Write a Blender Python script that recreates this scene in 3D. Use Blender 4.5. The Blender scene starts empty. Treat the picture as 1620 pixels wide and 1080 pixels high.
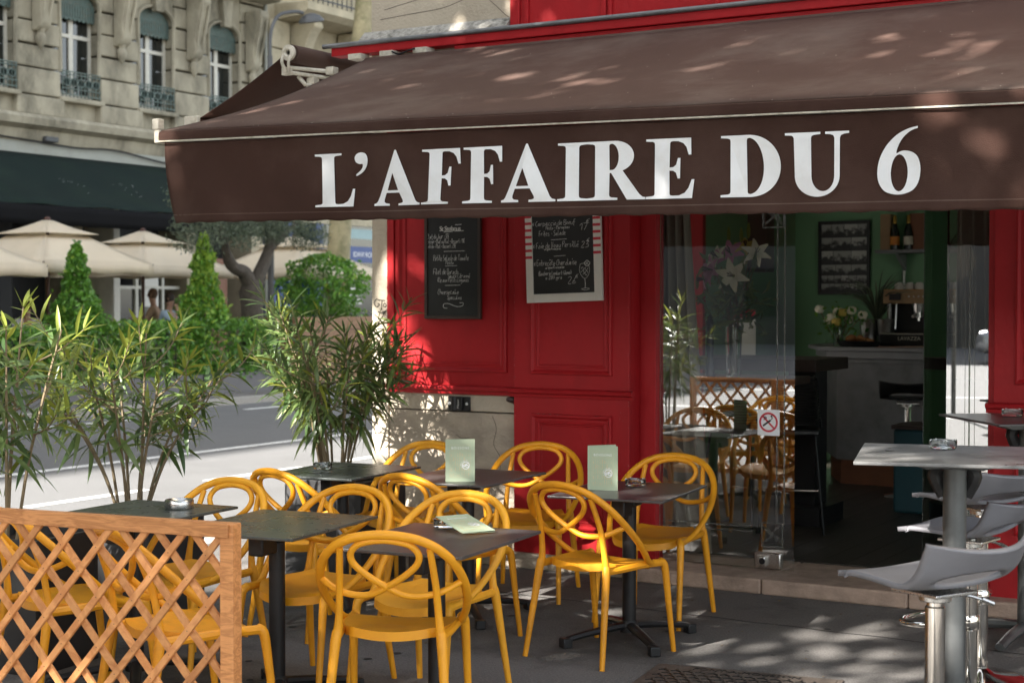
import bpy, bmesh, math, random
from mathutils import Vector, Matrix, Euler, noise
R = math.radians
PI = math.pi
random.seed(11)
S = bpy.context.scene
COL = S.collection

# ------------------------------------------------------------------ camera
cd = bpy.data.cameras.new('camera')
cam = bpy.data.objects.new('camera', cd)
COL.objects.link(cam)
cam.location = (0, 0, 1.65)
cam.rotation_euler = Euler((R(90 - 1.435), 0, R(30.5)), 'XYZ')
cd.sensor_width = 36.0
cd.lens = 55.0
cd.clip_end = 600
cd.dof.use_dof = True
cd.dof.focus_distance = 6.9
cd.dof.aperture_fstop = 4.2
cd.dof.aperture_blades = 9
S.camera = cam

# ------------------------------------------------------------------ light
SUN = Vector((-0.28, -1.0, 0.68)).normalized()          # towards the sun
world = bpy.data.worlds.new('World')
S.world = world
world.use_nodes = True
wn = world.node_tree
wn.nodes.clear()
sky = wn.nodes.new('ShaderNodeTexSky')
sky.sky_type = 'NISHITA'
sky.sun_disc = False
sky.sun_elevation = math.asin(SUN.z)
sky.sun_rotation = math.atan2(SUN.x, SUN.y)
sky.dust_density = 1.2
bg = wn.nodes.new('ShaderNodeBackground')
bg.inputs['Strength'].default_value = 0.12
wo = wn.nodes.new('ShaderNodeOutputWorld')
hsv = wn.nodes.new('ShaderNodeHueSaturation')
hsv.inputs['Saturation'].default_value = 0.42
wn.links.new(sky.outputs[0], hsv.inputs['Color'])
tint = wn.nodes.new('ShaderNodeMix')
tint.data_type = 'RGBA'
tint.blend_type = 'MULTIPLY'
tint.inputs['Factor'].default_value = 1.0
tint.inputs['B'].default_value = (1.0, 0.985, 0.95, 1)
wn.links.new(hsv.outputs[0], tint.inputs['A'])
wn.links.new(tint.outputs['Result'], bg.inputs[0])
wn.links.new(bg.outputs[0], wo.inputs[0])
sl = bpy.data.lights.new('sun', 'SUN')
sl.energy = 5.0
sl.angle = R(0.53)
sl.color = (1.0, 0.95, 0.88)
so = bpy.data.objects.new('sun', sl)
so.rotation_euler = SUN.to_track_quat('Z', 'Y').to_euler()
so.location = (-4, -12, 14)
COL.objects.link(so)
S.view_settings.view_transform = 'Standard'
S.view_settings.look = 'None'
S.view_settings.gamma = 1.0
S.view_settings.use_curve_mapping = False
S.view_settings.exposure = 2.3
S.render.engine = 'CYCLES'
S.cycles.use_denoising = True
S.cycles.max_bounces = 8
S.cycles.transparent_max_bounces = 16
S.cycles.sample_clamp_indirect = 6

# ------------------------------------------------------------------ materials
def nt(m):
    return m.node_tree.nodes, m.node_tree.links

def M(name, col, rough=0.6, var=0.12, scale=6.0, bump=0.0, bscale=60.0, metal=0.0, spec=0.5,
      stain=None, stain_amt=0.5, stain_scale=1.5, stretch=None, trans=0.0, coat=0.0, sub=None):
    """procedural paint/stone/fabric: colour broken up by two noises, optional stains and fine relief"""
    m = bpy.data.materials.new(name)
    m.use_nodes = True
    n, l = nt(m)
    b = n['Principled BSDF']
    tc = n.new('ShaderNodeTexCoord')
    mp = n.new('ShaderNodeMapping')
    if stretch:
        mp.inputs['Scale'].default_value = stretch
    l.new(tc.outputs['Object'], mp.inputs[0])
    no = n.new('ShaderNodeTexNoise')
    no.inputs['Scale'].default_value = scale
    no.inputs['Detail'].default_value = 6
    no.inputs['Roughness'].default_value = 0.62
    l.new(mp.outputs[0], no.inputs['Vector'])
    mr = n.new('ShaderNodeMapRange')
    mr.inputs[1].default_value = 0.25
    mr.inputs[2].default_value = 0.75
    mr.inputs[3].default_value = 1 - var
    mr.inputs[4].default_value = 1 + var
    l.new(no.outputs[0], mr.inputs[0])
    mul = n.new('ShaderNodeVectorMath')
    mul.operation = 'SCALE'
    mul.inputs[0].default_value = col
    l.new(mr.outputs[0], mul.inputs['Scale'])
    out = mul.outputs[0]
    if stain is not None:
        n2 = n.new('ShaderNodeTexNoise')
        n2.inputs['Scale'].default_value = stain_scale
        n2.inputs['Detail'].default_value = 8
        n2.inputs['Roughness'].default_value = 0.68
        l.new(mp.outputs[0], n2.inputs['Vector'])
        r2 = n.new('ShaderNodeMapRange')
        r2.inputs[1].default_value = 0.48
        r2.inputs[2].default_value = 0.68
        r2.inputs[3].default_value = 0
        r2.inputs[4].default_value = stain_amt
        l.new(n2.outputs[0], r2.inputs[0])
        mx = n.new('ShaderNodeMix')
        mx.data_type = 'RGBA'
        mx.inputs['B'].default_value = (*stain, 1)
        l.new(r2.outputs[0], mx.inputs['Factor'])
        l.new(out, mx.inputs['A'])
        out = mx.outputs['Result']
    l.new(out, b.inputs['Base Color'])
    rr = n.new('ShaderNodeMapRange')
    rr.inputs[3].default_value = max(0, rough - 0.08)
    rr.inputs[4].default_value = min(1, rough + 0.08)
    l.new(no.outputs[0], rr.inputs[0])
    l.new(rr.outputs[0], b.inputs['Roughness'])
    b.inputs['Metallic'].default_value = metal
    b.inputs['Specular IOR Level'].default_value = spec
    b.inputs['Transmission Weight'].default_value = trans
    b.inputs['Coat Weight'].default_value = coat
    b.inputs['Coat Roughness'].default_value = 0.15
    if sub:
        b.inputs['Subsurface Weight'].default_value = sub
        b.inputs['Subsurface Radius'].default_value = (0.01, 0.006, 0.003)
    if bump:
        nb = n.new('ShaderNodeTexNoise')
        nb.inputs['Scale'].default_value = bscale
        nb.inputs['Detail'].default_value = 5
        l.new(mp.outputs[0], nb.inputs['Vector'])
        bp = n.new('ShaderNodeBump')
        bp.inputs['Strength'].default_value = bump
        bp.inputs['Distance'].default_value = 0.01
        l.new(nb.outputs[0], bp.inputs['Height'])
        l.new(bp.outputs[0], b.inputs['Normal'])
    return m

def wood(name, c1, c2, rough=0.55, scale=1.0, axis=(1, 1, 1)):
    m = bpy.data.materials.new(name)
    m.use_nodes = True
    n, l = nt(m)
    b = n['Principled BSDF']
    tc = n.new('ShaderNodeTexCoord')
    oi = n.new('ShaderNodeObjectInfo')
    ad = n.new('ShaderNodeVectorMath')
    ad.operation = 'MULTIPLY_ADD'
    ad.inputs[1].default_value = (1, 1, 1)
    sc = n.new('ShaderNodeVectorMath')
    sc.operation = 'SCALE'
    sc.inputs[0].default_value = (7.3, 3.1, 5.7)
    l.new(oi.outputs['Random'], sc.inputs['Scale'])
    l.new(tc.outputs['Object'], ad.inputs[0])
    l.new(sc.outputs[0], ad.inputs[2])
    mp = n.new('ShaderNodeMapping')
    mp.inputs['Scale'].default_value = axis
    l.new(ad.outputs[0], mp.inputs[0])
    wv = n.new('ShaderNodeTexNoise')
    wv.inputs['Scale'].default_value = 9 * scale
    wv.inputs['Detail'].default_value = 4
    wv.inputs['Distortion'].default_value = 1.2
    l.new(mp.outputs[0], wv.inputs['Vector'])
    fr = n.new('ShaderNodeMath')
    fr.operation = 'PINGPONG'
    fr.inputs[1].default_value = 0.11
    l.new(wv.outputs[0], fr.inputs[0])
    cr = n.new('ShaderNodeMapRange')
    cr.inputs[1].default_value = 0.0
    cr.inputs[2].default_value = 0.11
    l.new(fr.outputs[0], cr.inputs[0])
    mx = n.new('ShaderNodeMix')
    mx.data_type = 'RGBA'
    mx.inputs['A'].default_value = (*c1, 1)
    mx.inputs['B'].default_value = (*c2, 1)
    l.new(cr.outputs[0], mx.inputs['Factor'])
    hs = n.new('ShaderNodeHueSaturation')
    l.new(mx.outputs['Result'], hs.inputs['Color'])
    rv = n.new('ShaderNodeMapRange')
    rv.inputs[3].default_value = 0.8
    rv.inputs[4].default_value = 1.18
    l.new(oi.outputs['Random'], rv.inputs[0])
    l.new(rv.outputs[0], hs.inputs['Value'])
    l.new(hs.outputs[0], b.inputs['Base Color'])
    b.inputs['Roughness'].default_value = rough
    return m

def leafmat(name, c1, c2, rough=0.45, tl=0.35):
    """leaf: random tint per leaf, part of the light passes through"""
    m = bpy.data.materials.new(name)
    m.use_nodes = True
    n, l = nt(m)
    b = n['Principled BSDF']
    geo = n.new('ShaderNodeNewGeometry')
    oi = n.new('ShaderNodeObjectInfo')
    ad = n.new('ShaderNodeMath')
    l.new(geo.outputs['Random Per Island'], ad.inputs[0])
    l.new(oi.outputs['Random'], ad.inputs[1])
    fr = n.new('ShaderNodeMath')
    fr.operation = 'FRACT'
    l.new(ad.outputs[0], fr.inputs[0])
    mx = n.new('ShaderNodeMix')
    mx.data_type = 'RGBA'
    mx.inputs['A'].default_value = (*c1, 1)
    mx.inputs['B'].default_value = (*c2, 1)
    l.new(fr.outputs[0], mx.inputs['Factor'])
    l.new(mx.outputs['Result'], b.inputs['Base Color'])
    b.inputs['Roughness'].default_value = rough
    t = n.new('ShaderNodeBsdfTranslucent')
    hs = n.new('ShaderNodeHueSaturation')
    hs.inputs['Value'].default_value = 1.7
    hs.inputs['Hue'].default_value = 0.48
    l.new(mx.outputs['Result'], hs.inputs['Color'])
    l.new(hs.outputs[0], t.inputs[0])
    ms = n.new('ShaderNodeMixShader')
    ms.inputs[0].default_value = tl
    l.new(b.outputs[0], ms.inputs[1])
    l.new(t.outputs[0], ms.inputs[2])
    l.new(ms.outputs[0], n['Material Output'].inputs[0])
    return m

def panemat(name, tint, refl, rough=0.0):
    m = bpy.data.materials.new(name)
    m.use_nodes = True
    n, l = nt(m)
    n.remove(n['Principled BSDF'])
    t = n.new('ShaderNodeBsdfTransparent')
    t.inputs[0].default_value = (*tint, 1)
    g = n.new('ShaderNodeBsdfGlossy')
    g.inputs['Roughness'].default_value = rough
    g.inputs[0].default_value = (0.95, 0.96, 0.97, 1)
    lw = n.new('ShaderNodeLayerWeight')
    lw.inputs[0].default_value = 0.25
    mr = n.new('ShaderNodeMapRange')
    mr.inputs[3].default_value = refl
    mr.inputs[4].default_value = 1.0
    l.new(lw.outputs['Fresnel'], mr.inputs[0])
    ms = n.new('ShaderNodeMixShader')
    l.new(mr.outputs[0], ms.inputs[0])
    l.new(t.outputs[0], ms.inputs[1])
    l.new(g.outputs[0], ms.inputs[2])
    l.new(ms.outputs[0], n['Material Output'].inputs[0])
    return m

def glassmat(name):
    m = bpy.data.materials.new(name)
    m.use_nodes = True
    n, l = nt(m)
    b = n['Principled BSDF']
    b.inputs['Base Color'].default_value = (0.93, 0.96, 0.95, 1)
    b.inputs['Roughness'].default_value = 0.03
    b.inputs['Transmission Weight'].default_value = 1.0
    b.inputs['IOR'].default_value = 1.5
    return m

def fabric(name, col, dirt, tl=0.15):
    """woven canvas: fine weave relief, broad fading and vertical dirt streaks, slightly translucent"""
    m = M(name, col, rough=0.8, var=0.14, scale=2.2, bump=0.45, bscale=420, stain=dirt, stain_amt=0.55,
          stain_scale=1.1, spec=0.12)
    n, l = nt(m)
    t = n.new('ShaderNodeBsdfTranslucent')
    t.inputs[0].default_value = (col[0] * 1.3, col[1] * 1.3, col[2] * 1.3, 1)
    ms = n.new('ShaderNodeMixShader')
    ms.inputs[0].default_value = tl
    l.new(n['Principled BSDF'].outputs[0], ms.inputs[1])
    l.new(t.outputs[0], ms.inputs[2])
    l.new(ms.outputs[0], n['Material Output'].inputs[0])
    return m

yellow = M('yellow_plastic', (0.80, 0.345, 0.014), 0.44, 0.06, 9, bump=0.05, bscale=300, spec=0.4,
           stain=(0.58, 0.22, 0.02), stain_amt=0.35, stain_scale=5)
yellow_b = M('yellow_plastic_faded', (0.83, 0.38, 0.024), 0.50, 0.07, 7, bump=0.06, bscale=260, spec=0.35,
           stain=(0.62, 0.27, 0.03), stain_amt=0.4, stain_scale=6)
yellow_c = M('yellow_plastic_grubby', (0.78, 0.320, 0.013), 0.46, 0.08, 12, bump=0.05, bscale=300, spec=0.38,
           stain=(0.45, 0.19, 0.03), stain_amt=0.5, stain_scale=7)
red = M('red_paint', (0.36, 0.010, 0.014), 0.52, 0.12, 3.0, bump=0.25, bscale=38, stain=(0.27, 0.010, 0.013),
        stain_amt=0.6, stain_scale=2.5, spec=0.28, stretch=(1, 1, 0.5))
redchip = M('chipped_edge', (0.30, 0.05, 0.05), 0.6, 0.5, 30, stain=(0.5, 0.38, 0.33), stain_amt=0.8, stain_scale=14)
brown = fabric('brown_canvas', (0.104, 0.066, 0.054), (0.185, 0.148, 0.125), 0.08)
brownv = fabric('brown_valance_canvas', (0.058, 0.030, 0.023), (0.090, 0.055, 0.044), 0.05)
white_print = M('white_print', (0.80, 0.81, 0.82), 0.5, 0.04, 8, stain=(0.6, 0.57, 0.52), stain_amt=0.3, stain_scale=5)
offwhite = M('aged_white_plastic', (0.52, 0.48, 0.40), 0.5, 0.2, 20, stain=(0.25, 0.22, 0.14), stain_amt=0.7, stain_scale=18)
stone = M('cream_render', (0.47, 0.41, 0.32), 0.85, 0.13, 4, bump=0.5, bscale=55, stain=(0.28, 0.23, 0.17), stain_amt=0.55, stain_scale=2.0)
stone_lo = M('rough_grey_render', (0.43, 0.365, 0.285), 0.9, 0.2, 7, bump=0.8, bscale=40, stain=(0.24, 0.20, 0.155), stain_amt=0.7, stain_scale=2.6, stretch=(1, 1, 1.6))
zinc = M('zinc', (0.20, 0.205, 0.21), 0.5, 0.25, 9, metal=0.7, stain=(0.12, 0.12, 0.12), stain_amt=0.5, stain_scale=6)
sillstone = M('lichen_ledge', (0.38, 0.36, 0.32), 0.95, 0.4, 25, bump=1.0, bscale=60, stain=(0.07, 0.07, 0.055), stain_amt=0.9, stain_scale=16)
pave = M('pavement_asphalt', (0.168, 0.158, 0.148), 0.9, 0.42, 95, bump=0.9, bscale=170, stain=(0.062, 0.057, 0.052), stain_amt=0.85, stain_scale=1.25, spec=0.3)
roadm = M('road_asphalt', (0.135, 0.135, 0.135), 0.88, 0.25, 70, bump=0.6, bscale=170, stain=(0.10, 0.10, 0.10), stain_amt=0.6, stain_scale=0.6)
kerbm = M('granite_kerb', (0.36, 0.34, 0.31), 0.8, 0.25, 30, bump=0.4, bscale=90)
linem = M('road_line_paint', (0.72, 0.72, 0.70), 0.7, 0.2, 20, stain=(0.3, 0.3, 0.3), stain_amt=0.7, stain_scale=9)
iron = M('cast_iron', (0.14, 0.115, 0.095), 0.6, 0.3, 18, metal=0.4, bump=0.3, bscale=120, stain=(0.08, 0.06, 0.05), stain_amt=0.6, stain_scale=8)
threshold_m = M('pink_stone', (0.40, 0.29, 0.225), 0.75, 0.2, 14, bump=0.4, bscale=80, stain=(0.2, 0.15, 0.12), stain_amt=0.6, stain_scale=5)
tabletop_m = M('dark_laminate', (0.070, 0.067, 0.066), 0.30, 0.45, 5, stain=(0.115, 0.096, 0.094), stain_amt=0.6, stain_scale=3.2, bump=0.08, bscale=180)
tabletop_g = M('slate_laminate', (0.055, 0.064, 0.061), 0.28, 0.4, 4, stain=(0.09, 0.10, 0.095), stain_amt=0.6, stain_scale=3.6, bump=0.08, bscale=180)
tabletop_l = M('concrete_laminate', (0.20, 0.197, 0.192), 0.30, 0.45, 7, stain=(0.38, 0.37, 0.36), stain_amt=0.6, stain_scale=6, bump=0.06, bscale=180)
blackmetal = M('black_metal', (0.018, 0.018, 0.019), 0.42, 0.3, 12, metal=0.2, bump=0.06, bscale=300)
greymetal = M('grey_metal', (0.12, 0.125, 0.125), 0.42, 0.2, 12, metal=0.5)
chrome = M('chrome', (0.80, 0.77, 0.72), 0.10, 0.06, 14, metal=1.0)
steel = M('brushed_steel', (0.60, 0.59, 0.57), 0.28, 0.2, 90, metal=1.0, stretch=(1, 1, 8))
stoolplastic = M('grey_seat_plastic', (0.21, 0.208, 0.225), 0.40, 0.08, 8, bump=0.1, bscale=400, spec=0.5)
slatwood = wood('larch', (0.64, 0.295, 0.105), (0.48, 0.19, 0.06), 0.6, 2.2, (0.35, 0.35, 0.35))
railwood = wood('larch_rail', (0.64, 0.285, 0.10), (0.42, 0.165, 0.05), 0.6, 1.6, (0.35, 1.6, 2.2))
planterwood = wood('planter_boards', (0.33, 0.19, 0.10), (0.22, 0.115, 0.06), 0.65, 1.0, (0.4, 0.4, 2))
clear = glassmat('clear_glass')
pane_m = panemat('shopfront_glass', (0.88, 0.90, 0.87), 0.33)
pane_side = panemat('side_pane_glass', (0.80, 0.83, 0.80), 0.46)
etch = panemat('etched_glass', (0.62, 0.64, 0.60), 0.09, 0.55)
board_m = M('blackboard', (0.012, 0.012, 0.012), 0.5, 0.3, 5, stain=(0.03, 0.03, 0.03), stain_amt=0.5, stain_scale=3)
chalk = M('chalk', (0.62, 0.62, 0.60), 0.9, 0.3, 60)
darkframe = M('dark_brown_wood', (0.045, 0.026, 0.020), 0.5, 0.2, 20)
whiteframe = M('white_frame', (0.74, 0.72, 0.66), 0.5, 0.05, 10)
stripe_red = M('stripe_red', (0.55, 0.03, 0.05), 0.5, 0.05, 10)
menu_m = M('sage_card', (0.40, 0.47, 0.33), 0.6, 0.05, 14)
menu_art = M('gold_line_print', (0.52, 0.47, 0.30), 0.6, 0.08, 40)
leaf_dk = leafmat('oleander_leaf', (0.055, 0.105, 0.036), (0.16, 0.225, 0.070), 0.34, 0.32)
leaf_yg = leafmat('young_oleander_leaf', (0.15, 0.20, 0.035), (0.26, 0.30, 0.05), 0.38, 0.4)
stem_m = M('oleander_stem', (0.20, 0.15, 0.085), 0.7, 0.2, 40)
leaf_hedge = leafmat('hedge_leaf', (0.042, 0.135, 0.020), (0.15, 0.33, 0.042), 0.34, 0.3)
leaf_tip = leafmat('bright_hedge_leaf', (0.17, 0.31, 0.04), (0.32, 0.44, 0.07), 0.4, 0.4)
leaf_olive = leafmat('olive_leaf', (0.045, 0.07, 0.04), (0.15, 0.18, 0.115), 0.45, 0.2)
leaf_plane = leafmat('plane_leaf', (0.04, 0.09, 0.02), (0.09, 0.16, 0.035), 0.5, 0.25)
bark_ol = M('olive_bark', (0.075, 0.063, 0.05), 0.95, 0.4, 14, bump=1.0, bscale=40)
bark_pl = M('plane_bark', (0.30, 0.26, 0.15), 0.85, 0.25, 5, bump=0.5, bscale=18, stain=(0.13, 0.13, 0.06), stain_amt=0.9, stain_scale=3.2)
parasol_m = fabric('ecru_canvas', (0.78, 0.70, 0.56), (0.66, 0.58, 0.46), 0.35)
pole_m = M('brown_pole', (0.07, 0.03, 0.02), 0.5, 0.2, 20)
pot_grey = M('grey_planter', (0.15, 0.145, 0.15), 0.7, 0.12, 6, stain=(0.09, 0.09, 0.09), stain_amt=0.5, stain_scale=3)
pot_dark = M('anthracite_planter', (0.030, 0.030, 0.031), 0.6, 0.25, 8, bump=0.1, bscale=120)
soil_m = M('soil', (0.05, 0.035, 0.025), 0.95, 0.4, 30, bump=1.0, bscale=60)
facade = M('weathered_limestone', (0.345, 0.312, 0.232), 0.9, 0.28, 2.5, bump=0.6, bscale=25, stain=(0.11, 0.10, 0.07), stain_amt=0.95, stain_scale=1.0, stretch=(1, 1, 0.55))
facade2 = M('warm_limestone', (0.44, 0.385, 0.27), 0.9, 0.2, 2.5, bump=0.5, bscale=25, stain=(0.20, 0.17, 0.11), stain_amt=0.6, stain_scale=1.4)
winwhite = M('window_paint', (0.62, 0.60, 0.52), 0.5, 0.1, 8)
darkpane = M('dark_window_glass', (0.02, 0.022, 0.02), 0.06, 0.3, 1.5, spec=0.8)
verdigris = M('verdigris_paint', (0.075, 0.115, 0.10), 0.6, 0.3, 14, stain=(0.12, 0.10, 0.07), stain_amt=0.5, stain_scale=10)
gawn = fabric('dark_green_canvas', (0.010, 0.019, 0.017), (0.016, 0.030, 0.020), 0.02)
gawnv = fabric('black_canvas', (0.005, 0.005, 0.006), (0.008, 0.008, 0.008), 0.0)
fascia = M('pale_fascia', (0.34, 0.35, 0.31), 0.8, 0.15, 4, stain=(0.2, 0.19, 0.15), stain_amt=0.5, stain_scale=2)
blue = M('blue_paint', (0.028, 0.060, 0.20), 0.45, 0.12, 5)
doorbrown = M('brown_door', (0.20, 0.075, 0.035), 0.5, 0.15, 6)
darkwall = M('dark_wall', (0.03, 0.03, 0.032), 0.7, 0.2, 3)
green_wall = M('green_wall_paint', (0.185, 0.36, 0.20), 0.7, 0.06, 2)
darkwood = wood('dark_floor', (0.045, 0.036, 0.03), (0.028, 0.022, 0.018), 0.45, 1.0, (0.6, 6, 1))
counter_m = M('counter_concrete', (0.21, 0.21, 0.215), 0.6, 0.3, 6, bump=0.3, bscale=40, stain=(0.24, 0.235, 0.23), stain_amt=0.6, stain_scale=9)
counter_l = M('counter_top', (0.30, 0.30, 0.31), 0.4, 0.15, 5)
curtain_m = M('grey_brown_curtain', (0.50, 0.44, 0.39), 0.85, 0.1, 3, bump=0.2, bscale=200)
blackbit = M('black_bit', (0.010, 0.010, 0.011), 0.4, 0.3, 12)
bottle_m = M('dark_bottle', (0.010, 0.014, 0.010), 0.12, 0.2, 10, spec=0.7)
gold = M('gold_foil', (0.45, 0.27, 0.06), 0.35, 0.2, 60, metal=0.8)
orange = M('orange_label', (0.62, 0.22, 0.03), 0.6, 0.05, 20)
cream = M('cream_label', (0.58, 0.54, 0.44), 0.6, 0.05, 20)
boxwood = M('wine_box_wood', (0.33, 0.21, 0.11), 0.7, 0.15, 10)
boxwood2 = M('mahogany_box', (0.19, 0.07, 0.03), 0.6, 0.15, 10)
cupwhite = M('white_china', (0.62, 0.60, 0.56), 0.25, 0.04, 10)
petal_w = M('cream_petal', (0.85, 0.80, 0.64), 0.6, 0.08, 20, sub=0.2)
petal_p = M('mauve_petal', (0.62, 0.25, 0.44), 0.6, 0.12, 20)
petal_y = M('yellow_petal', (0.62, 0.47, 0.10), 0.6, 0.1, 20)
bread = M('bread_crust', (0.40, 0.17, 0.06), 0.7, 0.25, 20)
teal = M('teal_panel', (0.012, 0.06, 0.075), 0.6, 0.1, 6)
navy = M('navy_lacquer', (0.012, 0.018, 0.045), 0.25, 0.1, 6)
skin = M('skin', (0.45, 0.27, 0.19), 0.55, 0.05, 20, sub=0.1)
hair_m = M('dark_hair', (0.03, 0.02, 0.015), 0.6, 0.3, 50)
hair_b = M('brown_hair', (0.10, 0.055, 0.03), 0.6, 0.3, 50)
shirt_w = M('white_shirt', (0.62, 0.64, 0.68), 0.8, 0.05, 8)
shirt_b = M('pale_blue_shirt', (0.34, 0.45, 0.56), 0.8, 0.06, 8)
shirt_k = M('tan_shirt', (0.32, 0.22, 0.14), 0.8, 0.06, 8)
trousers = M('dark_trousers', (0.03, 0.033, 0.05), 0.8, 0.1, 8)
bluebld = M('far_building_render', (0.055, 0.052, 0.048), 0.8, 0.3, 0.4, stain=(0.025, 0.028, 0.022), stain_amt=0.8, stain_scale=0.25)
silver = M('silver_car_paint', (0.42, 0.43, 0.44), 0.28, 0.04, 5, metal=0.6, coat=0.6)
tyre_m = M('tyre_rubber', (0.02, 0.02, 0.02), 0.8, 0.2, 20)
lamp_m = M('lamp_grey', (0.075, 0.078, 0.08), 0.6, 0.15, 10)
def photomat(name, lo, hi, sc, seed):
    """printed black and white view: pale sky over dark, broken ground"""
    m = bpy.data.materials.new(name); m.use_nodes = True
    n, l = nt(m); b = n['Principled BSDF']
    tc = n.new('ShaderNodeTexCoord'); sp = n.new('ShaderNodeSeparateXYZ'); l.new(tc.outputs['Generated'], sp.inputs[0])
    no = n.new('ShaderNodeTexNoise'); no.noise_dimensions = '4D'; no.inputs['Scale'].default_value = sc; no.inputs['Detail'].default_value = 4
    no.inputs['W'].default_value = seed; l.new(tc.outputs['Object'], no.inputs['Vector'])
    a = n.new('ShaderNodeMath'); a.operation = 'MULTIPLY_ADD'; a.inputs[1].default_value = 1.9; l.new(no.outputs[0], a.inputs[0]); l.new(sp.outputs['Z'], a.inputs[2])
    r = n.new('ShaderNodeMapRange'); r.inputs[1].default_value = 1.25; r.inputs[2].default_value = 1.65; l.new(a.outputs[0], r.inputs[0])
    mx = n.new('ShaderNodeMix'); mx.data_type = 'RGBA'; mx.inputs['A'].default_value = (lo, lo, lo, 1); mx.inputs['B'].default_value = (hi, hi, hi * .95, 1)
    l.new(r.outputs[0], mx.inputs['Factor']); l.new(mx.outputs['Result'], b.inputs['Base Color']); b.inputs['Roughness'].default_value = .4
    return m
photo_g = photomat('photo_grey', .015, .36, 24, 1.0)
photo_l = photomat('photo_light', .03, .5, 34, 4.0)
amber = M('amber_light_wood', (0.50, 0.27, 0.10), 0.45, 0.1, 10)

# ------------------------------------------------------------------ mesh helpers
def V(*a): return Vector(a)

def cr(pts, n=6, closed=False):
    """Catmull-Rom resample (works for points of any dimension)"""
    P = [tuple(p) for p in pts]
    m = len(P)
    out = []
    segs = m if closed else m - 1
    for i in range(segs):
        p0 = P[(i - 1) % m] if (closed or i > 0) else P[0]
        p1 = P[i % m]
        p2 = P[(i + 1) % m]
        p3 = P[(i + 2) % m] if (closed or i + 2 < m) else P[m - 1]
        for k in range(n):
            t = k / n
            out.append(tuple(0.5 * ((2 * b) + (c - a) * t + (2 * a - 5 * b + 4 * c - d) * t * t + (3 * b - a - 3 * c + d) * t ** 3)
                             for a, b, c, d in zip(p0, p1, p2, p3)))
    if not closed:
        out.append(P[-1])
    return out

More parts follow.
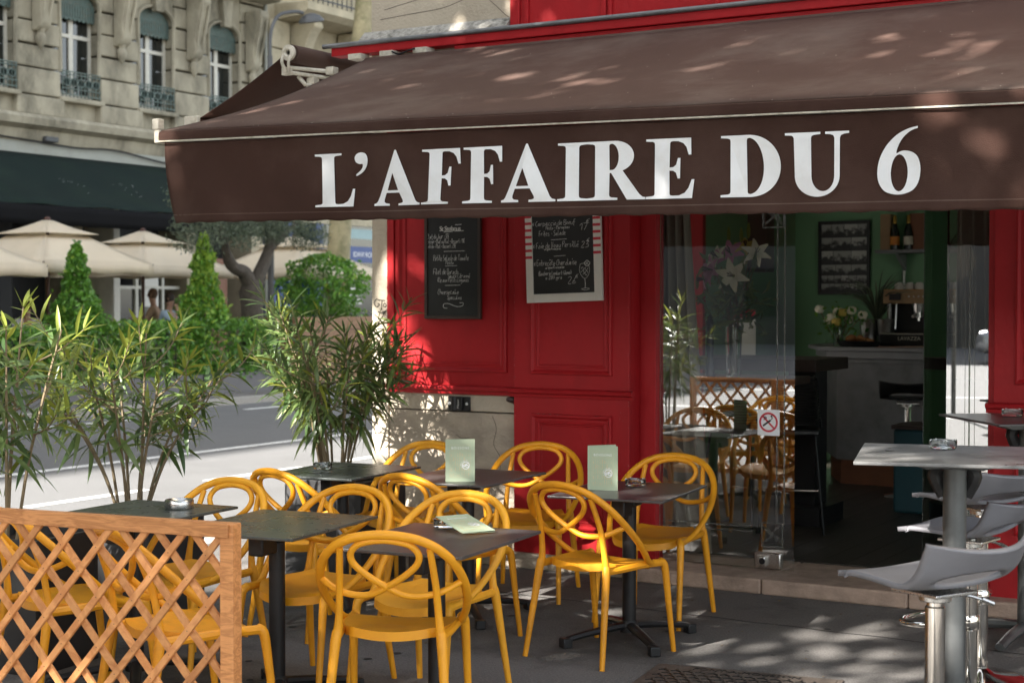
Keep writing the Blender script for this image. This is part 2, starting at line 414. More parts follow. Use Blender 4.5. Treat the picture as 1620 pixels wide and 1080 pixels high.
class MB:
    def __init__(s):
        s.v = []; s.f = []; s.mi = []
        s.cur = 0
    def add(s, vs, fs, mat=None):
        o = len(s.v)
        s.v += [tuple(v) for v in vs]
        s.f += [tuple(i + o for i in f) for f in fs]
        s.mi += [s.cur if mat is None else mat] * len(fs)
        return s
    def box(s, x0, x1, y0, y1, z0, z1, M4=None):
        vs = [V(x, y, z) for z in (z0, z1) for y in (y0, y1) for x in (x0, x1)]
        if M4 is not None: vs = [M4 @ v for v in vs]
        return s.add(vs, [(0, 2, 3, 1), (4, 5, 7, 6), (0, 1, 5, 4), (2, 6, 7, 3), (0, 4, 6, 2), (1, 3, 7, 5)])
    def bar(s, a, b, w, h, up=(0, 0, 1)):
        a = Vector(a); b = Vector(b); d = (b - a).normalized()
        u = Vector(up); sd = d.cross(u)
        if sd.length < 1e-4: sd = d.cross(V(1, 0, 0))
        sd.normalize(); u = sd.cross(d).normalized()
        vs = []
        for p in (a, b):
            for i, j in ((-1, -1), (1, -1), (1, 1), (-1, 1)):
                vs.append(p + sd * (i * w / 2) + u * (j * h / 2))
        return s.add(vs, [(0, 1, 2, 3), (7, 6, 5, 4), (0, 4, 5, 1), (1, 5, 6, 2), (2, 6, 7, 3), (3, 7, 4, 0)])
    def tube(s, path, r, n=10, caps=True, flat=1.0, closed=False):
        P = [Vector(p) for p in path]
        m = len(P)
        rr = r if isinstance(r, (list, tuple)) else [r] * m
        if len(rr) != m:
            rr = [rr[min(len(rr) - 1, int(i * (len(rr) - 1) / (m - 1)))] * (1 - ((i * (len(rr) - 1) / (m - 1)) % 1)) +
                  rr[min(len(rr) - 1, int(i * (len(rr) - 1) / (m - 1)) + 1)] * ((i * (len(rr) - 1) / (m - 1)) % 1) for i in range(m)]
        prev = None
        vs = []
        for i in range(m):
            if closed:
                t = (P[(i + 1) % m] - P[i - 1]).normalized()
            else:
                t = (P[min(i + 1, m - 1)] - P[max(i - 1, 0)]).normalized()
            if prev is None:
                a = V(0, 0, 1) if abs(t.z) < 0.9 else V(0, 1, 0)
                prev = (a - t * a.dot(t)).normalized()
            else:
                prev = (prev - t * prev.dot(t)).normalized()
            b = t.cross(prev)
            for k in range(n):
                an = 2 * PI * k / n
                vs.append(P[i] + prev * (math.cos(an) * rr[i] * flat) + b * (math.sin(an) * rr[i]))
        fs = []
        for i in range(m if closed else m - 1):
            i2 = (i + 1) % m
            for k in range(n):
                k2 = (k + 1) % n
                fs.append((i * n + k, i * n + k2, i2 * n + k2, i2 * n + k))
        if caps and not closed:
            fs.append(tuple(range(n - 1, -1, -1)))
            fs.append(tuple((m - 1) * n + k for k in range(n)))
        return s.add(vs, fs)
    def lathe(s, prof, n=20, c=(0, 0, 0), M4=None):
        vs = []
        m = len(prof)
        for r, z in prof:
            for k in range(n):
                a = 2 * PI * k / n
                p = V(c[0] + r * math.cos(a), c[1] + r * math.sin(a), c[2] + z)
                vs.append(M4 @ p if M4 is not None else p)
        fs = []
        for i in range(m - 1):
            for k in range(n):
                k2 = (k + 1) % n
                fs.append((i * n + k, i * n + k2, (i + 1) * n + k2, (i + 1) * n + k))
        if prof[0][0] > 1e-5: fs.append(tuple(range(n - 1, -1, -1)))
        if prof[-1][0] > 1e-5: fs.append(tuple((m - 1) * n + k for k in range(n)))
        return s.add(vs, fs)
    def grid(s, fn, nu, nv):
        vs = [fn(i / nu, j / nv) for j in range(nv + 1) for i in range(nu + 1)]
        fs = [(j * (nu + 1) + i, j * (nu + 1) + i + 1, (j + 1) * (nu + 1) + i + 1, (j + 1) * (nu + 1) + i) for j in range(nv) for i in range(nu)]
        return s.add(vs, fs)
    def prism(s, pts, d0, d1, ax='y'):
        """outline in 2-D, given thickness along an axis"""
        n = len(pts)
        def p3(p, d):
            return {'y': V(p[0], d, p[1]), 'x': V(d, p[0], p[1]), 'z': V(p[0], p[1], d)}[ax]
        vs = [p3(p, d0) for p in pts] + [p3(p, d1) for p in pts]
        fs = [tuple(range(n)), tuple(range(2 * n - 1, n - 1, -1))] + [(i, n + i, n + (i + 1) % n, (i + 1) % n) for i in range(n)]
        return s.add(vs, fs)
    def mesh(s, name, mats, smooth=40):
        me = bpy.data.meshes.new(name)
        me.from_pydata(s.v, [], s.f)
        for m in (mats if isinstance(mats, (list, tuple)) else [mats]): me.materials.append(m)
        if any(s.mi): me.polygons.foreach_set('material_index', s.mi)
        bm = bmesh.new(); bm.from_mesh(me)
        bmesh.ops.recalc_face_normals(bm, faces=bm.faces)
        bm.to_mesh(me); bm.free()
        if smooth:
            me.shade_smooth()
            me.set_sharp_from_angle(angle=R(smooth))
        me.update()
        return me
    def build(s, name, mats, parent=None, smooth=40, bevel=0, loc=None):
        return link(name, s.mesh(name, mats, smooth), parent, bevel, loc)

def link(name, me, parent=None, bevel=0, loc=None):
    o = bpy.data.objects.new(name, me)
    COL.objects.link(o)
    if parent is not None: o.parent = parent
    if loc is not None: o.location = loc
    if bevel:
        b = o.modifiers.new('bevel', 'BEVEL')
        b.width = bevel; b.segments = 2; b.limit_method = 'ANGLE'; b.angle_limit = R(40)
    return o

def tag(o, label, cat, group=None, kind=None):
    o['label'] = label; o['category'] = cat
    if group: o['group'] = group
    if kind: o['kind'] = kind
    return o

def thing(name, label, cat, loc=(0, 0, 0), rz=0, group=None):
    o = bpy.data.objects.new(name, None)
    o.empty_display_size = 0.1
    COL.objects.link(o)
    o.location = loc; o.rotation_euler = (0, 0, R(rz))
    return tag(o, label, cat, group)

KIDS = {}
def kids(o): return [c for c in bpy.data.objects if c.parent == o]
def copy_tree(o, parent=None, skip=()):
    c = o.copy(); COL.objects.link(c)
    if parent is not None: c.parent = parent
    for ch in kids(o): copy_tree(ch, c)
    return c

def struct(o):
    o['kind'] = 'structure'
    return o

def txt(body, size, ext=0.0006, align='CENTER', shear=0.0, space=1.0):
    cu = bpy.data.curves.new('text', 'FONT')
    cu.body = body; cu.size = size; cu.extrude = ext; cu.align_x = align; cu.shear = shear
    cu.space_character = space; cu.resolution_u = 3
    ob = bpy.data.objects.new('text', cu)
    me = bpy.data.meshes.new_from_object(ob)
    bpy.data.objects.remove(ob)
    bpy.data.curves.remove(cu)
    me.materials.clear()
    return me

def fill(polys, ext=0.001):
    """flat lettering with holes from closed outlines"""
    cu = bpy.data.curves.new('outline', 'CURVE')
    cu.dimensions = '2D'; cu.fill_mode = 'BOTH'; cu.extrude = ext
    for p in polys:
        sp = cu.splines.new('POLY')
        sp.points.add(len(p) - 1)
        for i, q in enumerate(p): sp.points[i].co = (q[0], q[1], 0, 1)
        sp.use_cyclic_u = True
    ob = bpy.data.objects.new('outline', cu)
    me = bpy.data.meshes.new_from_object(ob)
    bpy.data.objects.remove(ob)
    bpy.data.curves.remove(cu)
    return me

FRONT = Matrix(((1, 0, 0, 0), (0, 0, -1, 0), (0, 1, 0, 0), (0, 0, 0, 1)))   # text plane (x,y) -> (x,z), facing -Y

def put(name, me, mat, parent, M4):
    me.materials.append(mat)
    me.transform(M4)
    return link(name, me, parent)

# ------------------------------------------------------------------ handwriting (single-stroke letters, written as chalk ribbons)
HW = {
 'a': '34 25 14 03 12 23 35 32 42', 'b': '08 02 22 33 24 04', 'c': '35 15 03 12 32', 'd': '35 15 03 12 33 38 32', 'e': '03 34 25 15 03 12 32',
 'f': '38 28 17 10|05 35', 'g': '35 15 03 13 35 31 20 00', 'h': '08 02|04 25 34 32', 'i': '15 12|17 18', 'j': '25 21 10 00', 'k': '08 02|34 03 32',
 'l': '08 03 12 22', 'm': '05 02|04 15 22|23 35 42', 'n': '05 02|04 25 34 32', 'o': '25 03 12 33 25', 'p': '05 00|05 25 33 22 02', 'r': '05 02|03 15 35',
 's': '35 15 14 33 22 02', 't': '18 13 22 32|05 35', 'u': '05 03 12 33 35 32', 'v': '05 12 35', 'x': '05 32|35 02', 'y': '05 13|35 10 00', 'z': '05 35 02 32', 'q': '35 15 03 12 33 35 30',
 'P': '08 02|08 38 36 05', 'E': '38 08 02 32|05 25', 'T': '08 48|28 22', 'F': '38 08 02|05 25', 'S': '38 18 06 25 34 22 02', 'D': '08 02|08 28 35 22 02',
 'R': '08 02|08 38 36 05 32', 'C': '38 17 04 12 32', 'B': '08 02 32 34 05 36 38 08', 'L': '08 02 32', 'V': '08 12 38', 'J': '38 33 12 03', 'O': '28 05 12 35 28',
 'G': '38 17 04 12 33 35 25', 'N': '02 08 32 38',
 '1': '06 28 22', '2': '07 18 37 02 32', '3': '08 38 15 35 33 12 02', '6': '38 14 03 12 33 24 04', '7': '08 38 12', '8': '28 07 34 12 03 37 28', '9': '35 16 17 38 35 22', '0': '28 05 12 35 28',
 '+': '14 34|25 23', '-': '14 34', ':': '15 14|13 12', '*': '02 36|06 32|04 34', '.': '12 13', 'E-': '', '(': '28 05 22', ')': '08 25 02', '~': '04 15 24 35|02 13 22 33',
 'é': '03 34 25 15 03 12 32|17 38', 'ê': '03 34 25 15 03 12 32|07 18 27', 'ô': '25 03 12 33 25|07 18 37', 'ç': '35 15 03 12 32|22 20', 'euro': '38 17 04 12 32|05 25|04 24', 'œ': '25 03 12 33 25|33 44 35 25',
}
def hand(lines, width=0.0022):
    """lines: (text, x0, x1, baseline z, cap height): thin chalk ribbons in the local x-z plane facing -Y"""
    mb = MB()
    rnd = random.Random(5)
    for text, x0, x1, z0, h in lines:
        u = h / 6.0
        strokes = []
        cx = 0.0
        for c in text:
            if c == ' ':
                cx += 2.2; continue
            g = HW.get('euro' if c == '€' else c)
            if not g: continue
            wmax = 0
            jz = rnd.uniform(-.3, .3)
            for st in g.split('|'):
                pts = []
                for q in st.split():
                    gx, gy = int(q[0]), int(q[1]) - 2
                    wmax = max(wmax, gx)
                    pts.append((cx + gx + .12 * gy + rnd.uniform(-.15, .15), gy + jz + rnd.uniform(-.15, .15)))
                strokes.append(pts)
            cx += wmax + 1.1
        k = (x1 - x0) / max(cx - 1.0, 1)
        for pts in strokes:
            P = [(x0 + a * k, z0 + b * u) for a, b in pts]
            stroke(mb, cr(P, 3) if len(P) > 2 else P, width)
    return mb

def stroke(mb, pts, w, y0=-0.0004, y1=-0.0012):
    n = len(pts)
    L = []; Rr = []
    for i in range(n):
        a = pts[max(0, i - 1)]; b = pts[min(n - 1, i + 1)]
        dx, dz = b[0] - a[0], b[1] - a[1]
        d = math.hypot(dx, dz) or 1
        nx, nz = -dz / d * w / 2, dx / d * w / 2
        L.append((pts[i][0] + nx, pts[i][1] + nz)); Rr.append((pts[i][0] - nx, pts[i][1] - nz))
    vs = [V(p[0], y1, p[1]) for p in L] + [V(p[0], y1, p[1]) for p in Rr]
    mb.add(vs, [(i, i + 1, n + i + 1, n + i) for i in range(n - 1)])


def WB(mb, name, mats, t, **k):
    """part given in world metres under an unrotated thing"""
    return mb.build(name, mats, t, loc=-t.location, **k)

# ================================================================== SETTING: ground
mb = MB(); mb.add([V(-300, -300, -0.03), V(300, -300, -0.03), V(300, 300, -0.03), V(-300, 300, -0.03)], [(0, 1, 2, 3)])
road = struct(mb.build('road', roadm, smooth=0))
mb = MB(); mb.box(-7.2, 14, 1.5, 8.6, -0.3, 0.0); mb.box(-7.2, -6.0, 8.6, 60, -0.3, 0.0)
terrace = struct(mb.build('pavement', pave, smooth=0))
ks = MB().box(-0.1, 0.1, -0.495, 0.495, -0.3, 0.003).mesh('kerb_stone', kerbm, 0)
for i in range(24):
    link('kerb_stone', ks, terrace, loc=(-7.3, 2.0 + i, 0))
for i in range(20):
    o = link('kerb_stone', ks, terrace, loc=(-6.7 + i, 1.4, 0)); o.rotation_euler.z = PI / 2
mb = MB(); mb.box(-60, -17.15, -5, 90, -0.3, 0.075)
farpave = struct(mb.build('far_pavement', pave, smooth=0))
for i in range(30):
    link('kerb_stone', ks, farpave, loc=(-17.05, 6.0 + i, 0.075))
mb = MB()
def paint(x0, x1, y0, y1): mb.box(x0, x1, y0, y1, -0.0295, -0.026)
paint(-11.98, -11.84, -3, 60)
for k in range(8): paint(-16.1, -15.98, 8 + k * 5.5, 11 + k * 5.5)
for k in range(12): paint(-9.98, -9.86, 4.6 + k * 2.2, 6.0 + k * 2.2)
for k in range(10): paint(-30 + k * 6, -27 + k * 6, -6.1, -5.95)
paint(-40, 40, -11.2, -11.05)
struct(mb.build('road_marking', linem, smooth=0))

# seam in the asphalt and scattered litter
sm = MB()
stroke(sm, cr([(-6.0 + .12 * k, 7.66 - .035 * k * .12 + .008 * math.sin(k * 1.7)) for k in range(52)], 2), 0.012, 0, 0)
sm.v = [(v[0], v[2], 0.003) for v in sm.v]
o = sm.build('pavement_seam', M('tar_seam', (0.03, 0.028, 0.026), 0.9, 0.3, 40), terrace, smooth=0)
lt_ = MB(); rl = random.Random(14)
for k in range(420):
    x, y_ = rl.uniform(-6.6, 0.5), rl.uniform(3.9, 8.25); s_ = rl.uniform(.003, .009) * (2.2 if rl.random() < .08 else 1)
    a = rl.uniform(0, 6.28)
    lt_.add([V(x + s_ * math.cos(a), y_ + s_ * math.sin(a), .004), V(x + s_ * .6 * math.cos(a + 1.6), y_ + s_ * .6 * math.sin(a + 1.6), .004 + s_ * .4), V(x - s_ * math.cos(a), y_ - s_ * math.sin(a), .004), V(x + s_ * .6 * math.cos(a - 1.6), y_ + s_ * .6 * math.sin(a - 1.6), .004 + s_ * .3)], [(0, 1, 2), (0, 2, 3)])
o = lt_.build('fallen_litter', M('dry_litter', (0.20, 0.15, 0.09), 0.9, 0.6, 3), smooth=0)
tag(o, 'dry leaf crumbs and grit scattered over the terrace asphalt', 'litter', kind='stuff')
gm = MB()
for k in range(60):
    x, y_, r0 = rl.uniform(-6.5, 0), rl.uniform(4, 8.2), rl.uniform(.012, .028)
    gm.add([V(x + r0 * rl.uniform(.7, 1.1) * math.cos(q * .785), y_ + r0 * rl.uniform(.7, 1.1) * math.sin(q * .785), .0025) for q in range(8)], [tuple(range(8))])
o = gm.build('gum_spot', M('old_gum', (0.035, 0.033, 0.031), 0.8, 0.4, 20), terrace, smooth=0); o['kind'] = 'stuff'

# rectangular cast-iron cover with raised three-armed pattern
mc = thing('manhole_cover', 'rectangular cast iron cover with raised three armed pattern set in the terrace asphalt', 'manhole cover', (-2.55, 6.1, 0.002), 8)
MB().box(-0.42, 0.42, -0.55, 0.42, -0.02, 0.004).build('frame', iron, mc)
pl = MB(); dk = MB()
pl.box(-0.395, 0.395, -0.53, 0.395, 0.0041, 0.007)
pl.build('plate', iron, mc)
r3 = 0.034
for j in range(18):
    for i in range(14):
        x = -0.36 + i * 0.056 + (0.028 if j % 2 else 0); y = -0.5 + j * 0.05
        if x > 0.37 or y > 0.33: continue
        for a in (90, 210, 330):
            dk.bar((x, y, 0.0075), (x + math.cos(R(a)) * 0.025, y + math.sin(R(a)) * 0.025, 0.0075), 0.008, 0.004)
o = dk.build('raised_pattern', blackbit, mc); o['kind'] = 'stuff'
put('lettering', txt('PONT-A-MOUSSON', 0.055, 0.001), blackbit, mc, Matrix.Translation((0, 0.345, 0.0085)))

# ================================================================== the cafe building
cafe = thing('cafe_building', 'corner building with cream rendered wall above the red timber cafe front', 'building', (-6.0, 8.5, 0))
w = MB()
w.box(-6.05, -5.925, 8.45, 8.85, 0.0, 3.30)            # rendered corner strip
w.box(-5.925, -4.15, 8.50, 8.85, 1.0, 3.30)            # backing behind the red boards
w.box(-4.0, 6, 8.62, 8.85, 2.85, 3.30)
w.box(-1.95, 0.2, 8.52, 8.85, 0.0, 2.85); w.box(0.2, 6, 8.52, 8.85, 0.0, 0.6); w.box(5.6, 6, 8.52, 8.85, 0.6, 2.85)  # opening left out of view so daylight reaches the bar
WB(w, 'wall', stone, cafe, smooth=0)
w = MB(); w.box(-5.9249, -4.93, 8.47, 8.85, 0.955, 1.07); WB(w, 'stone_course', stone, cafe, smooth=0, bevel=0.004)
w = MB(); w.box(-5.9249, -4.93, 8.465, 8.85, 0.10, 0.947); WB(w, 'lower_wall', stone_lo, cafe, smooth=0, bevel=0.004)
w = MB(); w.box(-6.06, -4.13, 8.37, 8.85, 0.0, 0.095); WB(w, 'plinth', stone_lo, cafe, smooth=0, bevel=0.01)
w = MB(); w.box(-6.05, -4.97, 8.45, 20, 3.42, 12); w.box(-4.97, 8, 8.47, 20, 3.30, 12); WB(w, 'upper_wall', stone, cafe, smooth=0)
w = MB()
w.box(-6.05, -5.75, 8.85, 9.3, 0, 3.3); w.box(-6.05, -5.75, 13.1, 20, 0, 3.3)
w.box(-6.05, -5.75, 9.3, 13.1, 0, 0.4); w.box(-6.05, -5.75, 9.3, 13.1, 2.95, 3.3)  # wide unseen side opening, added to light the bar room
WB(w, 'side_wall', stone, cafe, smooth=0)
w = MB()
w.prism([(8.35, 3.345), (8.45, 3.36), (8.45, 3.425), (8.44, 3.425)], -6.10, -4.975, 'x')
WB(w, 'ledge', sillstone, cafe, smooth=0)
# crack lines in the render: recessed dark hairlines
w = MB()
for pts in ([(-5.98, 3.50), (-5.75, 3.515), (-5.5, 3.53), (-5.35, 3.565), (-5.22, 3.60), (-5.12, 3.53), (-5.03, 3.45), (-5.0, 3.43)],
            [(-5.95, 3.56), (-5.7, 3.60), (-5.45, 3.63), (-5.2, 3.68)]):
    stroke(w, cr(pts, 4), 0.004, 0, 8.4485)
for pts in ([(-5.13, 0.93), (-5.10, 0.85), (-5.12, 0.75), (-5.07, 0.66), (-5.09, 0.5)], [(-5.4, 0.8), (-5.36, 0.78), (-5.3, 0.785)]):
    stroke(w, cr(pts, 4), 0.004, 0, 8.4635)
WB(w, 'crack', M('crack_dark', (0.10, 0.085, 0.07), 0.95, 0.4, 40), cafe, smooth=0)
# pencil-like scrawl on the corner
sc = MB()
for pts in ([(0.045, 0.06), (0.02, 0.07), (0.0, 0.045), (0.02, 0.02), (0.045, 0.035), (0.03, 0.04)], [(0.04, 0.065), (0.09, 0.06)], [(0.065, 0.062), (0.06, 0.0)],
            [(0.085, 0.045), (0.075, 0.03), (0.085, 0.018), (0.1, 0.03), (0.085, 0.045)], [(0.11, 0.02), (0.112, 0.055), (0.135, 0.02), (0.138, 0.06)], [(0.03, -0.01), (0.06, -0.02), (0.1, -0.005), (0.07, -0.03)]):
    stroke(sc, cr([(a - 6.035, b + 1.60) for a, b in pts], 3), 0.006, 0, 8.4485)
WB(sc, 'graffiti_tag', blackbit, cafe, smooth=0)
# zinc gutter lip and red soffit boards over the awning
g = MB(); g.tube([(-6.36, 8.335, 3.338), (6, 8.335, 3.338)], 0.016, 10); WB(g, 'gutter', zinc, cafe)
g = MB(); g.box(-6.3, 6, 8.34, 8.449, 3.27, 3.325); g.box(-5.35, 6, 8.36, 8.449, 3.20, 3.268); WB(g, 'soffit_board', red, cafe, smooth=0, bevel=0.006)

def ring(mb, x0, x1, z0, z1, y, prof, ax='x'):
    """mitred moulding frame: prof = [(inset, proud)]"""
    loops = []
    for ins, pr in prof:
        loops.append([V(x0 + ins, y - pr, z0 + ins), V(x1 - ins, y - pr, z0 + ins), V(x1 - ins, y - pr, z1 - ins), V(x0 + ins, y - pr, z1 - ins)])
    vs = [p for L in loops for p in L]
    fs = []
    for i in range(len(loops) - 1):
        for k in range(4):
            k2 = (k + 1) % 4
            fs.append((i * 4 + k, i * 4 + k2, (i + 1) * 4 + k2, (i + 1) * 4 + k))
    mb.add(vs, fs)
PROF = [(0, 0.0005), (0.004, 0.016), (0.016, 0.020), (0.024, 0.013), (0.030, 0.006), (0.044, 0.006), (0.050, 0.011), (0.058, 0.009), (0.064, 0.0006)]

front = thing('red_shopfront', 'red painted timber cafe front with moulded panels left of the glass door', 'shopfront', (-5.0, 8.45, 0))
b = MB(); b.box(-5.925, -4.935, 8.455, 8.50, 1.06, 3.19); WB(b, 'panel_board', red, front, smooth=0, bevel=0.002)
b = MB(); b.box(-5.925, -5.87, 8.440, 8.4549, 1.07, 3.19); b.box(-4.995, -4.9355, 8.448, 8.4549, 1.07, 3.19)
WB(b, 'batten', red, front, smooth=0, bevel=0.004)
b = MB(); ring(b, -5.84, -5.01, 1.205, 3.1, 8.455, PROF); WB(b, 'moulding', red, front, smooth=25)
b = MB(); b.box(-4.935, -4.135, 8.40, 8.56, 0.096, 3.19); WB(b, 'pilaster', red, front, smooth=0, bevel=0.004)
b = MB(); ring(b, -4.815, -4.245, 1.205, 3.1, 8.40, PROF); WB(b, 'moulding', red, front, smooth=25)
b = MB(); ring(b, -4.81, -4.245, 0.26, 0.965, 8.40, PROF); WB(b, 'moulding', red, front, smooth=25)
b = MB(); ring(b, -4.735, -4.315, 0.33, 0.895, 8.40, [(0, .0006), (.003, .004), (.006, .0006)]); WB(b, 'field_line', red, front, smooth=0)
b = MB(); b.box(-4.1349, -4.03, 8.545, 8.66, 0.096, 3.19); WB(b, 'door_jamb', red, front, smooth=0, bevel=0.004)
for (x0, x1, y) in ((-5.93, -4.955, 8.455), (-4.96, -4.105, 8.40)):
    b = MB()
    b.prism([(y, 1.062), (y - 0.012, 1.064), (y - 0.016, 1.082), (y - 0.036, 1.092), (y - 0.040, 1.106), (y - 0.034, 1.114), (y, 1.120)], x0, x1, 'x')
    WB(b, 'belt_moulding', red, front, smooth=30)
chip = MB(); rc = random.Random(19)
for k in range(70):
    q = rc.random()
    if q < .45: x, z, y_ = -4.934 + abs(rc.gauss(0, .004)), rc.uniform(.12, 2.2), 8.3994
    elif q < .6: x, z, y_ = rc.uniform(-4.9, -4.15), .965 - abs(rc.gauss(0, .008)), 8.3785
    elif q < .75: x, z, y_ = -4.139 - abs(rc.gauss(0, .003)), rc.uniform(.12, 1.9), 8.3994
    else: x, z, y_ = rc.uniform(-4.92, -4.14), rc.uniform(.12, 1.0), 8.3994
    a_, b_ = rc.uniform(.0012, .004), rc.uniform(.002, .009)
    chip.add([V(x - a_, y_, z), V(x, y_, z - b_), V(x + a_, y_, z + b_ * .3), V(x + a_ * .2, y_, z + b_)], [(0, 1, 2, 3)])
for k in range(26):
    x, z = -5.925 + abs(rc.gauss(0, .003)), rc.uniform(1.1, 2.2)
    chip.add([V(x - .003, 8.4394, z), V(x, 8.4394, z - .01), V(x + .004, 8.4394, z + .002), V(x, 8.4394, z + .012)], [(0, 1, 2, 3)])
o = WB(chip, 'paint_chip', redchip, front, smooth=0); o['kind'] = 'stuff'
# right pillar
pil = thing('red_pillar', 'red painted timber pillar with belt moulding right of the glass door', 'pillar', (-1.5, 8.45, 0))
b = MB(); b.box(-2.01, -0.8, 8.45, 8.52, 0.05, 3.19); WB(b, 'board', red, pil, smooth=0, bevel=0.004)
b = MB(); b.box(-2.045, -2.011, 8.48, 8.62, 0.05, 3.19); WB(b, 'jamb', red, pil, smooth=0, bevel=0.003)
b = MB(); ring(b, -1.90, -0.9, 1.215, 3.1, 8.45, PROF); WB(b, 'moulding', red, pil, smooth=25)
b = MB(); ring(b, -1.90, -0.9, 0.42, 0.975, 8.45, PROF); WB(b, 'moulding', red, pil, smooth=25)
y = 8.45
b = MB(); b.prism([(y, 1.062), (y - 0.012, 1.064), (y - 0.016, 1.082), (y - 0.036, 1.092), (y - 0.040, 1.106), (y - 0.034, 1.114), (y, 1.120)], -2.045, -0.8, 'x'); WB(b, 'belt_moulding', red, pil, smooth=30)
b = MB(); b.box(-2.02, -0.8, 8.435, 8.4499, 0.05, 0.30); WB(b, 'skirting', red, pil, smooth=0, bevel=0.004)
# fascia above the awning
fas = thing('red_fascia', 'red painted upper fascia panels above the awning', 'shop fascia', (-3, 8.4, 3.4))
b = MB(); b.box(-4.968, 6, 8.425, 8.468, 3.345, 4.6); WB(b, 'board', red, fas, smooth=0, bevel=0.003)
for x0, x1 in ((-4.967, -4.90), (-4.865, -4.838), (-4.335, -4.30), (-4.285, -4.262), (-3.6, -3.57)):
    b = MB(); b.box(x0, x1, 8.405, 8.4249, 3.347, 4.6); WB(b, 'batten', red, fas, smooth=0, bevel=0.005)

# threshold step, door panes
st = thing('threshold_step', 'worn pinkish stone step under the glass doors', 'step', (-3.0, 8.5, 0))
for x0, x1 in ((-4.13, -3.26), (-3.256, -2.42), (-2.416, -1.6)):
    b = MB(); b.box(x0, x1, 8.30, 8.98, 0.0, 0.088); WB(b, 'stone_slab', threshold_m, st, smooth=0, bevel=0.012)

pane_clear = panemat('plain_glass_edge', (0.96, 0.97, 0.96), 0.0)
def glass_box(x0, x1, z0, z1):
    m = MB().box(x0, x1, 0, 0.010, z0, z1)
    m.mi = [0 if i == 2 else 1 for i in range(6)]      # the outer face carries the reflecting coat
    return m
def pane(name, label, x0, x1, y, z0, z1, mat, M4=None, art=True, group=None):
    t = thing(name, label, 'glass door' if 'door' in name else 'window', (x0, y, 0), 0, group)
    w_ = x1 - x0
    glass_box(0, w_, z0, z1).build('glass', [mat, pane_clear], t, smooth=0)
    return t
leaf1 = pane('glass_door', 'closed frameless glass door leaf with a no smoking sticker and etched border', -4.028, -3.172, 8.60, 0.095, 2.84, pane_m)
e = MB()
for xx in (0.745, 0.79):
    e.box(xx, xx + 0.008, -0.0012, -0.0004, 0.36, 2.25)
e.box(0.06, 0.60, -0.0012, -0.0004, 0.300, 0.308); e.box(0.06, 0.60, -0.0012, -0.0004, 0.330, 0.338)
def corner_art(e, x, z, s):
    e.box(x, x + s, -0.0012, -0.0004, z, z + 0.008); e.box(x, x + s, -0.0012, -0.0004, z + s, z + s + 0.008)
    e.box(x, x + 0.008, -0.0012, -0.0004, z + 0.008, z + s); e.box(x + s - 0.008, x + s, -0.0012, -0.0004, z + 0.008, z + s)
    stroke(e, [(x + 0.01, z + s - 0.02), (x + s - 0.01, z + 0.02)], 0.014)
    stroke(e, cr([(x + 0.01, z + 0.02), (x + s * .45, z + s * .45), (x + s * .6, z + s * .75), (x + s - .02, z + s - .01)], 5), 0.012)
    stroke(e, cr([(x + s * .3, z + s - .01), (x + s * .45, z + s * .6), (x + s - .02, z + s * .4)], 5), 0.010)
corner_art(e, 0.655, 0.225, 0.135)
corner_art(e, 0.655, 2.08, 0.135)
e.build('etched_border', etch, leaf1, smooth=0)
h = MB(); h.box(0.62, 0.78, -0.022, 0.034, 0.10, 0.19); h.box(0.64, 0.70, -0.06, -0.0221, 0.115, 0.175)
h.build('pivot_clamp', steel, leaf1, bevel=0.006)
h = MB(); h.lathe([(0.0, -0.004), (0.018, -0.004), (0.018, 0.004), (0.0, 0.004)], 14, M4=Matrix.Translation((0.685, -0.0635, 0.148)) @ Matrix.Rotation(PI / 2, 4, 'X'))
h.build('lock_cylinder', blackbit, leaf1)
ns = MB(); ns.box(0.63, 0.765, -0.0022, -0.0006, 0.875, 1.025)
sg = ns.build('no_smoking_sticker', white_print, leaf1, smooth=0)
ringm = MB()
def disc_ring(mb, cx, cz, r0, r1, y, n=28):
    vs = []
    for rr in (r0, r1):
        for k in range(n):
            a = 2 * PI * k / n; vs.append(V(cx + rr * math.cos(a), y, cz + rr * math.sin(a)))
    mb.add(vs, [(k, (k + 1) % n, n + (k + 1) % n, n + k) for k in range(n)])
disc_ring(ringm, 0.6975, 0.952, 0.046, 0.058, -0.0030)
stroke(ringm, [(0.661, 0.988), (0.735, 0.914)], 0.011, 0, -0.0030)
ringm.build('prohibition_ring', stripe_red, sg, smooth=0)
cg = MB(); stroke(cg, [(0.664, 0.93), (0.712, 0.965)], 0.011, 0, -0.0036); stroke(cg, cr([(0.715, 0.968), (0.722, 0.98), (0.712, 0.988), (0.728, 0.993)], 3), 0.006, 0, -0.0036)
stroke(cg, cr([(0.668, 0.965), (0.678, 0.975), (0.67, 0.983), (0.685, 0.98), (0.682, 0.97)], 3), 0.005, 0, -0.0036)
cg.build('cigarette_symbol', blackbit, sg, smooth=0)

leaf2 = thing('open_glass_door', 'glass door leaf swung open into the bar, seen nearly edge on', 'glass door', (-2.30, 8.61, 0), 0)
glass_box(-0.86, 0, 0.1, 2.84).build('glass', [pane_m, pane_clear], leaf2, smooth=0)
h = MB(); h.box(-0.864, -0.8605, -0.002, 0.012, 0.1, 2.84); h.build('edge_strip', etch, leaf2, smooth=0)
leaf2.rotation_euler.z = R(-66)
side = pane('side_window', 'narrow fixed glass pane beside the red pillar with etched lines', -2.292, -2.050, 8.572, 0.095, 2.84, pane_side)
e = MB()
for xx, w_ in ((0.098, 0.003), (0.118, 0.009), (0.149, 0.003)): e.box(xx, xx + w_, -0.0012, -0.0004, 0.1, 1.95)
e.build('etched_border', etch, side, smooth=0)
side.rotation_euler.z = R(5)

